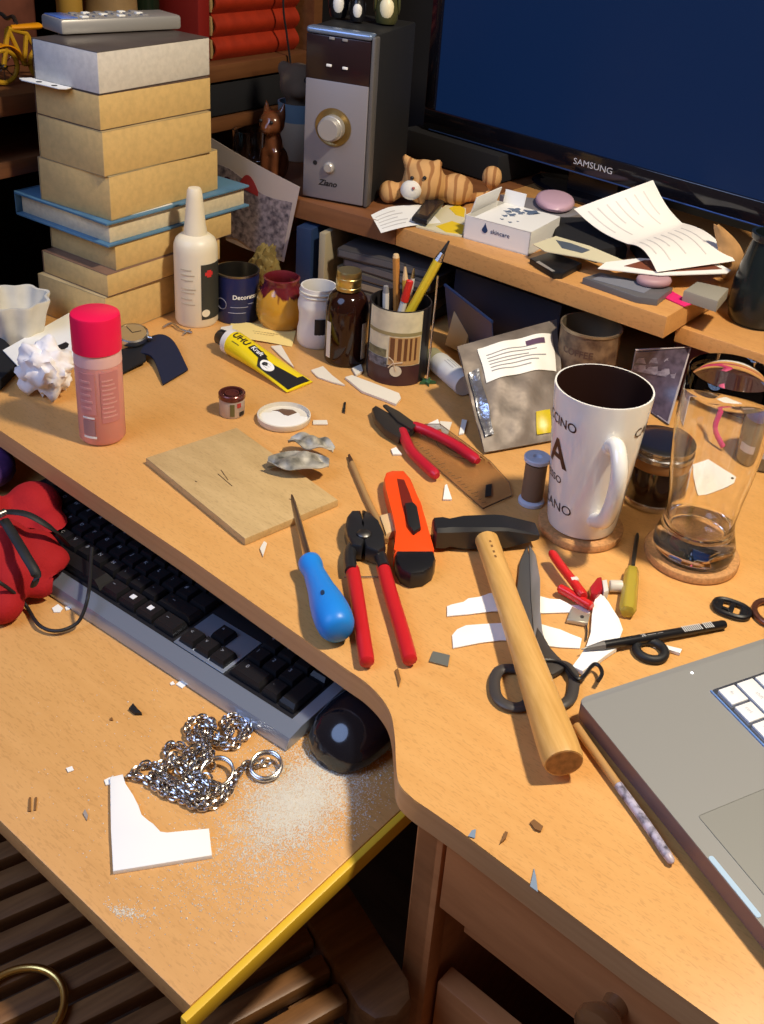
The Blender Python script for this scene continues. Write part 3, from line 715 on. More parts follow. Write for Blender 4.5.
mb = MB(); mb.sheet(lambda u, v: sach(0.62+0.2*u, 0.80+0.05*v-0.01*u, 0.0035), 6, 2, 0.0003); mb.build('label_print', mat('plum_print', (0.1, 0.05, 0.1), 0.6), lb)
mb = MB(); mb.sheet(lambda u, v: sach(0.62+0.17*u, 0.05+0.17*v, 0.0030), 6, 6, 0.0004); mb.build('tape', mat('yellow_tape', (0.72, 0.55, 0.02), 0.35, trans=0.2), t)
mb = MB(); mb.sheet(lambda u, v: sach(0.03+0.09*u, 0.12+0.6*v, 0.0045), 4, 16, 0.0006); mb.build('sealed_strip', mat('foil_blue_sheen', (0.50, 0.52, 0.58), 0.25, 0.9, bump=0.6, bscale=120), t)  # blue window sheen put into the strip colour

# ---- wristwatch with navy strap
c = P(133, 347)
t = thing('wristwatch', 'steel wristwatch with brown dial and dark strap behind the pink bottle', 'watch', c)
wt = at(c+Vector((0, 0, 0.017))) @ Matrix.Rotation(math.radians(14), 4, 'X') @ Matrix.Rotation(math.radians(5), 4, 'Y')
r = 0.0200
mb = MB(); mb.lathe([(0, -0.007), (r*0.8, -0.007), (r*0.97, -0.004), (r, 0.0), (r*0.97, 0.003), (r*0.86, 0.004), (r*0.85, 0.0025), (0, 0.0025)], wt, 36); mb.build('case', steel, t)
mb = MB(); mb.lathe([(0, 0.0026), (r*0.84, 0.0026), (r*0.84, 0.0031), (0, 0.0031)], wt, 32); dl = mb.build('dial', mat('bronze_dial', (0.42, 0.29, 0.13), 0.35, 0.3), t)
for aa, l_ in ((0.6, 0.011), (2.4, 0.014)):
    mb = MB(); mb.box((l_/2*math.cos(aa), l_/2*math.sin(aa), 0.0034), (l_, 0.0009, 0.0004), wt @ rotz(0)); 
    mb.bm.free(); mb = MB(); mb.box((l_/2, 0, 0.0035), (l_, 0.0009, 0.0004), wt @ rotz(math.degrees(aa))); mb.build('hand', blacksteel, dl)
mb = MB(); mb.lathe([(0, 0), (0.0025, 0), (0.0025, 0.005), (0, 0.005)], axis(wt @ Vector((r*0.98, 0, 0)), wt.to_3x3() @ Vector((1, 0, 0))), 12); mb.build('crown', steel, t)
navys = mat('navy_strap_leather', (0.006, 0.010, 0.035), 0.75)
pL = spline([P(148, 356)+Vector((0, 0, 0.008)), P(160, 352)+Vector((0, 0, 0.011)), P(172, 362)+Vector((0, 0, 0.008)), P(182, 380)+Vector((0, 0, 0.0015))], 6)
pR = spline([P(150, 343)+Vector((0, 0, 0.008)), P(163, 343)+Vector((0, 0, 0.011)), P(175, 350)+Vector((0, 0, 0.009)), P(188, 371)+Vector((0, 0, 0.0015))], 6)
pLL = spline([P(140, 358)+Vector((0, 0, 0.006)), P(150, 362)+Vector((0, 0, 0.009)), P(156, 369)+Vector((0, 0, 0.007)), P(163, 386)+Vector((0, 0, 0.0015))], 6)
def strap(u, v):
    k = u*(len(pR)-1); i = min(int(k), len(pR)-2); f = k-i
    return pLL[i].lerp(pLL[i+1], f).lerp(pR[i].lerp(pR[i+1], f), v)
mb = MB(); mb.sheet(strap, 18, 3, 0.0022); mb.build('strap', navys, t)
s1 = [P(120, 352), P(146, 348)]; s2 = [P(117, 378), P(146, 366)]
mb = MB(); mb.sheet(lambda u, v: (s2[0].lerp(s2[1], u)).lerp(s1[0].lerp(s1[1], u), v)+Vector((0, 0, 0.0015+0.005*math.sin(PI*u*0.5))), 8, 3, 0.0022); mb.build('strap', mat('black_leather', (0.007, 0.007, 0.009), 0.7), t)
mb = MB(); bk = P(178, 333)
mb.tube(spline([P(163, 329)+Vector((0, 0, 0.002)), P(172, 326)+Vector((0, 0, 0.004)), P(180, 331)+Vector((0, 0, 0.003)), P(192, 334)+Vector((0, 0, 0.002))], 6), 0.0016, 8); mb.tube([P(183, 336)+Vector((0, 0, 0.002)), P(190, 331)+Vector((0, 0, 0.002))], 0.0014, 8); mb.build('buckle', steel, t)

# ---- fluted white pot at the left edge
c = P(19, 339); 
mb = MB()
def fl_ring(r, z, amp, n=64):
    return [c+Vector((r*(1+amp*abs(math.cos(4*2*PI*k/n/1.0)) if False else r*(1+amp*math.cos(8*2*PI*k/n)))*math.cos(2*PI*k/n) if False else (r*(1+amp*math.cos(8*2*PI*k/n)))*math.cos(2*PI*k/n), (r*(1+amp*math.cos(8*2*PI*k/n)))*math.sin(2*PI*k/n), z)) for k in range(n)]
R0 = 0.0375
mb.loft([fl_ring(R0*0.74, 0, 0.03), fl_ring(R0*0.8, 0.012, 0.05), fl_ring(R0*0.93, 0.038, 0.06), fl_ring(R0*1.06, 0.054, 0.08), fl_ring(R0*1.05, 0.0565, 0.08), fl_ring(R0*0.96, 0.0560, 0.075), fl_ring(R0*0.84, 0.036, 0.06), fl_ring(R0*0.68, 0.010, 0.04), fl_ring(R0*0.2, 0.0085, 0.0)])
t = mb.build('fluted_pot', mat('white_bisque', (0.72, 0.68, 0.58), 0.6, noise=0.12, nscale=50), smooth=50); tag(t, 'small fluted white pot at the left edge of the desk', 'pot')
# ---- black flat box at the edge
mb = MB(); kz = DZ+0.0005
kp = [P(-28, 372), P(2, 345), P(24, 367), P(-2, 393)]
mb.prism([(q.x, q.y) for q in kp], kz, kz+0.012, bev=0.002); o = mb.build('notebook', black_matte); tag(o, 'black flat notebook under the white card at the left edge', 'notebook')
# ---- white card with a black slot
kz = DZ+0.0135
kp = [P(3, 351, kz), P(72, 312, kz), P(92, 330, kz), P(76, 357, kz), P(70, 361, kz), P(66, 360, kz), P(61, 366, kz), P(52, 363, kz), P(20, 369, kz)]
mb = MB(); mb.prism([(q.x, q.y) for q in kp], kz, kz+0.0012); o = mb.build('card', white_p); tag(o, 'white paper card with black bar behind the crumpled tissue', 'card')
mb = MB(); kp = [P(45, 357, kz), P(43, 353, kz), P(66, 343, kz), P(69, 345, kz), P(68, 348, kz), P(60, 353, kz), P(58, 355, kz)]
mb.prism([(q.x, q.y) for q in kp], kz+0.0012, kz+0.0016); mb.build('printed_bar', ink, o, origin=o['_o'])
# ---- crumpled tissue
def crumple(name, c, rad, seed, m, sub=4, amp=0.45, flat=(1, 1, 1), rot=0, parent=None, freq=70):
    from mathutils import noise as N
    t = bmesh.new(); bmesh.ops.create_icosphere(t, subdivisions=sub, radius=1)
    off = Vector((seed*3.1, seed*1.7, seed*0.9))
    for v in t.verts:
        d = v.co.normalized(); n1 = abs(N.noise(d*1.7+off)); n2 = abs(N.noise(d*3.7+off*2)); n3 = N.noise(d*8+off)
        v.co = d*(0.55+amp*1.5*n1+amp*1.0*n2+0.08*n3)
        v.co = Vector((v.co.x*flat[0]*rad, v.co.y*flat[1]*rad, v.co.z*flat[2]*rad))
    mb = MB(); mz = min((rotz(rot) @ v.co).z for v in t.verts)
    mb._merge(t, at(c-Vector((0, 0, mz))) @ rotz(rot), 0)
    return mb.build(name, m, parent, smooth=28)
o = crumple('tissue', P(48, 394), 0.036, 3, mat('tissue_paper', (0.86, 0.82, 0.80), 0.8, sss=0.0), 4, 0.27, (1.25, 0.95, 1.15), -20); o.data.set_sharp_from_angle(angle=1.2); tag(o, 'crumpled white tissue lying beside the pink bottle', 'tissue')
o = crumple('dried_leaf', LEAF_C, 0.030, 9, mat('dried_leaf_skin', (0.26, 0.19, 0.055), 0.7, noise=0.55, nscale=60), 4, 0.20, (0.95, 0.6, 1.55), 15); tag(o, 'crumpled dull yellow dried leaf standing between tin and glazed pot', 'leaf')

# ============================================================ tools and bits lying on the desk
def poly(px, z=DZ): return [(q.x, q.y) for q in (P(x, y, z) for x, y in px)]
def UP(p_, h): return Vector((p_.x, p_.y, DZ+h))

# ---- wooden board
a, b_, c_ = P(146, 458, DZ+.007), P(245, 539, DZ+.007), P(338, 500, DZ+.007)
bu = (b_-a).normalized(); bv = Vector((-bu.y, bu.x, 0)); dl_ = (c_-b_).length
mb = MB(); mb.prism([(q.x, q.y) for q in (a, b_, b_+(c_-b_)*1.0, a+(c_-b_)*1.0)], DZ, DZ+0.0075, bev=0.001)
o = mb.build('cutting_board', palewood); tag(o, 'pale scratched wooden board lying on the desk under the grey scraps', 'board')
for (x0, y0, x1, y1) in ((218, 474, 232, 486), (221, 470, 228, 480), (195, 481, 197, 482), (289, 499, 292, 500)):
    mb = MB(); p0, p1 = P(x0, y0, DZ+.0076), P(x1, y1, DZ+.0076); mb.tube([p0, p1], 0.0005, 5); s_ = mb.build('scratch', mat('scratch_brown', (0.14, 0.08, 0.03), 0.8), o, origin=o['_o'])

# ---- small model-paint pot
c = P(232, 413); r = 0.0142
t = thing('paint_pot', 'tiny silver paint pot with dark maroon lid near the glue tube', 'pot', c)
mb = MB(); mb.lathe([(0, 0), (r*0.97, 0), (r, 0.001), (r, 0.0195), (r*0.97, 0.0205), (0, 0.0205)], at(c), 32); mb.build('body', mat('paint_pot_label', (0.50, 0.42, 0.36), 0.35, 0.35), t)
mb = MB(); mb.lathe([(r*1.02, 0.0206), (r*1.05, 0.0212), (r*1.05, 0.0262), (r*0.98, 0.0272), (r*0.84, 0.0268), (r*0.78, 0.0200), (r*0.62, 0.0200), (r*0.56, 0.0262), (r*0.45, 0.0262), (r*0.4, 0.0248), (0, 0.0248)], at(c), 32)
mb.build('lid', mat('maroon_lid', (0.13, 0.035, 0.03), 0.22, 0.4), t)
a0 = face(c); mb = MB(); patch(mb, c, r+0.0003, a0-0.15, a0+0.2, 0.003, 0.018, n=5); mb.build('label_print', mat('olive_print', (0.14, 0.12, 0.04), 0.5), t)
mb = MB(); patch(mb, c, r+0.0003, a0+0.6, a0+1.1, 0.002, 0.007, n=5); mb.build('label_print', ink, t)
mb = MB(); patch(mb, c, r+0.0003, a0+0.4, a0+0.75, 0.013, 0.0185, n=5); mb.build('label_print', mat('red_label_print', (0.45, 0.05, 0.04), 0.5), t)

# ---- round white lid with paint residue
c = P(284, 420); r = 0.0295
t = thing('paint_dish', 'round white lid used as a dish for dried white and brown paint', 'paint dish', c)
mb = MB(); mb.lathe([(0, 0), (r*0.96, 0), (r, 0.002), (r*1.01, 0.0075), (r*0.965, 0.0080), (r*0.94, 0.003), (0, 0.0022)], at(c), 44); mb.build('rim', mat('ivory_lid', (0.72, 0.66, 0.54), 0.45), t)
mb = MB(); out = []
for k in range(30):
    aa = 2*PI*k/30; rr = 0.925*r*(1 if math.sin(aa) < 0.35 else (0.70+0.06*math.sin(k*2.3)))
    out.append((rr*math.cos(aa), rr*math.sin(aa)))
mb.prism(out, 0.0023, 0.0036, at(c), bev=0.0005); mb.build('white_paint', mat('dried_white_paint', (0.82, 0.80, 0.74), 0.5), t)
mb = MB(); out = [(-0.016, 0.012), (-0.009, 0.0125), (-0.001, 0.005), (0.004, 0.004), (0.012, 0.0135), (0.006, 0.019), (-0.006, 0.0185)]
mb.prism(out, 0.0024, 0.0041, at(c), bev=0.0004); mb.build('brown_paint', mat('dried_brown_paint', (0.15, 0.08, 0.045), 0.5), t)

# ---- glue tube UHU
a = P(232, 354); e = P(300, 388); d_ = (e-a); L_ = d_.length; d_.normalize(); sdv = Vector((-d_.y, d_.x, 0))
uy = mat('uhu_yellow', (0.82, 0.62, 0.01), 0.3); 
t = thing('glue_tube', 'yellow and black glue tube with black cap lying in the middle of the desk', 'tube', a)
R1, R2 = 0.0160, 0.0215
def tube_pt(u, ang_, off=0.0):
    k = u**1.25; hw = R1+(R2-R1)*k; hh = R1*(1-k)+0.0012*k
    q = a+d_*(L_*u)+Vector((0, 0, hh*1.0+0.0002))
    return q+sdv*((hw+off)*math.cos(ang_))+Vector((0, 0, (hh+off)*math.sin(ang_)))
mb = MB(); mb.loft([[tube_pt(i/22, 2*PI*k/28) for k in range(28)] for i in range(23)]); body = mb.build('body', uy, t)
mb = MB(); mb.loft([[tube_pt(0, 0)]*0 or [a+d_*(-0.004*(1-j*0.0)+0.0)+Vector((0, 0, R1+0.0002))+(sdv*math.cos(2*PI*k/24)+Vector((0, 0, math.sin(2*PI*k/24))))*(R1*(0.55 if j == 0 else 1.02)) if j < 2 else tube_pt(0.035, 2*PI*k/24, 0.0003) for k in range(24)] for j in range(3)]); mb.build('white_shoulder', pwhite, t)
cp = a-d_*0.0235+Vector((0, 0, R1+0.0002))
mb = MB(); mb.lathe([(0, 0), (0.0088, 0), (0.0098, 0.0012), (0.0108, 0.0205), (0, 0.0205)], axis(cp, d_), 22); mb.build('cap', black_pl, t)
def on_tube(x, y, off=0.0006):     # x along the tube, y across (upwards on the label)
    u = x/L_; k = u**1.25; hw = R1+(R2-R1)*k; hh = R1*(1-k)+0.0012*k
    aa = PI/2-y/max(hw, 0.008)*1.0
    return a+d_*x+Vector((0, 0, hh+0.0002))+sdv*-((hw+off)*math.cos(aa))*-1.0*(-1.0)*-1.0+Vector((0, 0, (hh+off)*math.sin(aa)))
def tubelab(x0, y0):
    # label frame: lettering runs along d_, its top towards the back (sdv)
    def f(x, y): 
        u = min(max((x0+x)/L_, 0), 1); k = u**1.25; hw = R1+(R2-R1)*k; hh = R1*(1-k)+0.0012*k
        s_ = min(max((y0+y)/hw, -0.98), 0.98)
        return a+d_*(x0+x)+Vector((0, 0, hh+0.0002))+sdv*(s_*(hw+0.0005))+Vector((0, 0, (hh+0.0005)*math.sqrt(1-s_*s_)+0.0003))
    return f
def lab_poly(pts, name, m, parent, n=6):
    q = MB(); f = tubelab(0, 0); q2 = []
    # fan grid from polygon: subdivide edges and fill rows between two chains
    lo, hi = pts
    q.sheet(lambda u, v: f(*[lo_+(hi_-lo_)*v for lo_, hi_ in zip(lerp_chain(lo, u), lerp_chain(hi, u))]), 12, 6, 0.0003); return q.build(name, m, parent)
def lerp_chain(ch, u):
    k = u*(len(ch)-1); i = min(int(k), len(ch)-2); f = k-i
    return (ch[i][0]+(ch[i+1][0]-ch[i][0])*f, ch[i][1]+(ch[i+1][1]-ch[i][1])*f)
lab_poly(([(0.052, -0.001), (0.066, -0.017), (0.084, -0.0175), (L_*0.985, -0.0172)], [(0.054, 0.003), (0.072, -0.004), (0.082, -0.002), (L_*0.985, 0.010)]), 'black_panel', ink, body)
lab_poly(([(L_*0.90, -0.017), (L_*0.985, -0.0172)], [(L_*0.90, 0.016), (L_*0.985, 0.0172)]), 'black_band', ink, body)
mb = MB(); f_ = tubelab(0.0760, -0.0100); vs = [f_(0.0105*math.cos(2*PI*k/24), 0.0065*math.sin(2*PI*k/24)) for k in range(24)]
mb.loft([vs, [v_+Vector((0, 0, 0.0006)) for v_ in vs]]); mb.build('white_badge', white_p, body)
mb = MB()
for k in range(3): mb.text('------', 0.0045, lambda x, y, k=k: tubelab(0.0760, -0.0070-0.003*k)(x, y)+Vector((0, 0, 0.0007)))
mb.build('small_print', greyink, body)
mb = MB(); mb.text('UHU', 0.0125, tubelab(0.021, -0.0028), bold=0.02); mb.build('lettering', ink, body)
lab_poly(([(0.038, -0.007), (0.062, -0.009)], [(0.039, 0.0024), (0.064, 0.0010)]), 'black_panel', ink, body)
mb = MB(); mb.text('Kraft', 0.0090, lambda x, y: tubelab(0.0505, -0.0030)(x, y)+Vector((0, 0, 0.0006)), bold=0.02); mb.build('lettering', white_p, body)
mb = MB(); mb.text('---------', 0.0045, tubelab(0.020, -0.0110), bold=0.02); mb.build('small_print', ink, body)

# ---- yellow printed slip and the white shavings
mb = MB(); q = [P(231, 322), P(296, 331), P(292, 347), P(229, 338)]
mb.sheet(lambda u, v: q[0].lerp(q[1], u).lerp(q[3].lerp(q[2], u), v)+Vector((0, 0, 0.0012+0.0012*math.sin(u*4))), 10, 4, 0.0005)
o = mb.build('paper_slip', mat('yellow_slip', (0.86, 0.66, 0.24), 0.6)); tag(o, 'yellow printed paper slip lying in front of the round glazed pot', 'paper slip')
su_ = (q[1]-q[0]).normalized(); sv_ = Vector((-su_.y, su_.x, 0)); ctr = (q[0]+q[1]+q[2]+q[3])/4
mb = MB(); 
for k, l_ in enumerate(('---------', '-------')): mb.text(l_, 0.012, lambda x, y, k=k: ctr+su_*(x+0.004)+sv_*(y+0.002-k*0.006)+Vector((0, 0, 0.0028)))
mb.build('small_print', mat('brown_print', (0.3, 0.2, 0.06), 0.6), o, origin=o['_o'])
def scrap(px, h, label, name='card_scrap', cat='scrap', m=white_p, group='white card scraps on the desk', z=0.0, bev=0.0):
    mb = MB(); mb.prism(poly(px, DZ+z+h), DZ+z+0.0002, DZ+z+h, bev=bev); o = mb.build(name, m); tag(o, label, cat, group); return o
offwhite = mat('offwhite_card', (0.76, 0.70, 0.58), 0.6)
scrap([(221, 327), (234, 325), (235, 335), (219, 336)], 0.0016, 'small square cream scrap at the left end of the yellow slip', m=offwhite)
scrap([(271, 346), (281, 345), (287, 355), (294, 367), (283, 358)], 0.002, 'long pointed white shaving below the yellow slip', m=offwhite)
scrap([(311, 370), (323, 366), (332, 375), (345, 385), (333, 382), (318, 377)], 0.002, 'triangular white shaving pointing right in front of the jar', m=offwhite)
scrap([(345, 377), (352, 375), (376, 384), (399, 393), (401, 398), (396, 404), (386, 400), (362, 391)], 0.003, 'long white rounded sliver in front of the pen can', m=offwhite)
scrap([(352, 368), (361, 364), (363, 371), (356, 375)], 0.003, 'tiny white chip between brown bottle and pen can', m=offwhite)
scrap([(313, 420), (327, 420), (328, 424), (313, 424)], 0.0015, 'thin pale stick end beside the round paint lid', 'stick', 'stick', offwhite)
scrap([(427, 424), (438, 419), (441, 428), (430, 430)], 0.002, 'small white card flake just above the red pliers handle')
scrap([(440, 421), (452, 422), (448, 434), (442, 433)], 0.002, 'white card flake between pliers and silver sachet', m=offwhite)
scrap([(462, 419), (467, 420), (464, 433), (459, 434)], 0.002, 'narrow upright white flake beside the silver sachet')
scrap([(391, 449), (396, 447), (402, 454), (393, 454)], 0.002, 'tiny white flake left of the red pliers handles')
scrap([(445, 485), (447, 484), (452, 499), (443, 499)], 0.002, 'small white triangle below the red pliers')
scrap([(260, 548), (264, 541), (267, 543), (263, 556)], 0.0015, 'faint sliver below the wooden board', m=offwhite)
scrap([(408, 362), (414, 360), (416, 365), (409, 367)], 0.002, 'tiny white chip under the thin metal rod', m=offwhite)
scrap([(344, 402), (346, 402), (345, 413), (342, 412)], 0.0012, 'tiny dark needle-like sliver in the middle of the desk', m=darksteel)
scrap([(655, 640), (657, 643), (682, 649), (680, 653), (654, 645)], 0.003, 'thin white card splinter under the black pencil')
scrap([(665, 780), (668, 777), (671, 782), (667, 784)], 0.001, 'tiny white crumb beside the laptop edge')
scrap([(433, 651), (450, 655), (448, 666), (429, 661)], 0.0012, 'small grey metal chip left of the hammer', 'metal_chip', 'chip', mat('grey_chip', (0.24, 0.25, 0.22), 0.4, 0.5), 'chips on the desk')
wchip = mat('brown_wood_chip', (0.20, 0.09, 0.025), 0.7)
scrap([(530, 822), (534, 819), (543, 826), (541, 831), (535, 829)], 0.0015, 'brown wood chip below the hammer handle end', 'wood_chip', 'chip', wchip, 'chips on the desk')
scrap([(500, 843), (505, 831), (508, 832), (506, 838)], 0.0015, 'thin brown wood splinter near the front edge of the desk', 'wood_chip', 'chip', wchip, 'chips on the desk')
scrap([(395, 670), (398, 668), (401, 679), (399, 686)], 0.0012, 'dark splinter near the red pincer tips', 'wood_chip', 'chip', wchip, 'chips on the desk')
# tape remnants on the desk edge
tp_m = mat('blue_grey_tape', (0.20, 0.27, 0.36), 0.6)
for px, lab in (([(472, 830), (476, 829), (475, 838), (468, 836)], 'small blue-grey tape scrap on the desk edge, left one'), ([(534, 868), (536, 876), (538, 892), (530, 886)], 'narrow blue-grey tape sliver folded over the desk edge')):
    o = scrap(px, 0.0006, lab, 'tape_scrap', 'tape', tp_m, None)

# ---- two crumpled grey scraps on the board
def shell(c, l_, w_, h_, ang, seed, m):
    fx = frame(c, dirv(ang)); mb = MB()
    def f(u, v):
        x = (u-0.5)*l_; w = w_*math.sin(PI*(0.06+0.88*u))**0.7; y = (v-0.5)*w
        z = h_*((2*v-1)**2*0.35+0.25+0.55*math.sin(PI*u)*math.sin(PI*v)+0.18*math.sin(u*11+seed)*math.cos(v*7+seed))
        return fx @ Vector((x, y, max(0.001, z)))
    mb.sheet(f, 22, 14, 0.0012); return mb.build('foil_scrap', m, smooth=50)
gs = mat('grey_smudged_foil', (0.50, 0.46, 0.37), 0.4, 0.1, col2=(0.05, 0.05, 0.042), nscale=55)
o = shell(P(298, 477)+Vector((0, 0, 0.0085)), 0.062, 0.036, 0.019, 8, 1.0, gs); tag(o, 'larger leaf-shaped grey scrap on the wooden board', 'scrap')
o = shell(P(311, 457)+Vector((0, 0, 0.0085)), 0.050, 0.026, 0.017, -12, 2.4, gs); tag(o, 'smaller pale grey scrap behind the leaf-shaped one', 'scrap')

# ---- blue screwdriver
p0 = P(291, 499)+Vector((0, 0, 0.0028)); pc = P(312, 571); p1 = P(343, 655)
d_ = (p1-p0); d_.z = 0; 
Rb = 0.0160
e0 = Vector((p0.x, p0.y, DZ+0.0042)); 
h0 = UP(P(309, 573), 0.0125); h1 = UP(P(338, 648), Rb+0.0016)
t = thing('screwdriver', 'large screwdriver with bright blue handle at the front edge of the desk', 'screwdriver', Z3((e0+h1)/2, DZ))
mb = MB(); dsh = (h0-e0)
mb.tube([e0, e0+dsh*0.03, e0+dsh*0.94, h0], [0.0026, 0.0032, 0.0032, 0.0034], 12); mb.build('shaft', mat('steel_shaft', (0.42, 0.36, 0.33), 0.3, 1.0), t)
dh = (h1-h0); Lh = dh.length
mb = MB(); mb.lathe([(0, -0.002), (0.0090, -0.0015), (0.0103, 0.0005), (0.0106, 0.006), (0.0100, 0.011), (0.0092, 0.017), (0.0100, 0.025), (0.0118, Lh*0.44), (0.0142, Lh*0.58), (0.0157, Lh*0.72), (0.0160, Lh*0.83), (0.0150, Lh*0.93), (0.0125, Lh*0.985), (0.0085, Lh*1.01), (0, Lh*1.015)], axis(h0, dh), 32)
mb.build('handle', mat('blue_handle_plastic', (0.015, 0.23, 0.72), 0.38), t)
mb = MB(); hx = axis(h0, dh); qz = Lh*0.72
tocam = (EYE-(h0+dh*0.72)).normalized(); tocam = (tocam-dh.normalized()*tocam.dot(dh.normalized())).normalized()
k_ = h0+dh.normalized()*(Lh*0.66)+tocam*0.0151
mb.lathe([(0, 0), (0.0022, 0.0), (0.0022, 0.0006), (0, 0.0006)], axis(k_, tocam) @ Matrix.Diagonal((1.5, 0.8, 1, 1)), 12); mb.build('hang_hole', mat('dark_blue_hole', (0.01, 0.03, 0.08), 0.6), t)

# ---- pincers
t = thing('pincers', 'red-handled end-cutting pincers with black jaws beside the blue screwdriver', 'pincers', P(378, 585))
zc = DZ+0.0105
def chain(px, h): return [UP(P(x, y, DZ+h), h) for x, y in px]
jaw_l = [(361, 509), (352, 509), (347, 515), (345, 524), (348, 534), (352, 543), (362, 545), (366, 535), (364, 522)]
jaw_r = [(362, 508), (371, 511), (378, 520), (384, 533), (386, 545), (378, 550), (366, 545), (363, 535), (365, 522)]
for jp in (jaw_l, jaw_r):
    mb = MB(); mb.prism(poly(jp, DZ+0.019), DZ+0.0025, DZ+0.0185, bev=0.003); mb.build('jaw', blacksteel, t)
mb = MB(); mb.lathe([(0.0065, 0.0), (0.0065, 0.0015), (0.0045, 0.003), (0, 0.003)], at(UP(P(364, 534, DZ+.019), 0.0185)), 18); mb.build('rivet', darksteel, t)
for apx, hpx in (([(357, 540), (350, 553), (351, 571)], [(352.5, 570), (356, 590), (362, 630), (367, 662)]), ([(374, 543), (380, 556), (384, 568)], [(383, 567), (390, 592), (401, 628), (410, 660)])):
    mb = MB(); mb.tube(spline(chain(apx, 0.0095), 5), 0.0058, 12); mb.build('arm', blacksteel, t)
    pts = spline(chain(hpx, 0.0072), 6); n_ = len(pts)
    mb = MB(); mb.tube(pts+[pts[-1]+(pts[-1]-pts[-2]).normalized()*0.002], [0.0064]*(n_-1)+[0.0060, 0.0035], 14); mb.build('handle', red_pl, t)
# pin behind the pincers
mb = MB(); mb.tube(chain([(344, 577), (380, 577)], 0.0008), 0.0007, 6); o = mb.build('nail', steel); tag(o, 'thin headless steel nail lying between the pincer handles', 'nail')

# ---- snap-off cutter
t = thing('utility_knife', 'bright orange utility knife with black slider and black end', 'knife', P(412, 525))
zt_ = DZ+0.016
body_px = [(384, 478), (386, 472), (392, 470), (404, 470), (411, 478), (421, 503), (434, 549), (434, 553), (394, 553), (394, 549), (396, 532), (394, 520), (389, 500), (386, 488)]
slot = [(397, 479), (404, 480), (409, 492), (417, 515), (419, 528), (413, 533), (407, 524), (402, 505)]
mb = MB(); mb.prism(poly(body_px, zt_), DZ+0.0006, zt_, bev=0.0025); mb.build('body', mat('orange_knife_plastic', (0.90, 0.075, 0.01), 0.35), t)
mb = MB(); mb.prism(poly(slot, zt_), zt_, zt_+0.0004); mb.build('slot', mat('slot_dark_red', (0.16, 0.012, 0.006), 0.5), t)
mb = MB(); mb.prism(poly([(405, 503), (413, 502), (417, 506), (421, 527), (414, 532), (408, 524)], zt_+.004), zt_+0.0005, zt_+0.0045, bev=0.0012); mb.build('slider', black_rub, t)
mb = MB(); mb.prism(poly([(395, 550), (434, 550), (436, 558), (433, 566), (424, 572), (411, 574), (401, 569), (396, 560)], zt_), DZ+0.0004, zt_+0.0008, bev=0.004); mb.build('end_cap', black_pl, t)

# ---- brush lying behind the pincers
t = thing('brush', 'thin wooden brush handle lying under the pincer jaws', 'brush', P(368, 490))
hp = chain([(349, 455), (352, 463)], 0.0030); h2_ = chain([(352, 463), (367, 498), (378, 520), (386, 541)], 0.0036)
mb = MB(); mb.tube(hp, [0.0014, 0.0026], 10); mb.build('tip', mat('dark_brown_tip', (0.07, 0.03, 0.015), 0.6), t)
mb = MB(); mb.tube(spline(h2_, 4), 0.0030, 10); mb.build('handle', mat('varnished_stick', (0.42, 0.24, 0.09), 0.4), t)
# ---- pale wooden cube chip
mb = MB(); mb.prism(poly([(380, 515), (392, 512), (395, 530), (386, 534)], DZ+.009), DZ+0.0002, DZ+0.009, bev=0.001); o = mb.build('wood_block', pwood); tag(o, 'small pale wooden block between pincers and orange knife', 'block')

# ---- red pliers
t = thing('pliers', 'red-handled flat-nose pliers lying on a clear ruler', 'pliers', P(415, 435))
mb = MB(); mb.prism(poly([(372, 407), (376, 404), (388, 413), (404, 419), (416, 425), (408, 432), (399, 436), (385, 428), (375, 417)], DZ+.013), DZ+0.003, DZ+0.012, bev=0.002); mb.build('jaw', mat('worn_pliers_steel', (0.075, 0.065, 0.06), 0.4, 0.7), t)
mb = MB(); mb.prism(poly([(383, 404), (386, 403), (400, 411), (417, 423), (412, 428), (398, 420)], DZ+.016), DZ+0.0125, DZ+0.0150, bev=0.001); mb.build('jaw', mat('worn_pliers_steel_top', (0.09, 0.08, 0.07), 0.4, 0.7), t)
for hpx, hh in (([(413, 426), (425, 430), (440, 437), (458, 447), (478, 461)], 0.0100), ([(402, 431), (406, 441), (412, 452), (424, 464), (437, 476)], 0.0080)):
    pts = spline(chain(hpx, hh), 5); n_ = len(pts); mb = MB(); mb.tube(pts, [0.0052]+[0.0060]*(n_-3)+[0.0056, 0.0036], 14); mb.build('handle', mat('red_pliers_grip', (0.50, 0.012, 0.03), 0.35), t)
# ---- clear ruler
rp = [(402, 437), (483, 508), (512, 495), (509, 482), (490, 461), (440, 424), (425, 424)]
t = thing('ruler', 'clear amber-tinted plastic protractor ruler under the red pliers', 'ruler', P(460, 470))
mb = MB(); mb.prism(poly(rp, DZ+.002), DZ+0.0003, DZ+0.0021); mb.build('plate', mat('clear_plastic', (1.0, 0.93, 0.86), 0.12, trans=1.0, ior=1.2), t)
rim = [P(x, y, DZ+.0024) for x, y in rp]
mb = MB(); mb.tube(rim, 0.0005, 5, closed=True); mb.build('edge_line', mat('amber_edge', (0.25, 0.12, 0.05), 0.4), t)
ra, rb = P(405, 437, DZ+.0024), P(482, 505, DZ+.0024); rd = (rb-ra).normalized(); rn_ = Vector((-rd.y, rd.x, 0))
tk = mat('ruler_print', (0.22, 0.11, 0.04), 0.6)
for k in range(24):
    q0_ = ra+rd*((rb-ra).length*(k+0.5)/24); mb = MB(); mb.box((0, 0.004 if k % 5 else 0.006, 0.0), (0.0006, 0.005 if k % 5 else 0.009, 0.0003), frame(q0_, rd)); mb.build('tick_mark', tk, t)
arc_c = P(470, 442, DZ+.0024)
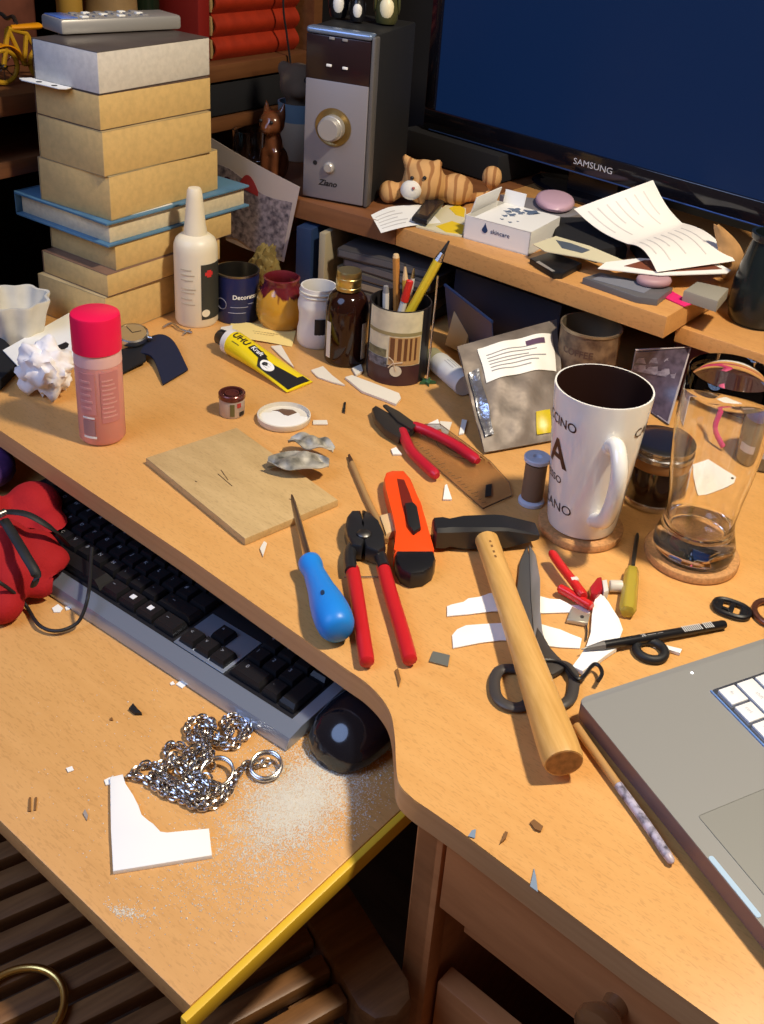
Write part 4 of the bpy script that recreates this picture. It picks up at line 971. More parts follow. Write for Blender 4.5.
for rr in (0.030, 0.038):
    mb = MB(); mb.tube([arc_c+dirv(w)*rr for w in range(170, 300, 6)], 0.0004, 4); mb.build('arc_line', tk, t)
mb = MB(); mb.prism(poly([(486, 485), (492, 484), (491, 496), (485, 497)], DZ+.0024), DZ+0.0022, DZ+0.0027); mb.build('slot_mark', ink, t)

# ---- thread spool
c = P(531, 502); r = 0.0135; h = 0.055
t = thing('thread_spool', 'small spool of brown thread standing beside the white mug', 'spool', c)
mb = MB(); mb.lathe([(0, 0), (r, 0), (r*1.02, 0.001), (r, 0.0035), (r*0.75, 0.006), (r*0.5, 0.007)], at(c), 28); spm = mat('pale_blue_spool', (0.55, 0.60, 0.70), 0.35); mb.build('flange', spm, t)
mb = MB(); mb.lathe([(r*0.5, h-0.008), (r*0.75, h-0.007), (r, h-0.0045), (r*1.02, h-0.001), (r*0.95, h), (r*0.35, h), (r*0.3, h-0.003), (0, h-0.003)], at(c), 28)
mb.build('flange', spm, t)
pr_ = [(0.005, 0.0055)]
mb = MB(); mb.lathe([(0.004, 0.0055)]+[((r*0.82+0.0003*(k % 2)), 0.0065+k*(h-0.0145)/36) for k in range(37)]+[(0.004, h-0.0068)], at(c), 28); mb.build('thread', mat('brown_thread', (0.22, 0.14, 0.08), 0.6), t)

# ---- mug on a cork coaster
def coaster(c, r, label, h=0.0075):
    mb = MB(); mb.lathe([(0, 0.0), (r*0.98, 0.0), (r, 0.001), (r, h-0.001), (r*0.985, h), (0, h)], at(c), 44); o = mb.build('coaster', cork); tag(o, label, 'coaster', 'round cork coasters'); return o
cm = P(580, 528); coaster(cm, 0.0425, 'round cork coaster under the white mug')
c = cm+Vector((0, 0, 0.0079)); hm = 0.152; rb_, rt_ = 0.0345, 0.0472
white_ce = mat('white_glazed_ceramic', (0.80, 0.78, 0.72), 0.16, coat=0.5)
t = thing('mug', 'tall tapered white coffee mug with brown lettering and dark inside', 'mug', c)
def rm(z): return rb_+(rt_-rb_)*(z/hm)
mb = MB(); mb.lathe([(0, 0.0005), (rb_*0.9, 0), (rb_*0.98, 0.002), (rm(0.008), 0.008), (rm(hm-0.002), hm-0.002), (rt_*0.99, hm), (rt_*0.955, hm)], at(c), 56)
def rp_z(z): return rm(z)
mb.build('body', white_ce, t)
mb = MB(); mb.lathe([(rt_*0.956, hm), (rt_*0.93, hm-0.004), (rb_*0.92, 0.006), (0, 0.004)], at(c), 56); mb.build('inside', mat('dark_brown_glaze', (0.020, 0.008, 0.006), 0.3), t)
a0 = face(c); ah = a0+0.36
hd = Vector((math.cos(ah), math.sin(ah), 0))
hpts = spline([c+hd*(rm(0.112)-0.002)+Vector((0, 0, 0.112)), c+hd*(rm(0.112)+0.014)+Vector((0, 0, 0.119)), c+hd*(rm(0.10)+0.030)+Vector((0, 0, 0.104)), c+hd*(rm(0.07)+0.033)+Vector((0, 0, 0.077)), c+hd*(rm(0.05)+0.022)+Vector((0, 0, 0.044)), c+hd*(rm(0.03)-0.002)+Vector((0, 0, 0.026))], 7)
mb = MB(); sdh = Vector((-hd.y, hd.x, 0)); mb.tube(hpts, [0.0095]+[0.0078]*(len(hpts)-2)+[0.0085], 14, flat=1.0)
mb.build('handle', white_ce, t)
def mug_place(z0, da):
    def f(x, y):
        z = z0+y; rr = rm(z)+0.0004; aa = a0+da+x/rr; return Vector((c.x+rr*math.cos(aa), c.y+rr*math.sin(aa), c.z+z))
    return f
bri = mat('brown_mug_print', (0.045, 0.018, 0.014), 0.4)
for txt, sz, z0, da, bold in (('CAPPUCCINO', 0.0135, 0.122, -1.36, 0.01), ('CAFE', 0.0135, 0.122, 1.22, 0.01), ('A', 0.040, 0.087, -0.90, 0.02), ('ESPRESSO', 0.0105, 0.060, -1.24, 0.01), ('AMERICANO', 0.0145, 0.030, -1.40, 0.0)):
    mb = MB(); mb.text(txt, sz, mug_place(z0, da), bold=bold); mb.build('lettering', bri, t)

# ---- beer glass on a cork coaster
cg = P(691, 556); coaster(cg, 0.0460, 'round cork coaster under the tall empty glass')
c = cg+Vector((0, 0, 0.0079)); hg = 0.192
t = thing('beer_glass', 'tall empty curved beer glass at the right side of the desk', 'glass', c)
prof_o = [(0, 0.0), (0.034, 0.0), (0.0385, 0.002), (0.0398, 0.007), (0.0392, 0.014), (0.0362, 0.024), (0.0338, 0.034), (0.0332, 0.044), (0.0350, 0.062), (0.0390, 0.090), (0.0418, 0.120), (0.0425, 0.145), (0.0415, 0.172), (0.0400, hg)]
prof_i = [(0.0384, hg), (0.0400, 0.172), (0.0409, 0.145), (0.0401, 0.120), (0.0372, 0.090), (0.0332, 0.064), (0.0312, 0.046), (0.0312, 0.036), (0.0300, 0.026), (0.0195, 0.020), (0, 0.0185)]
mb = MB(); mb.lathe(prof_o+[(0.0392, hg+0.0006)]+prof_i, at(c), 64); mb.build('body', glass, t, smooth=60)

# ---- dark jar with metal rim
c = P(651, 497); r = 0.0335; h = 0.070
t = thing('storage_jar', 'dark glass jar with steel lid rings, between mug and beer glass', 'jar', c)
mb = MB(); mb.lathe([(0, 0.001), (r*0.96, 0), (r, 0.002), (r, 0.006), (r*0.97, 0.008), (0, 0.0085)], at(c), 44); mb.build('base_ring', steel, t)
mb = MB(); mb.lathe([(r*0.97, 0.007), (r*0.97, 0.052), (r*0.93, 0.056), (0, 0.056)], at(c), 44); mb.build('body', mat('dark_jar_glass', (0.028, 0.012, 0.006), 0.12, coat=0.8), t)
mb = MB(); mb.lathe([(r*0.975, 0.046), (r*0.98, 0.0475), (r*0.98, 0.0545), (r*0.95, 0.0562)], at(c), 44); mb.build('amber_band', mat('amber_jar_band', (0.30, 0.13, 0.035), 0.2, coat=0.5), t)
mb = MB(); mb.lathe([(r*0.92, 0.0555), (r*1.0, 0.057), (r*1.0, 0.061), (r*0.95, 0.0625), (r*0.95, 0.065), (r*0.99, 0.0665), (r*0.99, h-0.001), (r*0.93, h), (r*0.6, h+0.0005), (0, h+0.0005)], at(c), 44); mb.build('lid', mat('dull_lid_steel', (0.36, 0.35, 0.36), 0.25, 1.0), t)
coaster_c = P(651, 507)

# ---- hammer
p0 = UP(P(433, 533, DZ+.014), 0.0138); p1 = UP(P(537, 531, DZ+.014), 0.0138)
hd = (p1-p0).normalized(); hl = (p1-p0).length; hy = Vector((-hd.y, hd.x, 0))
t = thing('hammer', 'hammer with black steel head and wooden handle lying across the scissors', 'hammer', Z3((p0+p1)/2, DZ))
def hring(x, hw, hv, ch=0.28):
    pts = []
    for sx_, sy_ in ((1, -1), (1, 1), (-1, 1), (-1, -1)):
        pass
    cx_ = min(hw, hv)*ch
    o8 = [(hw, -hv+cx_), (hw, hv-cx_), (hw-cx_, hv), (-hw+cx_, hv), (-hw, hv-cx_), (-hw, -hv+cx_), (-hw+cx_, -hv), (hw-cx_, -hv)]
    return [p0+hd*x+hy*a_+Vector((0, 0, b_)) for a_, b_ in o8]
mb = MB(); mb.loft([hring(0, 0.0100, 0.0100), hring(0.0015, 0.0118, 0.0118), hring(0.010, 0.0122, 0.0122), hring(0.016, 0.0108, 0.0116, 0.35), hring(0.030, 0.0128, 0.0128, 0.25), hring(0.060, 0.0132, 0.0128, 0.2), hring(0.070, 0.0128, 0.0118, 0.2), hring(hl-0.003, 0.0108, 0.0040, 0.3), hring(hl, 0.0100, 0.0030, 0.3)])
mb.build('head', blacksteel, t)
g0 = UP(P(484, 532, DZ+.014), 0.0138)+hy*0.006; g1 = UP(P(564, 763, DZ+.020), 0.0200)
gd = (g1-g0).normalized(); gl = (g1-g0).length
def oval(q, rw, rh, n=24):
    sd_ = gd.cross(Vector((0, 0, 1))).normalized(); u_ = sd_.cross(gd)
    return [q+sd_*(rw*math.cos(2*PI*k/n))+u_*(rh*math.sin(2*PI*k/n)) for k in range(n)]
mb = MB(); mb.loft([oval(g0+gd*(gl*t_), w_, h_) for t_, w_, h_ in ((-0.02, 0.0095, 0.0082), (0.0, 0.0108, 0.0096), (0.05, 0.0112, 0.0100), (0.2, 0.0110, 0.0098), (0.4, 0.0112, 0.0098), (0.6, 0.0124, 0.0106), (0.8, 0.0142, 0.0120), (0.93, 0.0154, 0.0132), (0.985, 0.0154, 0.0132), (1.0, 0.0142, 0.0120))])
hh = mb.build('handle', handlewood, t, smooth=50)
mb = MB(); mb.loft([oval(g1+gd*0.0001, 0.0135, 0.0113), oval(g1+gd*0.0004, 0.0132, 0.0110)]); mb.build('end_grain', mat('end_grain_wood', (0.42, 0.19, 0.05), 0.6, noise=0.4, nscale=200), hh)
for k, (tt, s_) in enumerate(((0.12, 0.8), (0.145, 1), (0.175, 0.9), (0.20, 1))):
    mb = MB(); sd_ = gd.cross(Vector((0, 0, 1))).normalized(); u_ = sd_.cross(gd)
    q_ = g0+gd*(gl*tt)+u_*0.00995+sd_*0.001
    mb.box((0, 0, 0), (0.0032*s_, 0.0018, 0.0003), frame(q_, gd, sd_)); mb.build('stamp_mark', mat('stamp_brown', (0.22, 0.10, 0.03), 0.7), hh)

# ---- scissors
t = thing('scissors', 'closed grey scissors with ring handles partly under the hammer handle', 'scissors', P(535, 630))
z1 = DZ+0.0042
bl = mat('scissor_steel', (0.20, 0.20, 0.20), 0.38, 0.75); bl2 = mat('scissor_steel_bright', (0.52, 0.50, 0.46), 0.3, 0.8); br = mat('scissor_handle_plastic', (0.055, 0.048, 0.045), 0.4)
mb = MB(); mb.prism(poly([(527, 545), (520, 562), (517, 590), (518, 608), (524, 632), (535, 655), (545, 662), (549, 650), (540, 625), (536, 600), (533, 570)], z1), DZ+0.0012, z1, bev=0.0008); mb.build('blade', bl, t)
mb = MB(); mb.prism(poly([(529, 545), (536, 556), (540, 580), (540, 612), (541, 632), (548, 652), (540, 656), (534, 636), (531, 600)], z1), DZ+0.0026, z1+0.0014, bev=0.0010); mb.build('blade', bl2, t)
mb = MB(); mb.prism(poly([(537, 628), (541, 634), (549, 650), (561, 660), (566, 668), (552, 676), (542, 668), (533, 650)], z1+.001), DZ+0.0022, z1+0.0026, bev=0.0012); mb.build('shank', br, t)
for px in ([(497, 667), (511, 664), (527, 668), (535, 682), (533, 700), (522, 708), (506, 706), (494, 696), (491, 680)], [(552, 663), (565, 661), (575, 670), (578, 684), (573, 699), (560, 706), (548, 702), (543, 688), (545, 673)]):
    pts = spline([P(x, y, DZ+.005)*1.0 for x, y in px], 5, True); cen = sum((q for q in pts), Vector())/len(pts)
    mb = MB(); mb.tube([Vector((q.x, q.y, DZ+0.0031)) + (Z3(cen, 0)-Z3(q, 0)).normalized()*0.003 for q in pts], 0.0048, 10, closed=True, flat=0.6, up=(0, 0, 1)); mb.build('finger_ring', br, t)

# ---- white carved pieces
grpw = 'white carved card pieces on the desk'
def piece(px, label, h=0.0038):
    mb = MB(); mb.prism(poly(px, DZ+h), DZ+0.0002, DZ+h, bev=0.0004); o = mb.build('carved_piece', white_card); tag(o, label, 'card piece', grpw); return o
strip1 = [(447, 606), (452, 604), (464, 602), (468, 598), (480, 597), (489, 593), (505, 592), (522, 593), (541, 596), (550, 599), (560, 599), (571, 605), (590, 606), (590, 613), (571, 612), (541, 613), (515, 611), (492, 611), (470, 614), (447, 616)]
strip2 = [(452, 635), (457, 629), (466, 625), (482, 624), (500, 623), (520, 622), (539, 623), (550, 627), (560, 629), (570, 634), (582, 638), (580, 648), (560, 647), (541, 645), (520, 640), (500, 640), (478, 643), (453, 648)]
piece(strip1, 'upper white carved strip running under hammer handle and scissors', 0.0011)
piece(strip2, 'lower white carved strip running under hammer handle and scissors', 0.0011)
piece([(598, 592), (604, 596), (609, 602), (614, 611), (619, 618), (623, 629), (619, 640), (617, 648), (606, 655), (597, 662), (590, 666), (583, 671), (572, 666), (580, 656), (587, 646), (591, 632), (592, 615), (594, 602)], 'jagged white wedge of card under the pencil tip', 0.0045)

# ---- red-handled pocket clippers
t = thing('wire_stripper', 'small red-handled hand tool with pale metal jaw above the white wedge', 'hand tool', P(575, 595))
for px, hh in (([(552, 553), (561, 566), (572, 580), (584, 596)], 0.0125), ([(559, 588), (570, 594), (580, 600), (592, 607)], 0.0065)):
    pts = spline(chain(px, hh), 5); n_ = len(pts); mb = MB(); mb.tube(pts, [0.0045]+[0.0062]*(n_-2)+[0.0045], 14, flat=0.7); mb.build('handle', mat('glossy_red_plastic', (0.62, 0.02, 0.02), 0.25), t)
mb = MB(); mb.prism(poly([(572, 606), (590, 614), (588, 623), (567, 619)], DZ+.005), DZ+0.0010, DZ+0.005, bev=0.0008); mb.build('jaw', mat('pale_jaw_metal', (0.50, 0.46, 0.38), 0.35, 0.6), t)
mb = MB(); mb.lathe([(0, 0), (0.0018, 0), (0.0018, 0.0006), (0, 0.0006)], at(UP(P(582, 617, DZ+.005), 0.005)), 12); mb.build('pin_hole', darksteel, t)
mb = MB(); mb.tube(spline(chain([(585, 621), (587, 630), (586, 640)], 0.002), 4), 0.0008, 6); mb.build('spring', darksteel, t)
mb = MB(); mb.box((0, 0, 0.0165), (0.007, 0.005, 0.003), at(P(572, 594)) @ rotz(20), bev=0.001); mb.build('catch', pwhite, t)
# ---- red and white connector
t = thing('connector', 'tiny red and white plastic connector right of the red hand tool', 'connector', P(603, 590))
mb = MB(); mb.prism(poly([(590, 586), (597, 577), (602, 576), (603, 588), (597, 594), (591, 593)], DZ+.010), DZ+0.0003, DZ+0.010, bev=0.002); mb.build('red_body', mat('dark_red_plastic', (0.40, 0.012, 0.02), 0.25), t)
mb = MB(); mb.prism(poly([(602, 580), (607, 579), (609, 590), (604, 592)], DZ+.009), DZ+0.0003, DZ+0.009, bev=0.001); mb.build('white_block', pwhite, t)
mb = MB(); mb.lathe([(0, 0), (0.0050, 0), (0.0055, 0.001), (0.0055, 0.011), (0, 0.012)], axis(UP(P(609, 591), 0.0058), dirv(8)), 16); mb.build('white_barrel', mat('cream_plastic', (0.66, 0.60, 0.48), 0.4), t)

# ---- small yellow screwdriver
t = thing('screwdriver', 'small precision screwdriver with clear yellow handle right of the white wedge', 'screwdriver', P(628, 600))
e0, h0, h1 = UP(P(637, 536), 0.0028), UP(P(631, 575), 0.0064), UP(P(626, 619), 0.0076)
mb = MB(); mb.tube([e0, e0.lerp(h0, 0.08), h0], [0.0012, 0.0021, 0.0021], 10); mb.build('shaft', darksteel, t)
dd = (h1-h0); L_ = dd.length
mb = MB(); n6 = 24
mx = axis(h0, dd)
rings = []
for tt, rr in ((0, 0.0045), (0.04, 0.0062), (0.25, 0.0068), (0.6, 0.0072), (0.92, 0.0074), (0.99, 0.0062), (1.0, 0.004)):
    rings.append([mx @ Vector((rr*(1+0.06*math.cos(6*2*PI*k/n6))*math.cos(2*PI*k/n6), rr*(1+0.06*math.cos(6*2*PI*k/n6))*math.sin(2*PI*k/n6), tt*L_)) for k in range(n6)])
mb.loft(rings); mb.build('handle', mat('clear_yellow_plastic', (0.60, 0.46, 0.06), 0.15, trans=0.35, ior=1.4), t)

# ---- black pencil
t = thing('pencil', 'short black pencil with silver print lying across the white wedge', 'pencil', P(650, 640))
q0, q1 = UP(P(581, 650, DZ+.007), 0.0078), UP(P(724, 628), 0.0042)
mb = MB(); mb.tube([q0, q0.lerp(q1, 0.035)], [0.0004, 0.0013], 8); mb.build('lead', darksteel, t)
mb = MB(); mb.tube([q0.lerp(q1, 0.035), q0.lerp(q1, 0.15)], [0.0013, 0.0040], 8); mb.build('sharpened_tip', mat('grey_sharpened_tip', (0.13, 0.12, 0.11), 0.5), t)
mb = MB(); mb.tube([q0.lerp(q1, 0.15), q0.lerp(q1, 0.985), q1], [0.0040, 0.0040, 0.0034], 12); mb.build('shaft', black_pl, t)
pd = (q1-q0).normalized(); ps = Vector((-pd.y, pd.x, 0)); pu = pd.cross(ps)
mb = MB(); mb.text('|||||||||| |||||', 0.0075, lambda x, y: q0.lerp(q1, 0.79)+pd*x+ps*(y-0.0006)+pu*(0.0041-0.05*abs(y)), bold=0.03); mb.text('2B ------ ----', 0.0045, lambda x, y: q0.lerp(q1, 0.47)+pd*x+ps*(y-0.0006)+pu*(0.00415-0.03*abs(y))); mb.build('lettering', mat('silver_print_bright', (0.6, 0.6, 0.58), 0.4), t)

# ---- black ring, buckle, ring at the frame's edge, wire clip
mb = MB(); c = UP(P(650, 653), 0.0028); mb.torus(at(c) @ rotz(-12) @ Matrix.Diagonal((1, 0.95, 1, 1)), 0.0122, 0.0040, 28, 10); o = mb.build('ring', black_rub); tag(o, 'small black rubber ring below the pencil beside the laptop', 'ring')
c = P(731, 611)
t = thing('buckle', 'oval black strap buckle with two windows near the beer glass', 'buckle', c)
bx = at(c) @ rotz(-22) @ Matrix.Diagonal((0.86, 0.9, 0.95, 1))
outer = [Vector((0.0185*math.copysign(abs(math.cos(w))**0.75, math.cos(w)), 0.0115*math.copysign(abs(math.sin(w))**0.85, math.sin(w)), 0.0030)) for w in [2*PI*k/32 for k in range(32)]]
mb = MB(); mb.tube([bx @ q for q in outer], 0.0027, 8, closed=True, up=(0, 0, 1)); mb.build('frame', black_pl, t)
for x_, w_ in ((0.0, 0.005), (0.0130, 0.007), (-0.0130, 0.007)):
    mb = MB(); mb.box((x_, 0, 0.0030), (w_, 0.0190, 0.0036), bx, bev=0.0006); mb.build('bar', black_pl, t)
mb = MB(); mb.box((-0.006, -0.004, 0.0030), (0.010, 0.003, 0.003), bx, bev=0.0005); mb.build('tongue', black_pl, t)
mb = MB(); c = UP(P(771, 616), 0.003); mb.torus(at(c) @ Matrix.Diagonal((1, 1.15, 1, 1)), 0.0155, 0.0030, 30, 10); o = mb.build('ring', mat('dark_copper', (0.20, 0.08, 0.05), 0.3, 0.7)); tag(o, 'dark copper ring at the right edge of the photo beside the buckle', 'ring')
mb = MB(); mb.tube(spline(chain([(545, 660), (556, 661), (566, 666), (572, 674), (578, 679), (584, 676), (590, 668), (595, 664), (600, 667), (602, 674), (598, 681)], 0.008), 4), 0.0017, 8); o = mb.build('wire_clip', black_pl); tag(o, 'black bent wire clip hooked beside the right scissor ring', 'clip')

# ---- paint brush by the laptop
t = thing('paintbrush', 'thin paintbrush with silver-flecked end lying along the laptop edge', 'brush', P(625, 790))
hp = chain([(576, 726), (590, 746), (618, 785)], 0.0040); tpq = chain([(618, 785), (645, 822), (668, 856)], 0.0036)
mb = MB(); mb.tube(hp, [0.0036, 0.0034, 0.0032], 10); mb.build('handle', mat('varnished_brush_wood', (0.50, 0.28, 0.10), 0.35), t)
mb = MB(); mb.tube(spline(tpq, 4), [0.0034]*8+[0.0032], 10); mb.build('flecked_end', mat('silver_flecked_paint', (0.52, 0.48, 0.58), 0.35, col2=(0.05, 0.045, 0.06), nscale=160), t)
mb = MB(); q_ = tpq[-1]; qd = (tpq[-1]-tpq[-2]).normalized(); mb.tube([q_, q_+qd*0.004, q_+qd*0.006], [0.0032, 0.0028, 0.001], 10); mb.build('rounded_end', mat('lilac_paint', (0.5, 0.42, 0.45), 0.3), t)

# ---- laptop
LZ = DZ+0.0195
lc = P(578, 699, LZ); lf = (P(762, 925, LZ)-lc).normalized(); ls = Vector((-lf.y, lf.x, 0))
t = thing('laptop', 'silver aluminium laptop base with white keys at the lower right', 'laptop', Z3(lc, DZ))
fx = frame(Z3(lc, DZ), lf)
LW, LD = 0.357, 0.245
mb = MB(); 
def rrect(x0, y0, x1, y1, r_, n=6):
    out = []
    for cx_, cy_, s_ in ((x1-r_, y1-r_, 0), (x0+r_, y1-r_, 90), (x0+r_, y0+r_, 180), (x1-r_, y0+r_, 270)):
        for k in range(n+1):
            w = math.radians(s_+90*k/n); out.append((cx_+r_*math.cos(w), cy_+r_*math.sin(w)))
    return out
mb.prism(rrect(0, 0, LW, LD, 0.006), 0.0045, 0.0195, fx, 0, 0.0010, 1); mb.build('base', [alu, mat('laptop_side', (0.20, 0.14, 0.14), 0.45, 0.4)], t, 30)
mb = MB(); mb.prism(rrect(0.004, 0.004, LW-0.004, LD-0.004, 0.006), 0.0006, 0.0045, fx); mb.build('underside', black_rub, t)
kx0, kx1, ky0, ky1 = 0.0325, LW-0.0325, 0.1045, 0.214
mb = MB(); mb.prism(rrect(kx0, ky0, kx1, ky1, 0.003), 0.0195, 0.0201, fx); mb.build('keyboard_well', mat('well_aluminium', (0.34, 0.37, 0.46), 0.25, 0.9), t)
mb = MB(); mb.box(((kx0+kx1)/2, ky0-0.0006, 0.0201), (kx1-kx0, 0.0013, 0.0014), fx, bev=0.0004); mb.build('well_edge', mat('well_edge_reflection', (0.22, 0.40, 0.80), 0.3, 0.3), t)  # blue reflection along the well painted as the edge colour
wk = mat('white_key', (0.82, 0.82, 0.80), 0.4)
y_ = ky0+0.0035
rows = [[1, 1, 1, 1.3, 5, 1.3, 1, 1, 1, 1], [2.3]+[1]*10+[2.3], [1.75]+[1]*11+[1.75], [1.5]+[1]*12+[1], [1]*13+[1.5]]
kp_ = 0.0192
lk = mat('key_grey_print', (0.45, 0.45, 0.47), 0.5)
letters = [['fn', 'ctrl', 'alt', 'cmd'], ['shift', 'Z', 'X', 'C', 'V', 'B'], ['caps', 'A', 'S', 'D', 'F'], ['tab', 'Q', 'W', 'E', 'R'], ['~', '1', '2', '3', '4']]
for ri, rw in enumerate(rows):
    tot = sum(rw); sc = (kx1-kx0-0.004)/tot; x_ = kx0+0.002
    for ci, w in enumerate(rw):
        ww = w*sc
        q = MB(); q.box((x_+ww/2, y_+0.0085, 0.0211), (ww-0.0026, 0.0164, 0.0022), fx, bev=0.0007)
        ko = q.build('key', wk, t)
        if ci < len(letters[ri]) and letters[ri][ci] and ci < 3:
            q = MB(); q.text(letters[ri][ci], 0.0046 if len(letters[ri][ci]) > 1 else 0.0060, lambda x, y: fx @ Vector((x_+ww*0.42+x, y_+0.0085+y, 0.02235))); q.build('key_lettering', lk, ko)
        x_ += ww
    y_ += kp_
mb = MB(); q_ = rrect(LW/2-0.0530, 0.016, LW/2+0.0530, 0.083, 0.002); mb.prism(q_, 0.0195, 0.0197, fx); mb.build('trackpad', mat('trackpad_aluminium', (0.275, 0.275, 0.25), 0.45, 0.25), t)
mb = MB(); mb.tube([fx @ Vector((x, y, 0.0197)) for x, y in q_], 0.00035, 5, closed=True); mb.build('trackpad_seam', mat('seam_grey', (0.20, 0.20, 0.18), 0.5), t)
mb = MB(); mb.prism(rrect(LW/2-0.024, 0.0002, LW/2+0.024, 0.0042, 0.0018), 0.0195, 0.0199, fx); mb.build('thumb_notch', mat('notch_blue_reflection', (0.50, 0.68, 0.85), 0.3, 0.2), t)  # pale blue paints the reflection in the notch
mb = MB(); w_ = fx.inverted() @ P(692, 673, LZ); mb.lathe([(0, 0.0195), (0.0011, 0.0195), (0.0011, 0.0200), (0, 0.0201)], fx @ Matrix.Translation((w_.x, w_.y, 0)), 12); mb.build('indicator', mat('status_lamp', (0.9, 0.9, 0.9), 0.3, emit=(1, 1, 1, 2.0)), t)

# ============================================================ on the raised shelf
# ---- loudspeaker
q0 = P(303, 197, SZ); q1 = P(363, 208, SZ)
sa = angof(q1-q0); sw = (q1-q0).length; shh = 0.232; sdp = 0.165
fx = frame(q0, q1-q0)
def spf(x, y): 
    w = fx.inverted() @ PV(x, y, q0, sa); return w
t = thing('loudspeaker', 'tall black and silver loudspeaker with round volume knob', 'loudspeaker', q0)
mb = MB(); mb.box((sw/2, sdp/2+0.008, shh/2), (sw+0.006, sdp, shh-0.001), fx, bev=0.003); mb.build('cabinet', mat('black_speaker_vinyl', (0.012, 0.012, 0.012), 0.6), t)
zb_ = spf(338, 82).z
mb = MB(); mb.box((sw/2, 0.004, 0.002+zb_/2), (sw, 0.014, zb_-0.002), fx, bev=0.002); fp = mb.build('front_panel', mat('silver_speaker_front', (0.27, 0.25, 0.26), 0.42, 0.25), t)
mb = MB(); mb.box((sw/2, 0.004, (zb_+shh-0.008)/2), (sw, 0.014, shh-0.008-zb_), fx, bev=0.001); mb.build('display_panel', mat('dark_plum_panel', (0.020, 0.010, 0.012), 0.2), t)
mb = MB(); mb.box((sw/2, 0.007, shh-0.003), (sw+0.002, 0.022, 0.009), fx, bev=0.004, seg=4); mb.build('top_trim', mat('blue_lit_trim', (0.22, 0.30, 0.45), 0.25, 0.5), t)  # bluish tint paints the window light on the top edge
mb = MB(); mb.box((sw+0.0035, 0.006, shh/2), (0.006, 0.018, shh-0.004), fx, bev=0.002); mb.build('side_trim', mat('grey_side_trim', (0.14, 0.13, 0.12), 0.4, 0.3), t)
k = spf(334, 127); kf = fx @ Vector((k.x, -0.003, k.z)); out = -(fx.to_3x3() @ Vector((0, 1, 0)))
mb = MB(); mb.lathe([(0.026, -0.001), (0.026, 0.0012), (0.0235, 0.0012), (0.0225, 0.0004), (0, 0.0004)], axis(kf, out), 40); mb.build('knob_ring', mat('bronze_ring', (0.30, 0.20, 0.07), 0.35, 0.7), t)
mb = MB(); mb.lathe([(0.0175, 0.0005), (0.0172, 0.010), (0.0160, 0.011), (0.0158, 0.017), (0.0140, 0.0195), (0, 0.0200)], axis(kf, out), 36); mb.build('volume_knob', silver_pl, t)
k = spf(330, 167); mb = MB(); mb.lathe([(0.0078, -0.0005), (0.0074, 0.004), (0.0055, 0.0058), (0, 0.006)], axis(fx @ Vector((k.x, -0.003, k.z)), out), 24); mb.build('power_button', silver_pl, t)
k = spf(316, 162); mb = MB(); mb.lathe([(0.0032, -0.0005), (0.0032, 0.0006), (0, 0.0006)], axis(fx @ Vector((k.x, -0.003, k.z)), out), 16); mb.build('socket', ink, t)
for x, y, m in ((330, 65, white_p), (346, 68, white_p), (333, 38, greyink), (346, 40, greyink)):
    k = spf(x, y); mb = MB(); mb.box((k.x, -0.0035, k.z), (0.0075, 0.002, 0.0035), fx, bev=0.0008); mb.build('indicator', m, t)
k = spf(329, 183); mb = MB(); mb.text('Ziano', 0.0115, lambda x, y: fx @ Vector((k.x+x+0.25*y, -0.0034, k.z+y)), bold=0.03); mb.build('lettering', ink, t)
# ---- figurines on top of the speaker
tz = SZ+shh+0.0022
def figurine(px, py, hgt, label, body_m, belly_m, wide=1.0):
    b0 = P(px, py, tz); fc = math.degrees(face(b0))
    m = at(b0) @ rotz(fc)
    t = thing('figurine', label, 'figurine', b0, 'figurines on the loudspeaker')
    r = 0.012*wide
    mb = MB(); mb.lathe([(0, 0), (r*0.9, 0), (r*1.05, hgt*0.08), (r*1.1, hgt*0.3), (r*0.8, hgt*0.58), (r*0.62, hgt*0.66), (r*0.74, hgt*0.78), (r*0.66, hgt*0.92), (r*0.3, hgt*0.995), (0, hgt)], m, 24); mb.build('body', body_m, t)
    mb = MB(); mb.sphere(m @ Vector((r*0.38, 0, hgt*0.29)), (r*0.82, r*0.80, hgt*0.29), rotz(fc), n=18); mb.build('belly', belly_m, t)
    mb = MB(); mb.lathe([(0.003, 0), (0.002, 0.005), (0, 0.009)], axis(m @ Vector((r*0.62, 0, hgt*0.8)), m.to_3x3() @ Vector((1, 0, -0.1))), 10); mb.build('beak', brass, t)
    for s_ in (-1, 1):
        mb = MB(); mb.sphere(m @ Vector((0, s_*r*1.08, hgt*0.38)), (r*0.5, r*0.18, hgt*0.2), rotz(fc), n=12); mb.build('wing', body_m, t)
wbel = mat('white_figurine_paint', (0.75, 0.72, 0.66), 0.4)
figurine(338, 17, 0.055, 'leftmost small black and white figurine on the loudspeaker', black_pl, wbel, 0.95)
figurine(357, 21, 0.045, 'middle small black and white figurine on the loudspeaker', black_pl, wbel, 0.8)
figurine(386, 23, 0.065, 'rightmost cream-bellied figurine on the loudspeaker', mat('olive_figurine_paint', (0.06, 0.06, 0.02), 0.4), mat('cream_figurine_paint', (0.78, 0.70, 0.46), 0.4), 1.25)

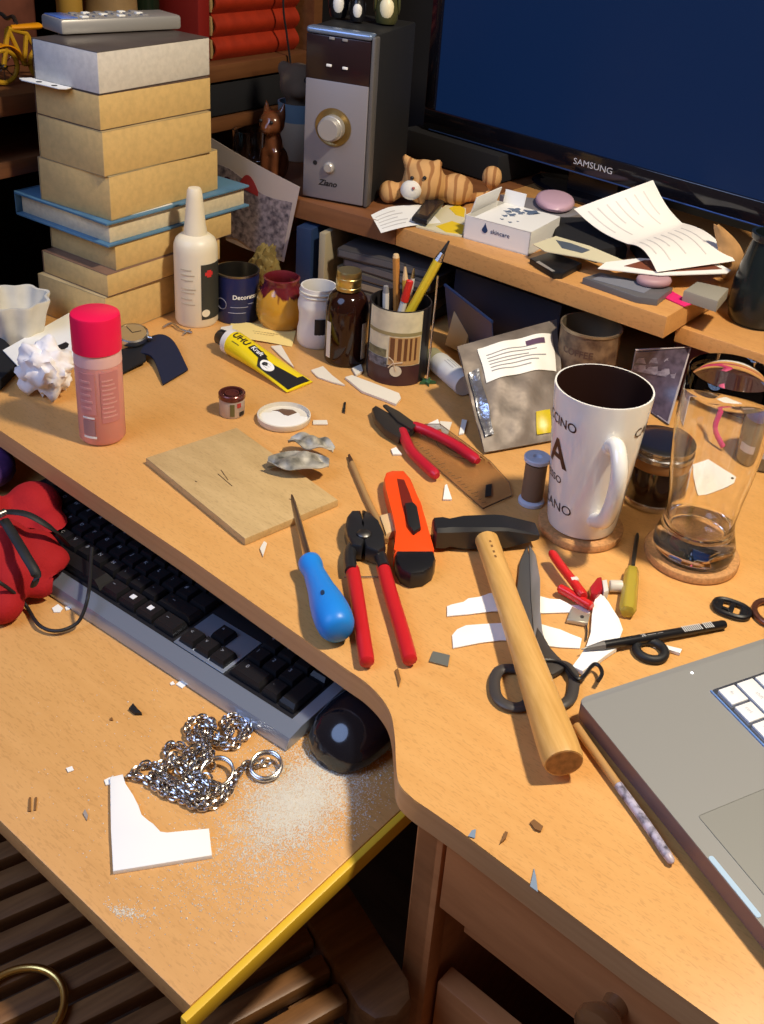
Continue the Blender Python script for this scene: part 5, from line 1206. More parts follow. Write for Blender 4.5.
# ---- monitor
MA = -36.0
m0 = PV(424, 128, P(544, 164, 0.932), MA)
fx = frame(Z3(m0, m0.z), dirv(MA))
def mf(x, y): return fx.inverted() @ PV(x, y, m0, MA)
MWd, MH = 0.62, 0.38
t = thing('monitor', 'large black flat-screen monitor with dark blue screen', 'monitor', Z3(fx @ Vector((MWd/2, 0.05, 0)), SZ))
bz = mf(600, 160).z-mf(600, 181).z if False else max(0.022, mf(500, 128).z)
lz = mf(440, 60).x
mb = MB(); mb.box((MWd/2, 0.0265, MH/2), (MWd-0.01, 0.041, MH-0.01), fx, bev=0.008); mb.build('back_shell', black_pl, t)
gl_bl = mat('gloss_black_bezel', (0.006, 0.006, 0.010), 0.12, coat=0.5)
bw_ = 0.020
for nm, c_, s_ in (('bezel', (MWd/2, 0.004, bz/2), (MWd, 0.014, bz)), ('bezel', (MWd/2, 0.004, MH-bw_/2), (MWd, 0.014, bw_)), ('bezel', (bw_/2, 0.004, (bz+MH-bw_)/2), (bw_, 0.014, MH-bz-bw_)), ('bezel', (MWd-bw_/2, 0.004, (bz+MH-bw_)/2), (bw_, 0.014, MH-bz-bw_))):
    mb = MB(); mb.box(c_, s_, fx, bev=0.002); mb.build(nm, gl_bl, t)
mb = MB(); mb.box((MWd/2, 0.005, (bz+MH-bw_)/2), (MWd-2*bw_+0.001, 0.006, MH-bz-bw_+0.001), fx)
mb.build('screen', mat('dark_blue_screen', (0.002, 0.004, 0.012), 0.35, spec=0.15, emit=(0.0030, 0.0125, 0.048, 1.0)), t)  # dark blue comes mostly from a faint emission in the material
mb = MB(); mb.box((MWd/2, -0.0030, 0.0012), (MWd*0.96, 0.002, 0.0022), fx, bev=0.0006); mb.build('reflection_line', mat('blue_bezel_reflection', (0.04, 0.09, 0.28), 0.15, 0.5), t)  # thin bar painting the blue reflection along the lower bezel
k = mf(594, 166)
mb = MB(); mb.text('SAMSUNG', 0.0130, lambda x, y: fx @ Vector((k.x+x*1.15, -0.0034, k.z+y)), bold=0.0); mb.build('lettering', mat('silver_letters', (0.62, 0.62, 0.64), 0.35), t)
mb = MB(); mb.box((MWd/2, 0.045, (SZ-m0.z)/2+0.0365), (0.09, 0.022, m0.z-SZ+0.07), fx, bev=0.004); mb.build('stand_neck', black_pl, t)
mb = MB(); sc_ = fx @ Vector((MWd/2, 0.065, 0)); mb.lathe([(0, 0), (0.098, 0), (0.10, 0.004), (0.095, 0.009), (0.03, 0.013), (0, 0.013)], at(Z3(sc_, SZ+0.0003)) @ rotz(MA) @ Matrix.Diagonal((1.25, 0.58, 1, 1)), 44); mb.build('stand_base', gl_bl, t)

# ---- flat black box added in place of the shade under the monitor
mb = MB(); mb.box((0.075, 0.035, (SZ-m0.z)/2), (0.20, 0.12, m0.z-SZ-0.004), fx, bev=0.002); o = mb.build('shade_box', black_matte); tag(o, 'added flat black box standing in for shade under the monitor', 'box')
# ---- tabby plush cat
def remesh(ob, vox):
    md = ob.modifiers.new('r', 'REMESH'); md.mode = 'VOXEL'; md.voxel_size = vox; md.use_smooth_shade = True
    ms = ob.modifiers.new('s', 'SMOOTH'); ms.iterations = 6
    dg = bpy.context.evaluated_depsgraph_get(); me = bpy.data.meshes.new_from_object(ob.evaluated_get(dg)); ob.modifiers.clear()
    mats_ = list(ob.data.materials); ob.data = me
    me.materials.clear()
    for q in mats_: me.materials.append(q)
    me.polygons.foreach_set('use_smooth', [True]*len(me.polygons))
def stripes(name, c1, c2, sc):
    m = mat(name, c1, 0.9); nt = m.node_tree; b = nt.nodes['Principled BSDF']
    tc = nt.nodes.new('ShaderNodeTexCoord'); w = nt.nodes.new('ShaderNodeTexWave'); w.inputs['Scale'].default_value = sc; w.inputs['Distortion'].default_value = 5; w.inputs['Detail'].default_value = 1.5
    r = nt.nodes.new('ShaderNodeValToRGB'); r.color_ramp.elements[0].color = (*c2, 1); r.color_ramp.elements[1].color = (*c1, 1); r.color_ramp.elements[0].position = 0.12; r.color_ramp.elements[1].position = 0.35
    nt.links.new(tc.outputs['Object'], w.inputs['Vector']); nt.links.new(w.outputs['Fac'], r.inputs['Fac']); nt.links.new(r.outputs['Color'], b.inputs['Base Color']); return m
fur = stripes('tabby_plush', (0.58, 0.32, 0.12), (0.32, 0.14, 0.045), 24)
def at_depth(x, y, yw):           # point on the plane world-y = yw
    d = ray(x, y); return EYE + d*((yw-EYE.y)/d.y)
pb0 = P(436, 206, SZ); yd = pb0.y
u_ = (P(437, 206, SZ)-P(436, 206, SZ)).length
t = thing('plush_cat', 'small orange tabby plush cat lying on the shelf below the monitor', 'plush toy', pb0, None)
hc = at_depth(424, 181, yd); bc = at_depth(456, 186, yd+0.01); pc1 = at_depth(389, 194, yd-0.012); pc2 = at_depth(492, 177, yd+0.045)
zz = SZ+0.0012
mb = MB()
mb.sphere(hc, (0.031, 0.029, 0.031)); mb.sphere((bc.x, bc.y+0.004, SZ+0.0235), (0.026, 0.024, 0.023))
mb.sphere(Vector((hc.x*0.5+bc.x*0.5, hc.y*0.5+bc.y*0.5+0.012, SZ+0.018)), (0.024, 0.020, 0.0165))
for q_, r_ in ((pc1, 0.0155), (pc2, 0.0155)): mb.sphere((q_.x, q_.y, max(q_.z, zz+r_)), (r_, r_, r_*1.1))
mb.tube([(hc.x-0.005, hc.y+0.004, hc.z-0.010), (pc1.x, pc1.y, max(pc1.z, zz+0.0155))], [0.013, 0.010], 12); mb.tube([(bc.x, bc.y+0.01, SZ+0.009), (pc2.x, pc2.y, SZ+0.010)], [0.008, 0.007], 12)
for sx_, px_, py_ in ((-1, 403, 155), (1, 441, 160)):
    e_ = at_depth(px_, py_, yd); mb.tube([hc.lerp(e_, 0.5), e_], [0.013, 0.004], 10)
mb.sphere((hc.x, hc.y, SZ+0.016), (0.022, 0.020, 0.0150))
o = mb.build('body', fur, t); remesh(o, 0.0035)
zmin = min(v.co.z for v in o.data.vertices)+pb0.z
o.location.z += (SZ+0.0006-zmin) if zmin < SZ else 0
mz = at_depth(411, 190, yd-0.026); mb = MB(); mb.sphere((mz.x, mz.y, max(mz.z, SZ+0.013)), (0.0150, 0.0115, 0.0140), n=18); mb.build('muzzle', mat('white_plush', (0.72, 0.68, 0.60), 0.95), t)
mb = MB(); mb.sphere((mz.x+0.004, mz.y-0.0112, mz.z+0.006), 0.0022, n=10); mb.build('nose', mat('pink_nose', (0.4, 0.12, 0.10), 0.5), t)
for dx in (-0.003, 0.016):
    mb = MB(); q_ = at_depth(414+dx/u_*1.0, 178, yd-0.0275); mb.sphere(q_, 0.0028, n=12); mb.build('eye', ink, t)

# ---- papers, box and small things along the shelf front
def slab(name, px, z, h, m, label, cat, bev=0.0, group=None):
    mb = MB(); mb.prism(poly(px, z+h), z, z+h, bev=bev); o = mb.build(name, m); tag(o, label, cat, group); return o
# receipt hanging over the edge
F_ = [P(381, 233, SZ-.004), P(404, 227, SZ+.0025), P(426, 224, SZ+.003), P(450, 222, SZ+.0020)]
B_ = [P(371, 215, SZ+.001), P(390, 207, SZ+.004), P(415, 205, SZ+.003), P(440, 204, SZ+.0015)]
Fs, Bs = spline(F_, 6), spline(B_, 6)
def rec(u, v):
    k = u*(len(Fs)-1); i = min(int(k), len(Fs)-2); f = k-i
    return Fs[i].lerp(Fs[i+1], f).lerp(Bs[i].lerp(Bs[i+1], f), v)
mb = MB(); mb.sheet(rec, 18, 4, 0.0003); o = mb.build('receipt', white_p); tag(o, 'white printed receipt curling over the left end of the shelf edge', 'receipt')
mb = MB()
for k in range(5): mb.sheet(lambda u, v, k=k: rec(0.06+(0.34, 0.4, 0.28, 0.38, 0.3)[k]*u, 0.16+0.15*k+0.03*v)+Vector((0, 0, 0.0006)), 8, 1, 0.0002)
mb.build('small_print', mat('receipt_print', (0.58, 0.56, 0.54), 0.6), o, origin=o['_o'])
# yellow packet
o = slab('booklet', [(416, 226), (428, 219), (447, 204), (466, 208), (466, 226), (462, 236), (444, 233)], SZ+0.0004, 0.0022, mat('pale_booklet', (0.66, 0.60, 0.40), 0.5), 'white and yellow booklet under the black phone on the shelf edge', 'booklet')
for px in ([(436, 226), (452, 221), (464, 225), (462, 234), (446, 232)], [(449, 208), (458, 204), (465, 209), (464, 217), (456, 215)]):
    mb = MB(); mb.prism(poly(px, SZ+.003), SZ+0.0026, SZ+0.0030); mb.build('yellow_print', mat('yellow_print', (0.75, 0.52, 0.02), 0.5), o, origin=o['_o'])
t = thing('phone', 'small black flip phone lying tilted in front of the plush cat', 'phone', P(428, 212, SZ))
pf = frame(P(412, 217, SZ+.010)+Vector((0, 0, 0.0)), P(426, 221, SZ+.010)-P(412, 217, SZ+.010)); pf = pf
l1 = (P(430, 197, SZ+.013)-P(412, 217, SZ+.010)); 
pl = [P(412, 217, SZ+.012), P(427, 221, SZ+.012), P(444, 201, SZ+.012), P(429, 196, SZ+.012)]
mb = MB(); mb.prism([(q.x, q.y) for q in pl], SZ+0.0065, SZ+0.013, bev=0.0015); mb.build('body', black_pl, t)
mb = MB(); cq = sum(pl, Vector())/4; mb.prism([(cq.x+(q.x-cq.x)*0.7, cq.y+(q.y-cq.y)*0.7) for q in pl], SZ+0.013, SZ+0.0133); mb.build('screen', mat('phone_screen', (0.02, 0.018, 0.02), 0.15), t)
# white skin-care box
f0_, f1_ = P(463, 238, SZ), P(528, 256, SZ); fx = frame(f0_, f1_-f0_); L_ = (f1_-f0_).length
bd = abs((fx.inverted() @ P(553, 237, SZ)).y); bd = min(max(bd, 0.05), 0.09); bh = 0.032
t = thing('carton', 'open white carton with blue drop logo standing on the shelf edge', 'box', f0_)
wc = mat('white_carton', (0.80, 0.79, 0.76), 0.45); 
mb = MB()
for c_, s_ in (((L_/2, 0.0006, bh/2), (L_, 0.0012, bh)), ((L_/2, bd-0.0006, bh/2), (L_, 0.0012, bh)), ((0.0006, bd/2, bh/2), (0.0012, bd, bh)), ((L_-0.0006, bd/2, bh/2), (0.0012, bd, bh)), ((L_/2, bd/2, 0.0008), (L_, bd, 0.0012)), ((L_/2+0.006, bd/2+0.0, bh-0.0006), (L_-0.014, bd, 0.0012))): mb.box(c_, s_, fx)
body = mb.build('body', wc, t)
mb = MB(); mb.sheet(lambda u, v: fx @ Vector((0.001+u*0.006, bd*0.15+bd*0.8*v, bh+0.022*u*1.0)), 4, 4, 0.001); mb.sheet(lambda u, v: fx @ Vector((0.010+v*L_*0.33, bd*0.99+0.004*u, bh+0.018*u)), 3, 3, 0.001); mb.build('flap', wc, t)
bl_ = mat('blue_drop_print', (0.02, 0.05, 0.14), 0.4)
w = fx.inverted() @ PV(485, 229, f0_, angof(f1_-f0_))
dr = [(w.x+0.0042*math.cos(a_)*(1 if math.sin(a_) < 0 else (1-math.sin(a_))), -0.0004, w.z-0.001+(0.0042*math.sin(a_) if math.sin(a_) < 0 else 0.0095*math.sin(a_))) for a_ in [2*PI*k_/28+0.01 for k_ in range(28)]]
mb = MB(); vs = [fx @ Vector(q_) for q_ in dr]; mb.loft([vs, [v_+fx.to_3x3() @ Vector((0, -0.0002, 0)) for v_ in vs]]); mb.build('drop_logo', bl_, body)
mb = MB(); mb.text('skincare', 0.0085, lambda x, y: fx @ Vector((w.x+0.0225+x, -0.0004, w.z-0.0012+y)), bold=0.01); mb.build('lettering', bl_, body)
for cx_, cy_, rr in ((0.40, 0.78, 0.010), (0.52, 0.7, 0.007), (0.36, 0.62, 0.006), (0.47, 0.52, 0.007), (0.42, 0.40, 0.0045), (0.46, 0.22, 0.0028), (0.60, 0.18, 0.0030), (0.66, 0.3, 0.002), (0.62, 0.85, 0.012)):
    pts_ = [(L_*cx_+rr*(0.8+0.4*math.sin(3*a_+cx_*9))*math.cos(a_), bd*cy_+rr*(0.8+0.3*math.cos(4*a_))*math.sin(a_)) for a_ in [2*PI*k_/18 for k_ in range(18)]]
    mb = MB(); mb.prism(pts_, bh+0.0001, bh+0.0004, fx); mb.build('splash_print', mat('slate_blue_print', (0.10, 0.14, 0.22), 0.5), body)
# pink soap, black filler for the dark gap, cards
def pebble(name, px, z, h, m, label, cat, group=None):
    ps_ = [P(x, y, z+h*0.5) for x, y in px]; cen = sum(ps_, Vector())/len(ps_)
    mb = MB(); mb.loft([[Vector((cen.x+(q.x-cen.x)*s_, cen.y+(q.y-cen.y)*s_, z+h*k_)) for q in ps_] for k_, s_ in ((0, 0.8), (0.15, 0.95), (0.5, 1), (0.85, 0.93), (1, 0.75))])
    o = mb.build(name, m, smooth=60); tag(o, label, cat, group); return o
def ell(cx, cy, rx, ry, rot=0, n=22):
    c_, s_ = math.cos(math.radians(rot)), math.sin(math.radians(rot))
    return [(cx+rx*math.cos(w)*c_-ry*math.sin(w)*s_, cy+rx*math.cos(w)*s_+ry*math.sin(w)*c_) for w in [2*PI*k_/n for k_ in range(n)]]
pebble('soap', ell(555, 201, 20, 9, 8), SZ+0.0155, 0.012, mat('lilac_soap', (0.55, 0.36, 0.44), 0.4), 'lilac oval soap lying behind the white carton', 'soap')
slab('notebook', [(500, 194), (560, 201), (588, 211), (562, 219), (520, 208)], SZ+0.0004, 0.014, mat('grey_notebook', (0.20, 0.19, 0.20), 0.6), 'grey closed notebook under the lilac soap', 'notebook', 0.001)
slab('dark_filler', [(552, 216), (590, 216), (618, 232), (628, 245), (598, 249), (556, 236)], SZ+0.0004, 0.019, black_matte, 'added black filler in the dark gap between carton and unfolded leaflet', 'case', 0.005)  # black slab added to fill the dark gap here
t = thing('phone', 'black phone lying at the shelf edge right of the white carton', 'phone', P(553, 263, SZ))
mb = MB(); mb.prism(poly([(530, 258), (552, 251), (582, 263), (563, 273), (554, 273)], SZ+.008), SZ+0.0004, SZ+0.0082, bev=0.0015); mb.build('body', black_pl, t)
mb = MB(); mb.prism(poly([(536, 262), (539, 261), (555, 271), (552, 271.5)], SZ+.0085), SZ+0.0082, SZ+0.0087); mb.build('side_keys', silver_pl, t)
o = slab('card', [(533, 244), (556, 236), (590, 246), (628, 262), (620, 267), (580, 257), (545, 251)], SZ+0.0205, 0.0012, mat('cream_card', (0.66, 0.60, 0.40), 0.5), 'cream printed card right of the white carton', 'card')
mb = MB(); mb.prism(poly([(556, 240), (570, 243), (590, 250), (582, 253), (562, 248)], SZ+.022), SZ+0.0218, SZ+0.0222); mb.build('dark_print', mat('slate_print', (0.08, 0.10, 0.13), 0.5), o, origin=o['_o'])
o = slab('photo_card', [(598, 268), (606, 262), (640, 258), (715, 262), (731, 270), (727, 273), (660, 275)], SZ+0.0210, 0.0012, white_p, 'white-bordered reddish photo card under the unfolded leaflet', 'card')
mb = MB(); mb.prism(poly([(624, 266), (645, 260), (712, 264), (722, 269), (660, 272)], SZ+.0225), SZ+0.0223, SZ+0.0227); mb.build('picture', mat('red_brown_picture', (0.20, 0.06, 0.03), 0.5), o, origin=o['_o'])
t = thing('disc_case', 'grey flat disc case sticking out at the shelf edge under the leaflet', 'disc case', P(628, 287, SZ))
mb = MB(); mb.prism(poly([(583, 277), (600, 272), (673, 287), (658, 299), (637, 296)], SZ+.009), SZ+0.0004, SZ+0.0085, bev=0.0008); mb.build('case', mat('dark_grey_case', (0.12, 0.115, 0.12), 0.3), t)
mb = MB(); mb.prism(poly([(592, 279), (602, 275), (655, 286), (644, 293)], SZ+.009), SZ+0.0086, SZ+0.0090); mb.build('inlay', mat('grey_blue_inlay', (0.20, 0.21, 0.25), 0.35), t)
pebble('soap', ell(654, 280, 18, 5, 5), SZ+0.0092, 0.0105, mat('dusty_pink_soap', (0.42, 0.25, 0.27), 0.5), 'dusty pink oval soap on the grey disc case', 'soap')
slab('note_card', [(664, 297), (672, 291), (694, 303), (684, 306)], SZ+0.0004, 0.0014, mat('magenta_card', (0.72, 0.02, 0.16), 0.5), 'magenta card at the right end of the shelf', 'card')
slab('eraser_block', [(684, 290), (697, 281), (729, 288), (718, 301)], SZ+0.0018, 0.014, mat('grey_olive_block', (0.27, 0.25, 0.20), 0.7), 'grey-olive block at the right end of the shelf', 'block', 0.002)
# hidden stack carrying the leaflet
slab('box', [(632, 236), (690, 231), (712, 250), (648, 257)], SZ+0.0004, 0.0185, black_matte, 'flat black box hidden under the unfolded leaflet', 'box')
# leaflet
K0 = [P(574, 209, SZ+.045), P(653, 180, SZ+.088)]; K1 = [P(628, 244, SZ+.030), P(682, 223, SZ+.036)]; K2 = [P(657, 272, SZ+.0245), P(735, 261, SZ+.027)]
def leaf(u, v):
    a_, m_, b_ = K0[0].lerp(K0[1], v), K1[0].lerp(K1[1], v), K2[0].lerp(K2[1], v)
    q = a_.lerp(m_, u*2) if u < 0.5 else m_.lerp(b_, u*2-1)
    return q+Vector((0, 0, 0.006*math.sin(u*2*PI)*-1.0 if u < 0.5 else 0.010*math.sin((u-0.5)*2*PI)))
mb = MB(); mb.sheet(leaf, 28, 10, 0.0005); o = mb.build('leaflet', mat('leaflet_paper', (0.84, 0.80, 0.74), 0.6), smooth=60); tag(o, 'large white unfolded printed leaflet lying across the shelf clutter', 'leaflet')
mb = MB()
for side, (u0, u1) in enumerate(((0.06, 0.42), (0.58, 0.92))):
    for k in range(7):
        ln = (0.75, 1.0, 0.6, 0.9, 0.5, 1.0, 0.7)[k]
        mb.sheet(lambda u, v, k=k: leaf(u0+(u1-u0)*ln*u, 0.10+0.12*k+0.018*v)+Vector((0, 0, 0.0006)), 10, 1, 0.0002)
mb.build('small_print', mat('pale_grey_print', (0.64, 0.61, 0.57), 0.6), o, origin=o['_o'])
# dried tan leaf at the right
b0 = P(727, 278, SZ+.0004); 
tp0 = at_depth(716, 224, b0.y+0.01)
mb = MB()
def tanl(u, v):
    wv_ = 0.016*math.sin(PI*min(1, 0.08+0.9*v))**0.7
    return b0.lerp(Vector((tp0.x, tp0.y, tp0.z)), v)+Vector(((u-0.5)*2*wv_+0.012*math.sin(PI*v), -0.006*math.sin(u*PI), 0))
mb.sheet(tanl, 10, 14, 0.0012); o = mb.build('dried_leaf', mat('tan_dry_leaf', (0.50, 0.27, 0.10), 0.6, noise=0.3, nscale=60)); tag(o, 'tan dried leaf propped up right of the leaflet', 'leaf')
# black pot on the side shelf
c = P(753, 326, S2)+Vector((0.004, 0.016, 0.0004)); r = 0.036
t = thing('pot', 'black round pot standing on the lower side shelf by the monitor', 'pot', c)
mb = MB(); mb.lathe([(0, 0), (r*0.80, 0), (r*0.92, 0.004), (r, 0.02), (r*0.98, 0.05), (r*0.80, 0.085), (r*0.68, 0.105)], at(c), 40); mb.build('body', mat('dark_teal_glaze', (0.008, 0.014, 0.016), 0.2), t)
mb = MB(); mb.lathe([(r*0.68, 0.105), (r*0.74, 0.108), (r*0.74, 0.114), (r*0.62, 0.114), (r*0.60, 0.10), (r*0.8, 0.05), (r*0.7, 0.006), (0, 0.005)], at(c), 40); mb.build('rim', mat('dark_teal_rim', (0.008, 0.012, 0.014), 0.25), t)

# ---- brown wooden cat
c = P(274, 181, SZ)+Vector((0, 0, 0.0004)); u_ = S(274, 181, SZ)
fc = math.degrees(face(c))-30
m = at(c) @ rotz(fc)
woodcat = mat('polished_brown_wood', (0.17, 0.055, 0.020), 0.22, noise=0.35, nscale=30, coat=0.5)
t = thing('cat_figurine', 'polished brown wooden sitting cat figurine behind the postcard', 'figurine', c)
mb = MB(); mb.sphere(m @ Vector((-0.004, 0, 0.026)), (0.021, 0.019, 0.029), rotz(fc)); mb.sphere(m @ Vector((0.003, 0, 0.052)), (0.014, 0.0135, 0.026), rotz(fc)); mb.sphere(m @ Vector((0.008, 0, 0.086)), (0.0185, 0.0190, 0.0175), rotz(fc)); mb.sphere(m @ Vector((0.023, 0, 0.080)), (0.009, 0.010, 0.008), rotz(fc))
for s_ in (-1, 1):
    mb.tube([m @ Vector((0.002, s_*0.010, 0.095)), m @ Vector((-0.001, s_*0.0155, 0.116))], [0.0085, 0.0015], 10)
    mb.tube([m @ Vector((0.010, s_*0.008, 0.048)), m @ Vector((0.015, s_*0.008, 0.004))], [0.008, 0.006], 10); mb.sphere(m @ Vector((0.018, s_*0.008, 0.0045)), (0.009, 0.006, 0.0045), rotz(fc))
o = mb.build('body', woodcat, t); remesh(o, 0.0028)
for s_ in (-1, 1):
    mb = MB(); mb.sphere(m @ Vector((0.0245, s_*0.0085, 0.091)), 0.0026, n=10); mb.build('eye', ink, t)
# ---- striped cup with plush toy behind it
c = P(297, 158, SZ)+Vector((0, 0, 0.0004)); r = 0.031
t = thing('cup', 'cream cup with a blue band behind the loudspeaker', 'cup', c)
mb = MB(); mb.lathe([(0, 0), (r*0.85, 0), (r*0.9, 0.003), (r*0.96, 0.060)], at(c), 36); mb.build('body', mat('cream_cup', (0.72, 0.62, 0.45), 0.4), t)
mb = MB(); mb.lathe([(r*0.96, 0.060), (r, 0.082), (r*1.02, 0.088), (r*0.94, 0.088), (r*0.85, 0.02), (0, 0.01)], at(c), 36); mb.build('blue_band', mat('blue_cup_band', (0.22, 0.36, 0.46), 0.4), t)
t = thing('plush_toy', 'dim grey-brown soft toy head poking out of the blue-banded cup', 'plush toy', c+Vector((0, 0, 0.05)))
hc = c+Vector((0, 0, 0.115)); mb = MB(); mb.sphere(hc, (0.030, 0.028, 0.032)); mb.sphere(hc+Vector((0.006, -0.022, -0.006)), (0.016, 0.014, 0.013)); mb.sphere(c+Vector((0, 0, 0.072)), (0.022, 0.022, 0.03))
mb.sphere(hc+Vector((-0.024, 0.004, 0.020)), (0.011, 0.008, 0.013)); mb.sphere(hc+Vector((0.024, 0.004, 0.020)), (0.011, 0.008, 0.013))
o = mb.build('head', mat('grey_brown_plush', (0.17, 0.12, 0.075), 0.95), t); remesh(o, 0.0035)
mb = MB(); mb.sphere(hc+Vector((0.018, -0.021, 0.010)), (0.007, 0.005, 0.007)); mb.build('eye', ink, t)
# ---- clear glass beside the cat
c = P(248, 166, SZ)+Vector((0, 0, 0.0004)); r = 0.022
mb = MB(); mb.lathe([(0, 0), (r*0.9, 0), (r, 0.004), (r*1.05, 0.055), (r*0.98, 0.055), (r*0.92, 0.008), (0, 0.006)], at(c), 32); o = mb.build('tumbler', glass, smooth=60); tag(o, 'small clear glass tumbler beside the wooden cat', 'glass')

# ---- postcard leaning on the shelf front
ca = angof(c_ if False else (P(286, 196, SZ)-P(397, 226, SZ)))
pp0 = P(330, 208, SZ)
nrm_ = Vector((-math.sin(math.radians(ca)), math.cos(math.radians(ca)), 0)); 
if nrm_.dot(EYE-pp0) < 0: nrm_ = -nrm_
pp0 = pp0+Vector((nrm_.x, nrm_.y, 0))*0.004
TL, TR, BR, BL = PV(208, 136, pp0, ca), PV(300, 187, pp0, ca), PV(284, 262, pp0, ca), PV(226, 240, pp0, ca)
def pc_(u, v): return BL.lerp(BR, u).lerp(TL.lerp(TR, u), v)+nrm_*(0.004*math.sin(PI*u))
mb = MB(); mb.sheet(pc_, 12, 6, 0.0006); o = mb.build('postcard', mat('postcard_white', (0.50, 0.42, 0.38), 0.45)); tag(o, 'curled picture postcard leaning against the shelf front', 'postcard')
def pmat(name, c1, c2, sc): return mat(name, c1, 0.45, col2=c2, nscale=sc)
mb = MB(); mb.sheet(lambda u, v: pc_(0.02+0.94*u, 0.03+0.72*v+0.04*math.sin(u*7))+nrm_*0.0006, 14, 6, 0.0003); mb.build('picture', pmat('flake_picture', (0.36, 0.30, 0.32), (0.07, 0.06, 0.08), 130), o, origin=o['_o'])
mb = MB(); mb.sheet(lambda u, v: pc_(0.36+0.22*u, 0.66+0.18*v*math.sin(PI*(0.1+0.8*u)))+nrm_*0.0011, 8, 4, 0.0003); mb.build('red_picture', mat('red_picture', (0.32, 0.03, 0.03), 0.5), o, origin=o['_o'])
mb = MB(); mb.sheet(lambda u, v: pc_(0.05+0.3*u, 0.42+0.28*v*math.sin(PI*(0.1+0.8*u)))+nrm_*0.0011, 8, 4, 0.0003); mb.build('dark_picture', mat('plum_picture', (0.06, 0.015, 0.03), 0.5), o, origin=o['_o'])

# ============================================================ clutter below the shelf
cols_ = [(0.05, 0.048, 0.05), (0.10, 0.085, 0.06), (0.035, 0.035, 0.04), (0.12, 0.10, 0.07), (0.04, 0.04, 0.045), (0.06, 0.055, 0.055)]
cb = P(372, 318); zz = DZ+0.0003
for k in range(6):
    h_ = (0.016, 0.013, 0.015, 0.012, 0.015, 0.014)[k]
    fr_ = frame(Z3(cb, zz), dirv(-24+(k*7 % 9)-4)); t = thing('disc_case', ('bottom', 'second', 'third', 'fourth', 'fifth', 'topmost')[k]+' dark case of the stack under the shelf behind the brown bottle', 'disc case', Z3(cb, zz), 'cases stacked under the shelf')
    mb = MB(); mb.box((0.0+0.004*((k*5) % 3), 0.075, h_/2), (0.140, 0.125, h_-0.0008), fr_, bev=0.0012); mb.build('case', mat('dark_case', cols_[k], 0.4), t)
    mb = MB(); mb.box((0.0+0.004*((k*5) % 3), 0.0122, h_/2), (0.134, 0.0006, h_*0.55), fr_); mb.build('spine_label', mat('spine_label', tuple(min(1, q*2.0) for q in cols_[(k+1) % 6]), 0.5), t)
    zz += h_
def standing(name, px, ang, w, d, h, m, label, cat, bev=0.001):
    c_ = P(px[0], px[1]); mb = MB(); mb.box((0, d/2, h/2+0.0003), (w, d, h), frame(c_, dirv(ang)), bev=bev); o = mb.build(name, m); tag(o, label, cat); return o
standing('binder', (302, 296), -20, 0.024, 0.10, 0.102, mat('dark_blue_binder', (0.012, 0.03, 0.085), 0.5), 'dark blue binder standing under the left end of the shelf', 'binder')
standing('binder', (320, 300), -20, 0.010, 0.10, 0.100, mat('cream_binder', (0.34, 0.29, 0.19), 0.6), 'thin cream binder standing beside the dark blue one', 'binder')
standing('filler_box', (500, 345), -33, 0.17, 0.075, 0.085, mat('navy_storage_box', (0.012, 0.014, 0.028), 0.5), 'dark navy box under the shelf behind the silver sachet', 'box')
mb = MB(); q0_, q1_ = P(441, 282, DZ+.088)+Vector((0, -0.0, 0)), P(497, 327, DZ+.088)
q0_ = P(445, 285, DZ+.080); q1_ = P(492, 322, DZ+.080); 
mb.tube([Z3(q0_, DZ+.080), Z3(q1_, DZ+.080)], 0.0022, 8); mb.sheet(lambda u, v: q0_.lerp(q1_, u)+Vector((0.012*v, 0.018*v, -0.079*v)), 4, 4, 0.0012); o = mb.build('folder', mat('blue_folder', (0.012, 0.03, 0.10), 0.35)); tag(o, 'dark blue plastic folder leaning under the shelf right of the pen can', 'folder')
t = None
c = P(452, 352)
fr_ = frame(c, dirv(-40)); mb = MB(); mb.box((0, 0.006, 0.0265), (0.034, 0.012, 0.052), fr_ @ Matrix.Rotation(math.radians(-14), 4, 'X') @ Matrix.Translation((0, 0.002, 0.003)), bev=0.0015); o = mb.build('matchbox', mat('cream_cardboard', (0.55, 0.44, 0.25), 0.7)); tag(o, 'small cream cardboard box standing behind the white tube', 'box')
# coffee tin
c = P(581, 392); r = 0.0375; h = 0.093
t = thing('coffee_tin', 'old brown patterned tin under the shelf behind the mug', 'tin', c)
mb = MB(); mb.lathe([(0, 0), (r, 0.0005), (r, h-0.004)], at(c), 40); mb.build('body', mat('old_tin_print', (0.22, 0.14, 0.08), 0.5, col2=(0.06, 0.03, 0.02), nscale=60), t)
mb = MB(); mb.lathe([(r, h-0.004), (r*1.03, h-0.003), (r*1.03, h), (r*0.97, h), (r*0.96, 0.004), (0, 0.004)], at(c), 40); mb.build('rim', mat('tarnished_rim', (0.32, 0.26, 0.18), 0.35, 0.7), t)
a0 = face(c); mb = MB(); mb.text('COFFEE', 0.012, cyl_place(c, r+0.0004, a0-0.35, h*0.72), bold=0.02); mb.build('lettering', mat('faded_ink', (0.10, 0.05, 0.035), 0.6), t)
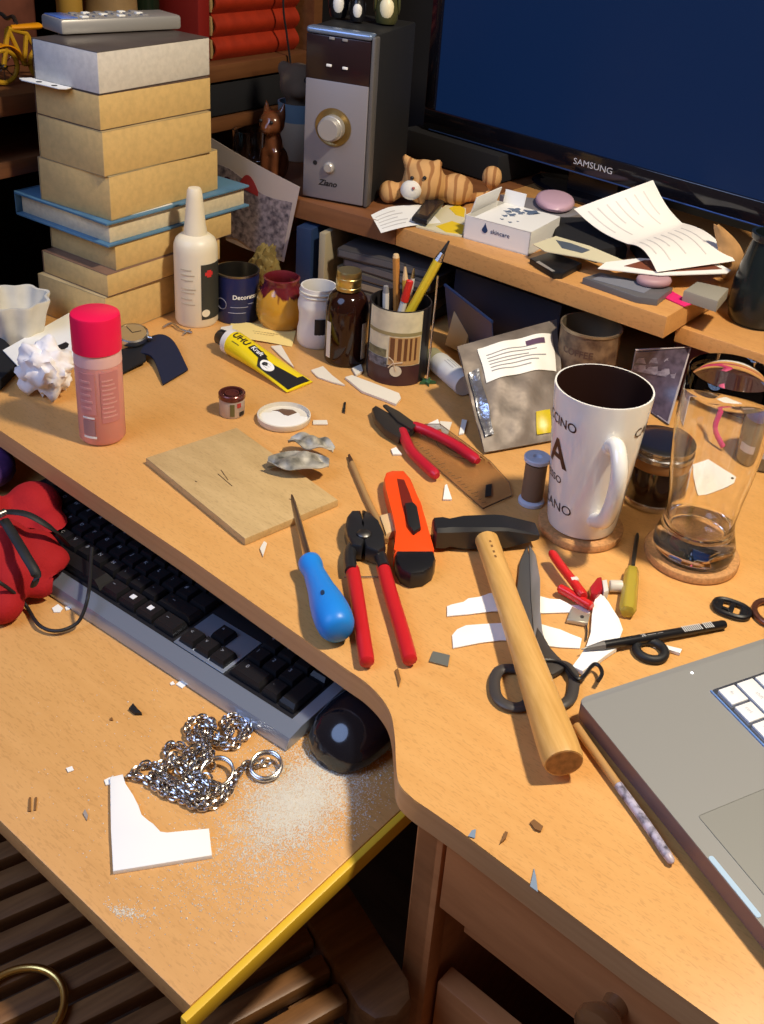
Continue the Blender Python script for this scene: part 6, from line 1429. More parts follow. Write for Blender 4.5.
# clear leaning case
b0_, b1_ = P(628, 396), P(668, 425); t0_, t1_ = P(636, 352, DZ+.078), P(690, 349, DZ+.078)
nn_ = (b1_-b0_).cross(t0_-b0_).normalized()
t = thing('disc_case', 'clear plastic case with dark printed inlay leaning under the right end of the shelf', 'disc case', (b0_+b1_)/2)
mb = MB(); mb.sheet(lambda u, v: b0_.lerp(b1_, u).lerp(t0_.lerp(t1_, u), v)+Vector((0, 0, 0.001)), 4, 4, 0.004); mb.build('inlay', mat('plum_inlay', (0.11, 0.085, 0.12), 0.25, noise=0.5, nscale=90), t)
mb = MB(); rim_ = [b0_, b1_, t1_, t0_]; mb.tube([q+Vector((0, 0, 0.0025)) for q in rim_], 0.0018, 6, closed=True); mb.build('clear_edge', mat('frosted_edge', (0.40, 0.36, 0.36), 0.3), t)
mb = MB(); mb.sheet(lambda u, v: b0_.lerp(b1_, 0.05+0.85*u).lerp(t0_.lerp(t1_, 0.05+0.85*u), 0.60+0.28*v)+(-nn_ if nn_.y > 0 else nn_)*0.0030+Vector((0, 0, 0.001)), 3, 2, 0.0003); mb.build('pale_print', mat('lilac_grey_print', (0.28, 0.25, 0.30), 0.4, col2=(0.1, 0.08, 0.12), nscale=160), t)
# wooden box and brown things behind mug / glass
standing('wooden_box', (712, 408), -33, 0.13, 0.06, 0.076, mat('dark_red_box', (0.09, 0.02, 0.025), 0.5), 'dark red box under the side shelf behind the beer glass', 'box')
# price tag, pink strap, blue-lidded jar
tgp = [P(689, 466), P(707, 461), P(741, 481), P(739, 487), P(697, 500), P(691, 480)]
mb = MB(); mb.prism([(q.x, q.y) for q in tgp], DZ+0.0004, DZ+0.0014); o = mb.build('paper_tag', white_p); tag(o, 'white paper tag with a small hole lying behind the beer glass', 'tag')
mb = MB(); mb.lathe([(0, 0), (0.0022, 0), (0.0022, 0.0003), (0, 0.0003)], at(Z3(P(736, 482), DZ+0.0014)), 14); mb.build('punched_hole', ink, o, origin=o['_o'])
mb = MB(); q_ = [P(723, 452), PV(714, 428, P(720, 448), -30), PV(722, 405, P(722, 445), -30), PV(721, 384, P(722, 440), -30)]; mb.tube(spline([Z3(q_[0], DZ+0.005)]+q_[1:], 5), 0.0042, 8, flat=0.45); o = mb.build('ribbon', mat('pink_ribbon', (0.65, 0.06, 0.16), 0.5)); tag(o, 'bright pink ribbon hanging behind the beer glass', 'ribbon')
c = P(754, 468)+Vector((0.010, 0.016, 0)); r = 0.026
t = thing('jar', 'glass jar with blue lid at the right edge behind the beer glass', 'jar', c)
mb = MB(); mb.lathe([(0, 0), (r*0.9, 0), (r, 0.004), (r, 0.052), (r*0.9, 0.058), (0, 0.058)], at(c), 36); mb.build('body', mat('smoky_jar', (0.16, 0.15, 0.11), 0.15, coat=0.5), t)
mb = MB(); mb.lathe([(r*0.98, 0.0585), (r, 0.060), (r, 0.070), (r*0.95, 0.0725), (0, 0.0725)], at(c), 36); mb.build('lid', mat('blue_lid', (0.04, 0.09, 0.28), 0.3), t)
a0 = face(c); mb = MB(); patch(mb, c, r+0.0004, a0-0.9, a0+0.2, 0.018, 0.028); mb.build('label', mat('grey_label', (0.5, 0.48, 0.48), 0.5), t)

# ============================================================ in the bookcase
fb = frame(Z3(bq, 0), bw)
def bl(x, y): return fb.inverted() @ bp(x, y)
redm = mat('red_book_cloth', (0.36, 0.026, 0.006), 0.5, noise=0.25, nscale=40); dred = mat('dark_red_board', (0.22, 0.012, 0.008), 0.5)
xL, xR = bl(222, 50).x, bl(308, 40).x
zz = zt1+0.0004; hb = 0.034
for k in range(4):
    t = thing('book', ('bottom', 'second', 'third', 'topmost')[k]+' red cloth volume of the pile on the dim bookcase shelf', 'book', fb @ Vector(((xL+xR)/2, 0.10, zz)), 'red volumes on the bookcase shelf')
    mb = MB(); mb.box(((xL+xR)/2+0.002, 0.082, zz+hb/2), (xR-xL-0.006, 0.11, hb-0.006), fb, bev=0.001); mb.build('page_block', mat('brown_page_edge', (0.34, 0.22, 0.09), 0.8), t)
    mb = MB()
    n_ = 12; prof_ = [(0.030-0.008*math.sin(PI*j/n_), zz+0.001+(hb-0.002)*j/n_) for j in range(n_+1)]
    mb.sheet(lambda u, v: fb @ Vector((xL+0.008+(xR-xL-0.008)*u, 0.030-0.010*math.sin(PI*v), zz+0.001+(hb-0.002)*v)), 4, 12, 0.003); mb.build('spine', redm, t)
    for z_ in (zz+0.0014, zz+hb-0.0014):
        mb = MB(); mb.box(((xL+xR)/2+0.004, 0.088, z_), (xR-xL-0.008, 0.118, 0.0024), fb); mb.build('cover', redm, t)
    zz += hb
mb = MB(); mb.box((xL-0.016, 0.08, zt1+0.0004+0.11), (0.024, 0.12, 0.22), fb, bev=0.002); o = mb.build('book', dred); tag(o, 'dark red upright book left of the pile of red volumes', 'book')
o = None
# black box added to stand in for the shaded gap under the red volumes
x0_, x1_ = bl(222, 110).x-0.05, min(sx1-0.004, bl(310, 100).x+0.02)
hh_ = zt1-th1-h2.z-0.004
mb = MB(); mb.box(((x0_+x1_)/2, 0.10, h2.z+0.001+hh_/2), (x1_-x0_, 0.19, hh_-0.002), fb, bev=0.003); o = mb.build('filler_box', black_matte); tag(o, 'added black box filling the shaded shelf gap under the red volumes', 'box')
# turned wooden vase, yellow candle, dark bottle
def on_shelf(x, y, dep): 
    d_ = ray(x, y); n_ = bn; pt = bq+bn*dep; t_ = (pt-EYE).dot(n_)/d_.dot(n_); return EYE+d_*t_
c = on_shelf(110, 20, 0.10); c.z = zt1+0.0004
uu = 0.0021
t = thing('vase', 'turned wooden vase with ring grooves behind the remote control', 'vase', c); r = 0.042
mb = MB(); mb.lathe([(0, 0), (r*0.9, 0), (r, 0.01), (r*0.95, 0.05), (r*0.9, 0.10), (r*1.0, 0.115), (r*0.98, 0.125), (r*0.90, 0.13), (r*0.97, 0.14), (r, 0.16), (r*0.9, 0.22), (r*0.6, 0.26), (r*0.55, 0.25), (0, 0.24)], at(c), 36); mb.build('body', mat('turned_wood', (0.34, 0.22, 0.10), 0.45, noise=0.3, nscale=30), t)
mb = MB(); mb.torus(at(c+Vector((0, 0, 0.13))), r*0.94, 0.003, 36, 8); mb.build('groove_ring', mat('groove_dark', (0.14, 0.08, 0.03), 0.5), t)
c = on_shelf(70, 16, 0.08); c.z = zt1+0.0004
mb = MB(); mb.lathe([(0, 0), (0.016, 0), (0.017, 0.002), (0.017, 0.24), (0.012, 0.243), (0.002, 0.24), (0.001, 0.25), (0, 0.25)], at(c), 24); o = mb.build('candle', mat('ochre_candle', (0.42, 0.24, 0.04), 0.5)); tag(o, 'ochre yellow candle standing behind the book stack', 'candle')
c = on_shelf(146, 16, 0.10); c.z = zt1+0.0004
mb = MB(); mb.lathe([(0, 0), (0.019, 0), (0.020, 0.004), (0.020, 0.15), (0.010, 0.19), (0.009, 0.25), (0, 0.25)], at(c), 28); o = mb.build('bottle', mat('dark_green_bottle', (0.01, 0.018, 0.010), 0.2)); tag(o, 'dark green bottle in the dim shelf right of the wooden vase', 'bottle')
# yellow toy bicycle
fbk = frame(bq+bn*0.045, bw)
def bk(x, y):
    d_ = ray(x, y); pt = bq+bn*0.045; t_ = (pt-EYE).dot(bn)/d_.dot(bn); return EYE+d_*t_
yb = mat('yellow_toy_enamel', (0.50, 0.28, 0.015), 0.35); ob_ = mat('orange_toy_enamel', (0.72, 0.28, 0.005), 0.35)
w1 = bk(4, 70); 
R_w = max(0.02, w1.z-(zt1+0.0005)-0.003)
w1.z = zt1+0.0010+R_w+0.0032; w2 = w1+bw*(R_w*3.0)
t = thing('toy_bicycle', 'yellow toy bicycle standing on the bookcase shelf at the left edge', 'toy bicycle', Z3(w1, zt1))
rot = Matrix.Rotation(PI/2, 4, 'X')
for w_ in (w1, w2):
    m_ = frame(w_, bw, Vector((0, 0, 1)))
    mb = MB(); mb.torus(m_, R_w, 0.0032, 32, 8); wh = mb.build('wheel', yb, t)
    mb = MB(); mb.lathe([(0.003, -0.004), (0.004, -0.002), (0.004, 0.002), (0.003, 0.004)], m_, 10)
    mb.build('hub', darksteel, wh)
    for k in range(8):
        mb = MB(); mb.tube([w_, w_+(bw*math.cos(k*PI/4)+Vector((0, 0, 1))*math.sin(k*PI/4))*R_w], 0.0006, 5); mb.build('spoke', darksteel, wh)
Z_ = Vector((0, 0, 1)); hd_ = w1+bw*(R_w*0.55)+Z_*(R_w*2.3); st_ = w1+bw*(R_w*1.9)+Z_*(R_w*1.9); bb_ = w1+bw*(R_w*1.55)
mb = MB(); mb.tube([w1, hd_], 0.0034, 8); mb.build('fork', yb, t)
for A_, B_ in ((hd_, st_), (hd_, bb_), (bb_, st_), (bb_, w2), (st_, w2)):
    mb = MB(); mb.tube([A_, B_], 0.0030, 8); mb.build('frame_tube', yb, t)
mb = MB(); mb.tube(spline([hd_+bn*0.03-bw*0.01+Z_*0.012, hd_+bn*0.012+Z_*0.016, hd_+Z_*0.012, hd_-bn*0.012+Z_*0.016, hd_-bn*0.03-bw*0.01+Z_*0.012], 5), 0.0026, 8); mb.build('handlebar', darksteel, t)
mb = MB(); mb.loft([[st_+Z_*0.004+bw*x_+bn*y_*wd+Z_*0.004*0 for x_, y_ in ((-0.004, -1), (-0.004, 1), (0.004, 1), (0.004, -1))] if False else [st_+bw*tt+bn*(wd*math.cos(q_))+Z_*(0.008+0.004*math.sin(q_)) for q_ in [2*PI*j/10 for j in range(10)]] for tt, wd in ((-0.022, 0.003), (0.0, 0.007), (0.014, 0.011), (0.02, 0.008))]); mb.build('saddle', ob_, t)
mb = MB(); mb.sheet(lambda u, v: w1+(bw*math.cos(0.2+1.7*u)+Z_*math.sin(0.2+1.7*u))*(R_w+0.007)+bn*((v-0.5)*0.014), 10, 2, 0.0016); mb.build('mudguard', ob_, t)
c = on_shelf(4, 40, 0.16); c.z = zt1+0.0004
mb = MB(); mb.box((c-bq).dot(bw) and ((c-bq).dot(bw)-0.01, 0.165, zt1+0.0004+0.09), (0.10, 0.05, 0.18), fb, bev=0.002); o = mb.build('book', mat('dusty_red_cover', (0.16, 0.05, 0.03), 0.6, noise=0.4, nscale=30)); tag(o, 'dusty red-brown book behind the yellow toy bicycle', 'book')
# thin black cable down the red volumes
p_ = [bk(258, 0)+Z_*0.08-bn*0.052, bk(258, 0)-bn*0.052, bk(262, 30)-bn*0.052, bk(267, 66)-bn*0.052, bk(268, 90)-bn*0.052]
mb = MB(); mb.tube(spline(p_, 5), 0.0018, 6); o = mb.build('cable', black_rub); tag(o, 'thin black cable hanging in front of the red volumes', 'cable')

# ============================================================ on the keyboard tray
K0 = P(286, 743, TZ+0.008)
kfr = frame(Z3(K0, TZ+0.0006), dirv(-31.5))
KW, KD = 0.450, 0.165
t = thing('keyboard', 'black computer keyboard with silver front edge, half under the desk top', 'keyboard', Z3(K0, TZ))
mb = MB()
prof_ = [(0.0, 0.0), (0.0, 0.003), (0.004, 0.0085), (0.018, 0.0120), (KD, 0.020), (KD, 0.0)]
mb.loft([[kfr @ Vector((x_, y_, z_)) for y_, z_ in prof_] for x_ in (-KW, 0.0)]); mb.build('case', mat('keyboard_black', (0.010, 0.010, 0.013), 0.4), t)
slope = math.atan2(0.0080, KD-0.018)
kt = kfr @ Matrix.Translation((0, 0.018, 0.0121)) @ Matrix.Rotation(slope, 4, 'X')
silv = mat('blue_lit_silver_trim', (0.42, 0.50, 0.64), 0.3, 0.75)  # silver tinted blue to carry the window reflection
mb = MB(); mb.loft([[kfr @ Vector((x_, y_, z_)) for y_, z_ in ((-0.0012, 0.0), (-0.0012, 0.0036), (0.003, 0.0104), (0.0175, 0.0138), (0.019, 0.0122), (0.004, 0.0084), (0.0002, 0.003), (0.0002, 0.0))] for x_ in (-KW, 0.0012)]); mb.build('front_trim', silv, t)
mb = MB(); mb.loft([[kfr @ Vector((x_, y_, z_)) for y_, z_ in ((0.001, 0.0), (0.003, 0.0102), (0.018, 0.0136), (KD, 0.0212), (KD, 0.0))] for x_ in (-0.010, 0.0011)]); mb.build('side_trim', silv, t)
pit = 0.0190
keym = mat('black_key', (0.009, 0.009, 0.011), 0.33)
x_num = -0.0125; x_nav = x_num-4*pit-0.0055; x_main = x_nav-3*pit-0.0055
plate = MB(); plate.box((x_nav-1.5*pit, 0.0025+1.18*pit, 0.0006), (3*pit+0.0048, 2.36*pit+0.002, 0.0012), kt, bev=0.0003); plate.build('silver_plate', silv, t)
letk = mat('pale_key_print', (0.20, 0.21, 0.24), 0.5); brightk = mat('white_key_symbol', (0.75, 0.76, 0.8), 0.5)
glyphs = MB()
nkey = 0
def key(xr, y, w=1.0, h=1.0, g=None, big=False):
    """xr: right edge of the key, y: front edge (in key units from the front row)"""
    global nkey
    nkey += 1
    ww, hh = w*pit, h*pit; zc = 0.0012
    q = MB(); cx_, cy_ = xr-ww/2, 0.004+y*pit+hh/2
    a_, b_ = ww/2-0.0009, hh/2-0.0009
    q.loft([[kt @ Vector((cx_+sx_*a_*s_, cy_+sy_*b_*s_+dy, z_)) for sx_, sy_ in ((-1, -1), (1, -1), (1, 1), (-1, 1))] for z_, s_, dy in ((zc, 1, 0), (zc+0.0030, 0.95, 0.0002), (zc+0.0062, 0.80, 0.0006))])
    k_ = q.build('key', keym, t, smooth=0)
    if g and big:
        q = MB(); q.box((cx_, cy_+0.0006, zc+0.0065), (0.0055, 0.0050, 0.0004), kt); q.build('key_symbol', brightk, k_)
    elif g:
        glyphs.text(g, 0.0052 if not big else 0.0070, lambda x, yy: kt @ Vector((cx_-ww*0.18*(0 if big else 1)+x, cy_+0.0024*(0 if big else 1)+yy, zc+0.0064)), bold=0.02 if not big else 0.08)
# number pad
for r_, row in enumerate((None, '123', '456', '789')):
    if row:
        for c_i, ch in enumerate(row): key(x_num-(3-c_i)*pit, r_, g=ch)
key(x_num-2*pit, 0, 2.0, g='0'); key(x_num-pit, 0, g='.'); key(x_num, 0, 1, 2.0); key(x_num, 2, 1, 2.0, g='+')
for c_i, ch in enumerate(('#', '/', '*', '-')): key(x_num-(3-c_i)*pit, 4, g=ch)
# arrows and navigation block
for c_i, ch in enumerate('<v>'): key(x_nav-(2-c_i)*pit, 0, g=ch)
key(x_nav-pit, 1, g='^')
for r_ in (3, 4):
    for c_i in range(3): key(x_nav-(2-c_i)*pit, r_, g='--')
# main block (right to left)
def rowk(y, items):
    x = x_main
    for w, g, big in items:
        key(x, y, w, 1.0, g, big); x -= w*pit
rowk(0, [(1.5, '--', False), (1.25, 'o', True), (1.25, 'o', True), (1.25, '--', False), (5.25, None, False), (1.25, None, False), (1.25, 'o', True), (1.5, '--', False)])
rowk(1, [(2.5, '--', False)]+[(1, ch, False) for ch in '-.,MNBVCXY']+[(2.0, None, False)])
rowk(2, [(1.25, None, False)]+[(1, ch, False) for ch in "#;LKJHGFDSA"]+[(2.25, None, False)])
rowk(3, [(1.0, None, False)]+[(1, ch, False) for ch in '+UPOIUZTREWQ']+[(1.5, None, False)])
rowk(4, [(2.0, '--', False)]+[(1, ch, False) for ch in "'?0987654321"]+[(1.0, None, False)])
x = x_main
for k in range(12): key(x-k*1.18*pit, 5.35, 1.0, 0.9, None)
glyphs.build('key_lettering', letk, t)
print('KEYS', nkey)

# ---- mouse
c = P(368, 730, TZ)
mf_ = frame(Z3(c, TZ+0.0005), dirv(-34), None, Vector((0, 0, 1)))
t = thing('computer_mouse', 'glossy black computer mouse half hidden by the desk edge', 'computer mouse', Z3(c, TZ))
def mring(y, hw, hh_, n=24):
    out = []
    for k in range(n):
        w = 2*PI*k/n; x = hw*math.cos(w); z = hh_*math.sin(w)
        out.append(mf_ @ Vector((x, y, max(0.0, hh_*0.28+z*0.72 if z > 0 else hh_*0.28*(1+z/hh_)))))
    return out
mb = MB(); mb.loft([mring(y, w, h) for y, w, h in ((-0.054, 0.006, 0.008), (-0.052, 0.016, 0.015), (-0.046, 0.025, 0.025), (-0.034, 0.0315, 0.034), (-0.018, 0.0335, 0.039), (0.0, 0.0325, 0.0395), (0.02, 0.0305, 0.034), (0.036, 0.0295, 0.026), (0.048, 0.027, 0.018), (0.054, 0.020, 0.012), (0.056, 0.010, 0.008))])
mb.build('body', mat('gloss_black_mouse', (0.006, 0.007, 0.012), 0.14, coat=0.6), t, smooth=70)
mb = MB(); mb.lathe([(0, -0.004), (0.009, -0.004), (0.011, -0.002), (0.011, 0.002), (0.009, 0.004), (0, 0.004)], axis(mf_ @ Vector((0, 0.034, 0.022)), mf_.to_3x3() @ Vector((1, 0, 0))), 20); mb.build('scroll_wheel', black_rub, t)

# ---- white L-shaped card piece
px = [(110, 777), (123, 774), (125, 784), (133, 795), (139, 806), (141, 815), (148, 821), (153, 823), (160, 832), (167, 833), (209, 828), (212, 855), (113, 871), (111, 830)]
mb = MB(); mb.prism(poly(px, TZ+.004), TZ+0.0003, TZ+0.004, bev=0.0004); o = mb.build('carved_piece', white_card); tag(o, 'large white L-shaped card offcut on the keyboard tray', 'card piece')
tgroup = 'crumbs on the keyboard tray'
def crumb(px, label, m=white_p, h=0.0012, name='crumb'):
    mb = MB(); mb.prism(poly(px, TZ+h), TZ+0.0003, TZ+h); o = mb.build(name, m); tag(o, label, 'crumb', tgroup)
crumb([(66, 768), (72, 766), (74, 770), (68, 772)], 'white crumb on the tray left of the white L-shaped offcut')
crumb([(52, 608), (58, 604), (63, 608), (60, 612), (54, 612)], 'white flake on the tray in front of the left end of the keyboard')
crumb([(65, 607), (69, 605), (70, 609), (66, 610)], 'smaller of the two white flakes at the left end of the keyboard')
crumb([(176, 684), (181, 680), (186, 685), (182, 688)], 'white flake on the tray just in front of the keyboard middle')
crumb([(170, 683), (173, 681), (175, 684), (171, 685)], 'smaller white flake just in front of the keyboard middle')
crumb([(104, 780), (110, 777), (111, 784), (106, 785)], 'tiny flake touching the top corner of the white L-shaped offcut')
crumb([(129, 708), (133, 703), (137, 708), (142, 713), (135, 713)], 'small black shard on the tray above the chain', ink, 0.003)
crumb([(28, 811), (29, 797), (31, 797), (31, 811)], 'left one of two thin wood splinters at the tray front', wchip)
crumb([(34, 810), (35, 797), (37, 797), (36, 810)], 'right one of two thin wood splinters at the tray front', wchip)
crumb([(83, 813), (85, 809), (88, 815), (87, 820), (85, 817)], 'curled grey shaving on the tray left of the white offcut', mat('grey_shaving', (0.32, 0.28, 0.26), 0.6))
crumb([(110, 718), (112, 717), (113, 720), (110, 720)], 'tiny dark speck on the tray left of the black shard', wchip)

# ---- steel chain with two rings
ring2 = P(266, 771, TZ); ring1 = P(217, 778, TZ)
t = thing('chain', 'heap of silver steel chain with two rings on the keyboard tray', 'chain', P(195, 765, TZ))
path = [(266, 762), (258, 764), (250, 762), (242, 768), (236, 777), (230, 788), (222, 800), (210, 806), (196, 806), (184, 800), (172, 796), (160, 790), (150, 782), (140, 777), (129, 775),
        (136, 770), (146, 764), (156, 766), (164, 774), (174, 782), (186, 790), (198, 796), (208, 790), (204, 780), (194, 772), (184, 764), (172, 764), (160, 770), (152, 776), (162, 784), (174, 792), (188, 800),
        (200, 802), (212, 796), (220, 788), (212, 784), (200, 780), (188, 776), (178, 770), (170, 760), (166, 750), (172, 744), (182, 746), (190, 754), (196, 762), (206, 762), (212, 754), (206, 746), (196, 742), (188, 734), (188, 724), (196, 718), (206, 718), (214, 724),
        (210, 732), (204, 742), (196, 752), (186, 758), (176, 762), (166, 770), (158, 778), (168, 784), (180, 790), (192, 798), (204, 796), (196, 786), (186, 778), (196, 768), (206, 756), (204, 740), (196, 730), (204, 726), (214, 732), (222, 740), (230, 734), (224, 726), (226, 718), (236, 716), (246, 720), (250, 728), (244, 738), (234, 740), (228, 730), (236, 724), (244, 730), (238, 744), (226, 746), (214, 742), (204, 750), (208, 760), (214, 768)]
path = spline([P(x, y, TZ+.004) for x, y in path], 12)
dist = [0]
for k in range(1, len(path)): dist.append(dist[-1]+(path[k]-path[k-1]).length)
step = 0.0044; links = []
s_, i_ = 0.0, 0
while s_ < dist[-1]:
    while i_ < len(dist)-2 and dist[i_+1] < s_: i_ += 1
    f = (s_-dist[i_])/max(1e-9, dist[i_+1]-dist[i_]); links.append((path[i_].lerp(path[i_+1], f), (path[i_+1]-path[i_]).normalized())); s_ += step
placed = []; lmats = []
for k, (q, d_) in enumerate(links):
    n_near = sum(1 for p2, k2 in placed if k-k2 > 3 and (p2.xy-q.xy).length < 0.0042)
    z = TZ+0.0036+0.0030*min(n_near, 3)
    placed.append((q, k))
    roll_ = (PI/4 if k % 2 else -PI/4)+rng.uniform(-0.35, 0.35)
    m = frame(Vector((q.x, q.y, z)), d_+Vector((0, 0, rng.uniform(-0.15, 0.15)))) @ Matrix.Rotation(roll_, 4, 'X')
    lmats.append(m)
chain_m = mat('chain_steel', (0.62, 0.59, 0.56), 0.24, 1.0)
lk_ = MB()
lp = [Vector((0.0040*math.copysign(abs(math.cos(w))**0.8, math.cos(w)), 0.0027*math.sin(w), 0)) for w in [2*PI*k/14 for k in range(14)]]
lk_.tube(lp, 0.00095, 6, closed=True, up=(0, 0, 1))
lo = lk_.build('link', chain_m, None, origin=(0, 0, 0)); lme = lo.data
bpy.data.objects.remove(lo)
tm = Matrix.Translation(-Vector(t['_o']))
order = sorted(range(len(lmats)), key=lambda k: -lmats[k].translation.z)
top_ = set(order[:100]); rest = MB()
for k, m in enumerate(lmats):
    if k in top_:
        o = bpy.data.objects.new('link', lme); C.objects.link(o); o.parent = t; o.matrix_local = tm @ m
    else:
        rest.tube([m @ q for q in lp], 0.00095, 6, closed=True, up=m.to_3x3() @ Vector((0, 0, 1)))
o = rest.build('links', chain_m, t); o['kind'] = 'stuff'
for rc_, rr, tilt in ((ring1, 0.0125, 14), (ring2, 0.0120, 10)):
    mb = MB(); mb.torus(at(Z3(rc_, TZ+0.0048)) @ Matrix.Rotation(math.radians(tilt), 4, 'X'), rr, 0.0016, 36, 10); mb.torus(at(Z3(rc_, TZ+0.0072)) @ Matrix.Rotation(math.radians(tilt), 4, 'X'), rr*0.985, 0.0012, 36, 8); mb.build('ring', steel, t)
print('LINKS', len(lmats))

# ---- pale grinding dust on the tray
du = MB(); dm = mat('pale_dust', (0.80, 0.76, 0.66), 0.9)
def grain(q, s):
    a0_ = rng.uniform(0, 6.28); vs = [du.bm.verts.new(q+Vector((s*math.cos(a0_+k*2.094), s*math.sin(a0_+k*2.094), 0))) for k in range(3)]; tp = du.bm.verts.new(q+Vector((0, 0, s*0.9)))
    for k in range(3): du.bm.faces.new([vs[k], vs[(k+1) % 3], tp])
def inside_tray(q):
    w = ft.inverted() @ q; return -LT+0.01 < w.x < -0.006 and 0.008 < w.y < DT-0.105
for cx_, cy_, sx_, sy_, n_, rot in ((300, 800, 36, 22, 15000, -0.75), (300, 790, 58, 36, 7000, -0.8), (250, 860, 55, 28, 1500, -0.5), (122, 912, 14, 4, 420, 0.1), (230, 800, 110, 70, 900, 0)):
    for _ in range(n_):
        gx, gy = rng.gauss(0, 1)*sx_, rng.gauss(0, 1)*sy_
        x, y = cx_+gx*math.cos(rot)-gy*math.sin(rot), cy_+gx*math.sin(rot)+gy*math.cos(rot)
        if y > 1000 or y < 650: continue
        q = P(x, y, TZ+0.0002)
        if inside_tray(q): grain(q, abs(rng.gauss(0, 0.00030))+0.00026)
o = du.build('dust', dm, smooth=0); tag(o, 'patch of pale grinding dust spread over the keyboard tray', 'dust', None, 'stuff')

# ---- red fabric pouch with black strap and cord
redf = mat('red_fleece', (0.40, 0.005, 0.008), 0.85, noise=0.15, nscale=25, bump=0.25, bscale=300)
tb = P(30, 600, TZ)
t = thing('pouch', 'crumpled bright red fabric pouch with black strap at the left end of the tray', 'pouch', tb)
def up_at(x, y, z): return P(x, y, z)
mb = MB()
def blob(x, y, z, r, stretch=(1, 1, 1), rot=0): q = P(x, y, z); mb.sphere((q.x, q.y, max(z, TZ+r*stretch[2]*0.75)), (r*stretch[0], r*stretch[1], r*stretch[2]), rotz(rot), n=20)
blob(34, 507, 0.698, 0.031, (1.0, 0.9, 0.85), -35); blob(50, 527, 0.694, 0.023, (1, 0.8, 0.8), -50); blob(36, 555, 0.705, 0.026, (0.85, 1.2, 0.85), 20); blob(48, 565, 0.70, 0.021, (0.9, 1.1, 0.8), -20); blob(40, 585, 0.69, 0.016, (1, 0.9, 0.8))
blob(2, 550, 0.71, 0.030, (0.9, 1.3, 0.9), 25); blob(10, 580, 0.70, 0.022, (0.9, 1.1, 0.9), 15); blob(2, 605, 0.69, 0.020, (1, 1, 0.85), 0); blob(-20, 520, 0.70, 0.03); blob(18, 530, 0.69, 0.02)
o = mb.build('body', redf, t); remesh(o, 0.0045)
zmin = min(v.co.z for v in o.data.vertices)+Vector(t['_o']).z
for v in o.data.vertices:
    if v.co.z+t['_o'][2] < TZ+0.0006: v.co.z = TZ+0.0006-t['_o'][2]
    kq = kfr.inverted() @ (v.co+Vector(t['_o']))
    if -KW-0.004 < kq.x < 0.004 and -0.004 < kq.y < KD+0.004: v.co.z = max(v.co.z, TZ+0.0265-t['_o'][2])
    if v.co.z+t['_o'][2] > DZ-TH-0.003 and ((v.co+Vector(t['_o']))-P(0, 430)).dot(V) > -0.006: v.co.z = DZ-TH-0.003-t['_o'][2]
st = mat('black_strap', (0.008, 0.008, 0.009), 0.6)
mb = MB(); mb.tube(spline([P(-6, 515, 0.748), P(8, 512, 0.752), P(26, 514, 0.752), P(42, 522, 0.745), P(56, 532, 0.732), P(68, 545, 0.71)], 6), 0.0042, 8, flat=0.4, up=(0, 0, 1)); mb.build('strap', st, t)
mb = MB(); mb.tube(spline([P(4, 520, 0.748), P(14, 536, 0.742), P(26, 556, 0.735), P(36, 574, 0.725), P(34, 585, 0.712)], 6), 0.0046, 8, flat=0.5, up=(0, 0, 1)); mb.build('strap', st, t)
mb = MB(); mb.tube([P(-4, 516, 0.757), P(5, 512, 0.757)], 0.0036, 10); mb.build('buckle', steel, t)
mb = MB(); mb.tube(spline([Z3(P(-14, 590, TZ+.03), TZ+0.048), Z3(P(0, 596, TZ+.03), TZ+0.046), Z3(P(14, 601, TZ+.02), TZ+0.030), Z3(P(26, 610, TZ), TZ+0.0060), P(39, 625, TZ+.0055), P(57, 631, TZ+.0055), P(76, 624, TZ+.008), P(84, 611, TZ+.018), P(88, 596, TZ+.0285), P(90, 580, TZ+.0305), P(91, 560, TZ+.0330), P(92, 548, TZ+.036)], 8), 0.0017, 8); o = mb.build('cord', black_rub, t); o['label'] = 'thin black cord looping down onto the keyboard tray'
mb = MB()
q = P(6, 470, TZ+.03); mb.sphere((q.x-0.040, q.y+0.018, TZ+0.0245), (0.05, 0.032, 0.024), rotz(-30), n=20)
o = mb.build('cloth', mat('purple_cloth', (0.10, 0.03, 0.16), 0.85, noise=0.5, nscale=30, bump=0.6, bscale=70)); 
tag(o, 'dark purple cloth bundle behind the red pouch at the left edge', 'cloth')

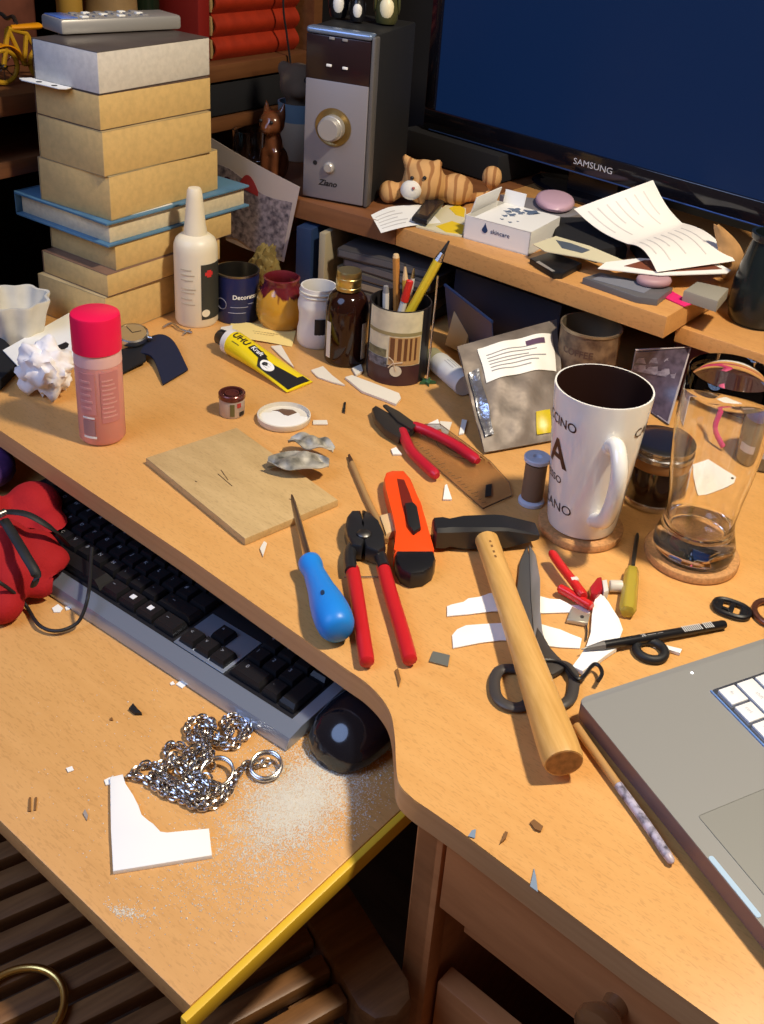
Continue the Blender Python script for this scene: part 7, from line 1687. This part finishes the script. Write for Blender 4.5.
# ============================================================ slatted wooden chair pushed under the tray
HZ = 0.565
ch_r = P(303, 919, HZ); cr2 = P(350, 1001, HZ)
rd = (cr2-ch_r).normalized(); sd_ = Vector((-rd.y, rd.x, 0))
lf_ = P(0, 1003, HZ)-P(50, 977, HZ); 
if sd_.dot(lf_) < 0: sd_ = -sd_            # slats run from the rail towards the left
t = thing('chair', 'dark wooden slatted chair pushed under the keyboard tray', 'chair', Z3(ch_r+sd_*0.2, 0))
pitch = abs((P(330, 971, HZ)-P(305.7, 946, HZ)).dot(rd))
pitch = min(max(pitch, 0.026), 0.034)
k0 = -14; k1 = 2
for k in range(k0, k1+1):
    q = ch_r+rd*(pitch*(k+0.45))
    mb = MB(); mb.box((0.235, 0, HZ-0.009), (0.47, pitch*0.66, 0.016), frame(Z3(q, 0), sd_), bev=0.003); mb.build('slat', darkwood, t)
Lr = (P(434, 996, HZ)-ch_r).dot(rd)-pitch*k0+0.01
for off in (-0.024, 0.490):
    mb = MB(); m_ = frame(Z3(ch_r+rd*(pitch*k0-0.01)+sd_*off, 0), rd); yy = 1 if off < 0 else 1
    oc = [(0, -0.0225), (Lr-0.02, -0.0225), (Lr-0.006, -0.016), (Lr, 0), (Lr-0.006, 0.016), (Lr-0.02, 0.0225), (0, 0.0225)]
    mb.prism(oc, HZ-0.034, HZ+0.003, m_, bev=0.005); mb.build('side_rail', darkwood, t)
for off in (0.02, 0.45):
    for al in (0.03, Lr-0.07):
        mb = MB(); q = ch_r+rd*(pitch*k0+al)+sd_*off; mb.box((0, 0, (HZ-0.018)/2), (0.034, 0.034, HZ-0.018-0.002), frame(Z3(q, 0.001), rd), bev=0.003); mb.build('leg', darkwood, t)
mb = MB(); q = ch_r+rd*(pitch*(k1+1)+0.012); mb.box((0.235, 0, HZ-0.020), (0.45, 0.020, 0.030), frame(Z3(q, 0), sd_), bev=0.003); mb.build('front_rail', darkwood, t)
# brass hoop on the seat
c = P(17, 1011, HZ+.003); rr = 46*S(17, 1011, HZ)
mb = MB(); mb.torus(at(Z3(c, HZ+0.0042)) @ rotz(20), rr, 0.0030, 48, 10); o = mb.build('hoop', brass); tag(o, 'thin brass hoop lying on the chair slats at the lower left', 'hoop')
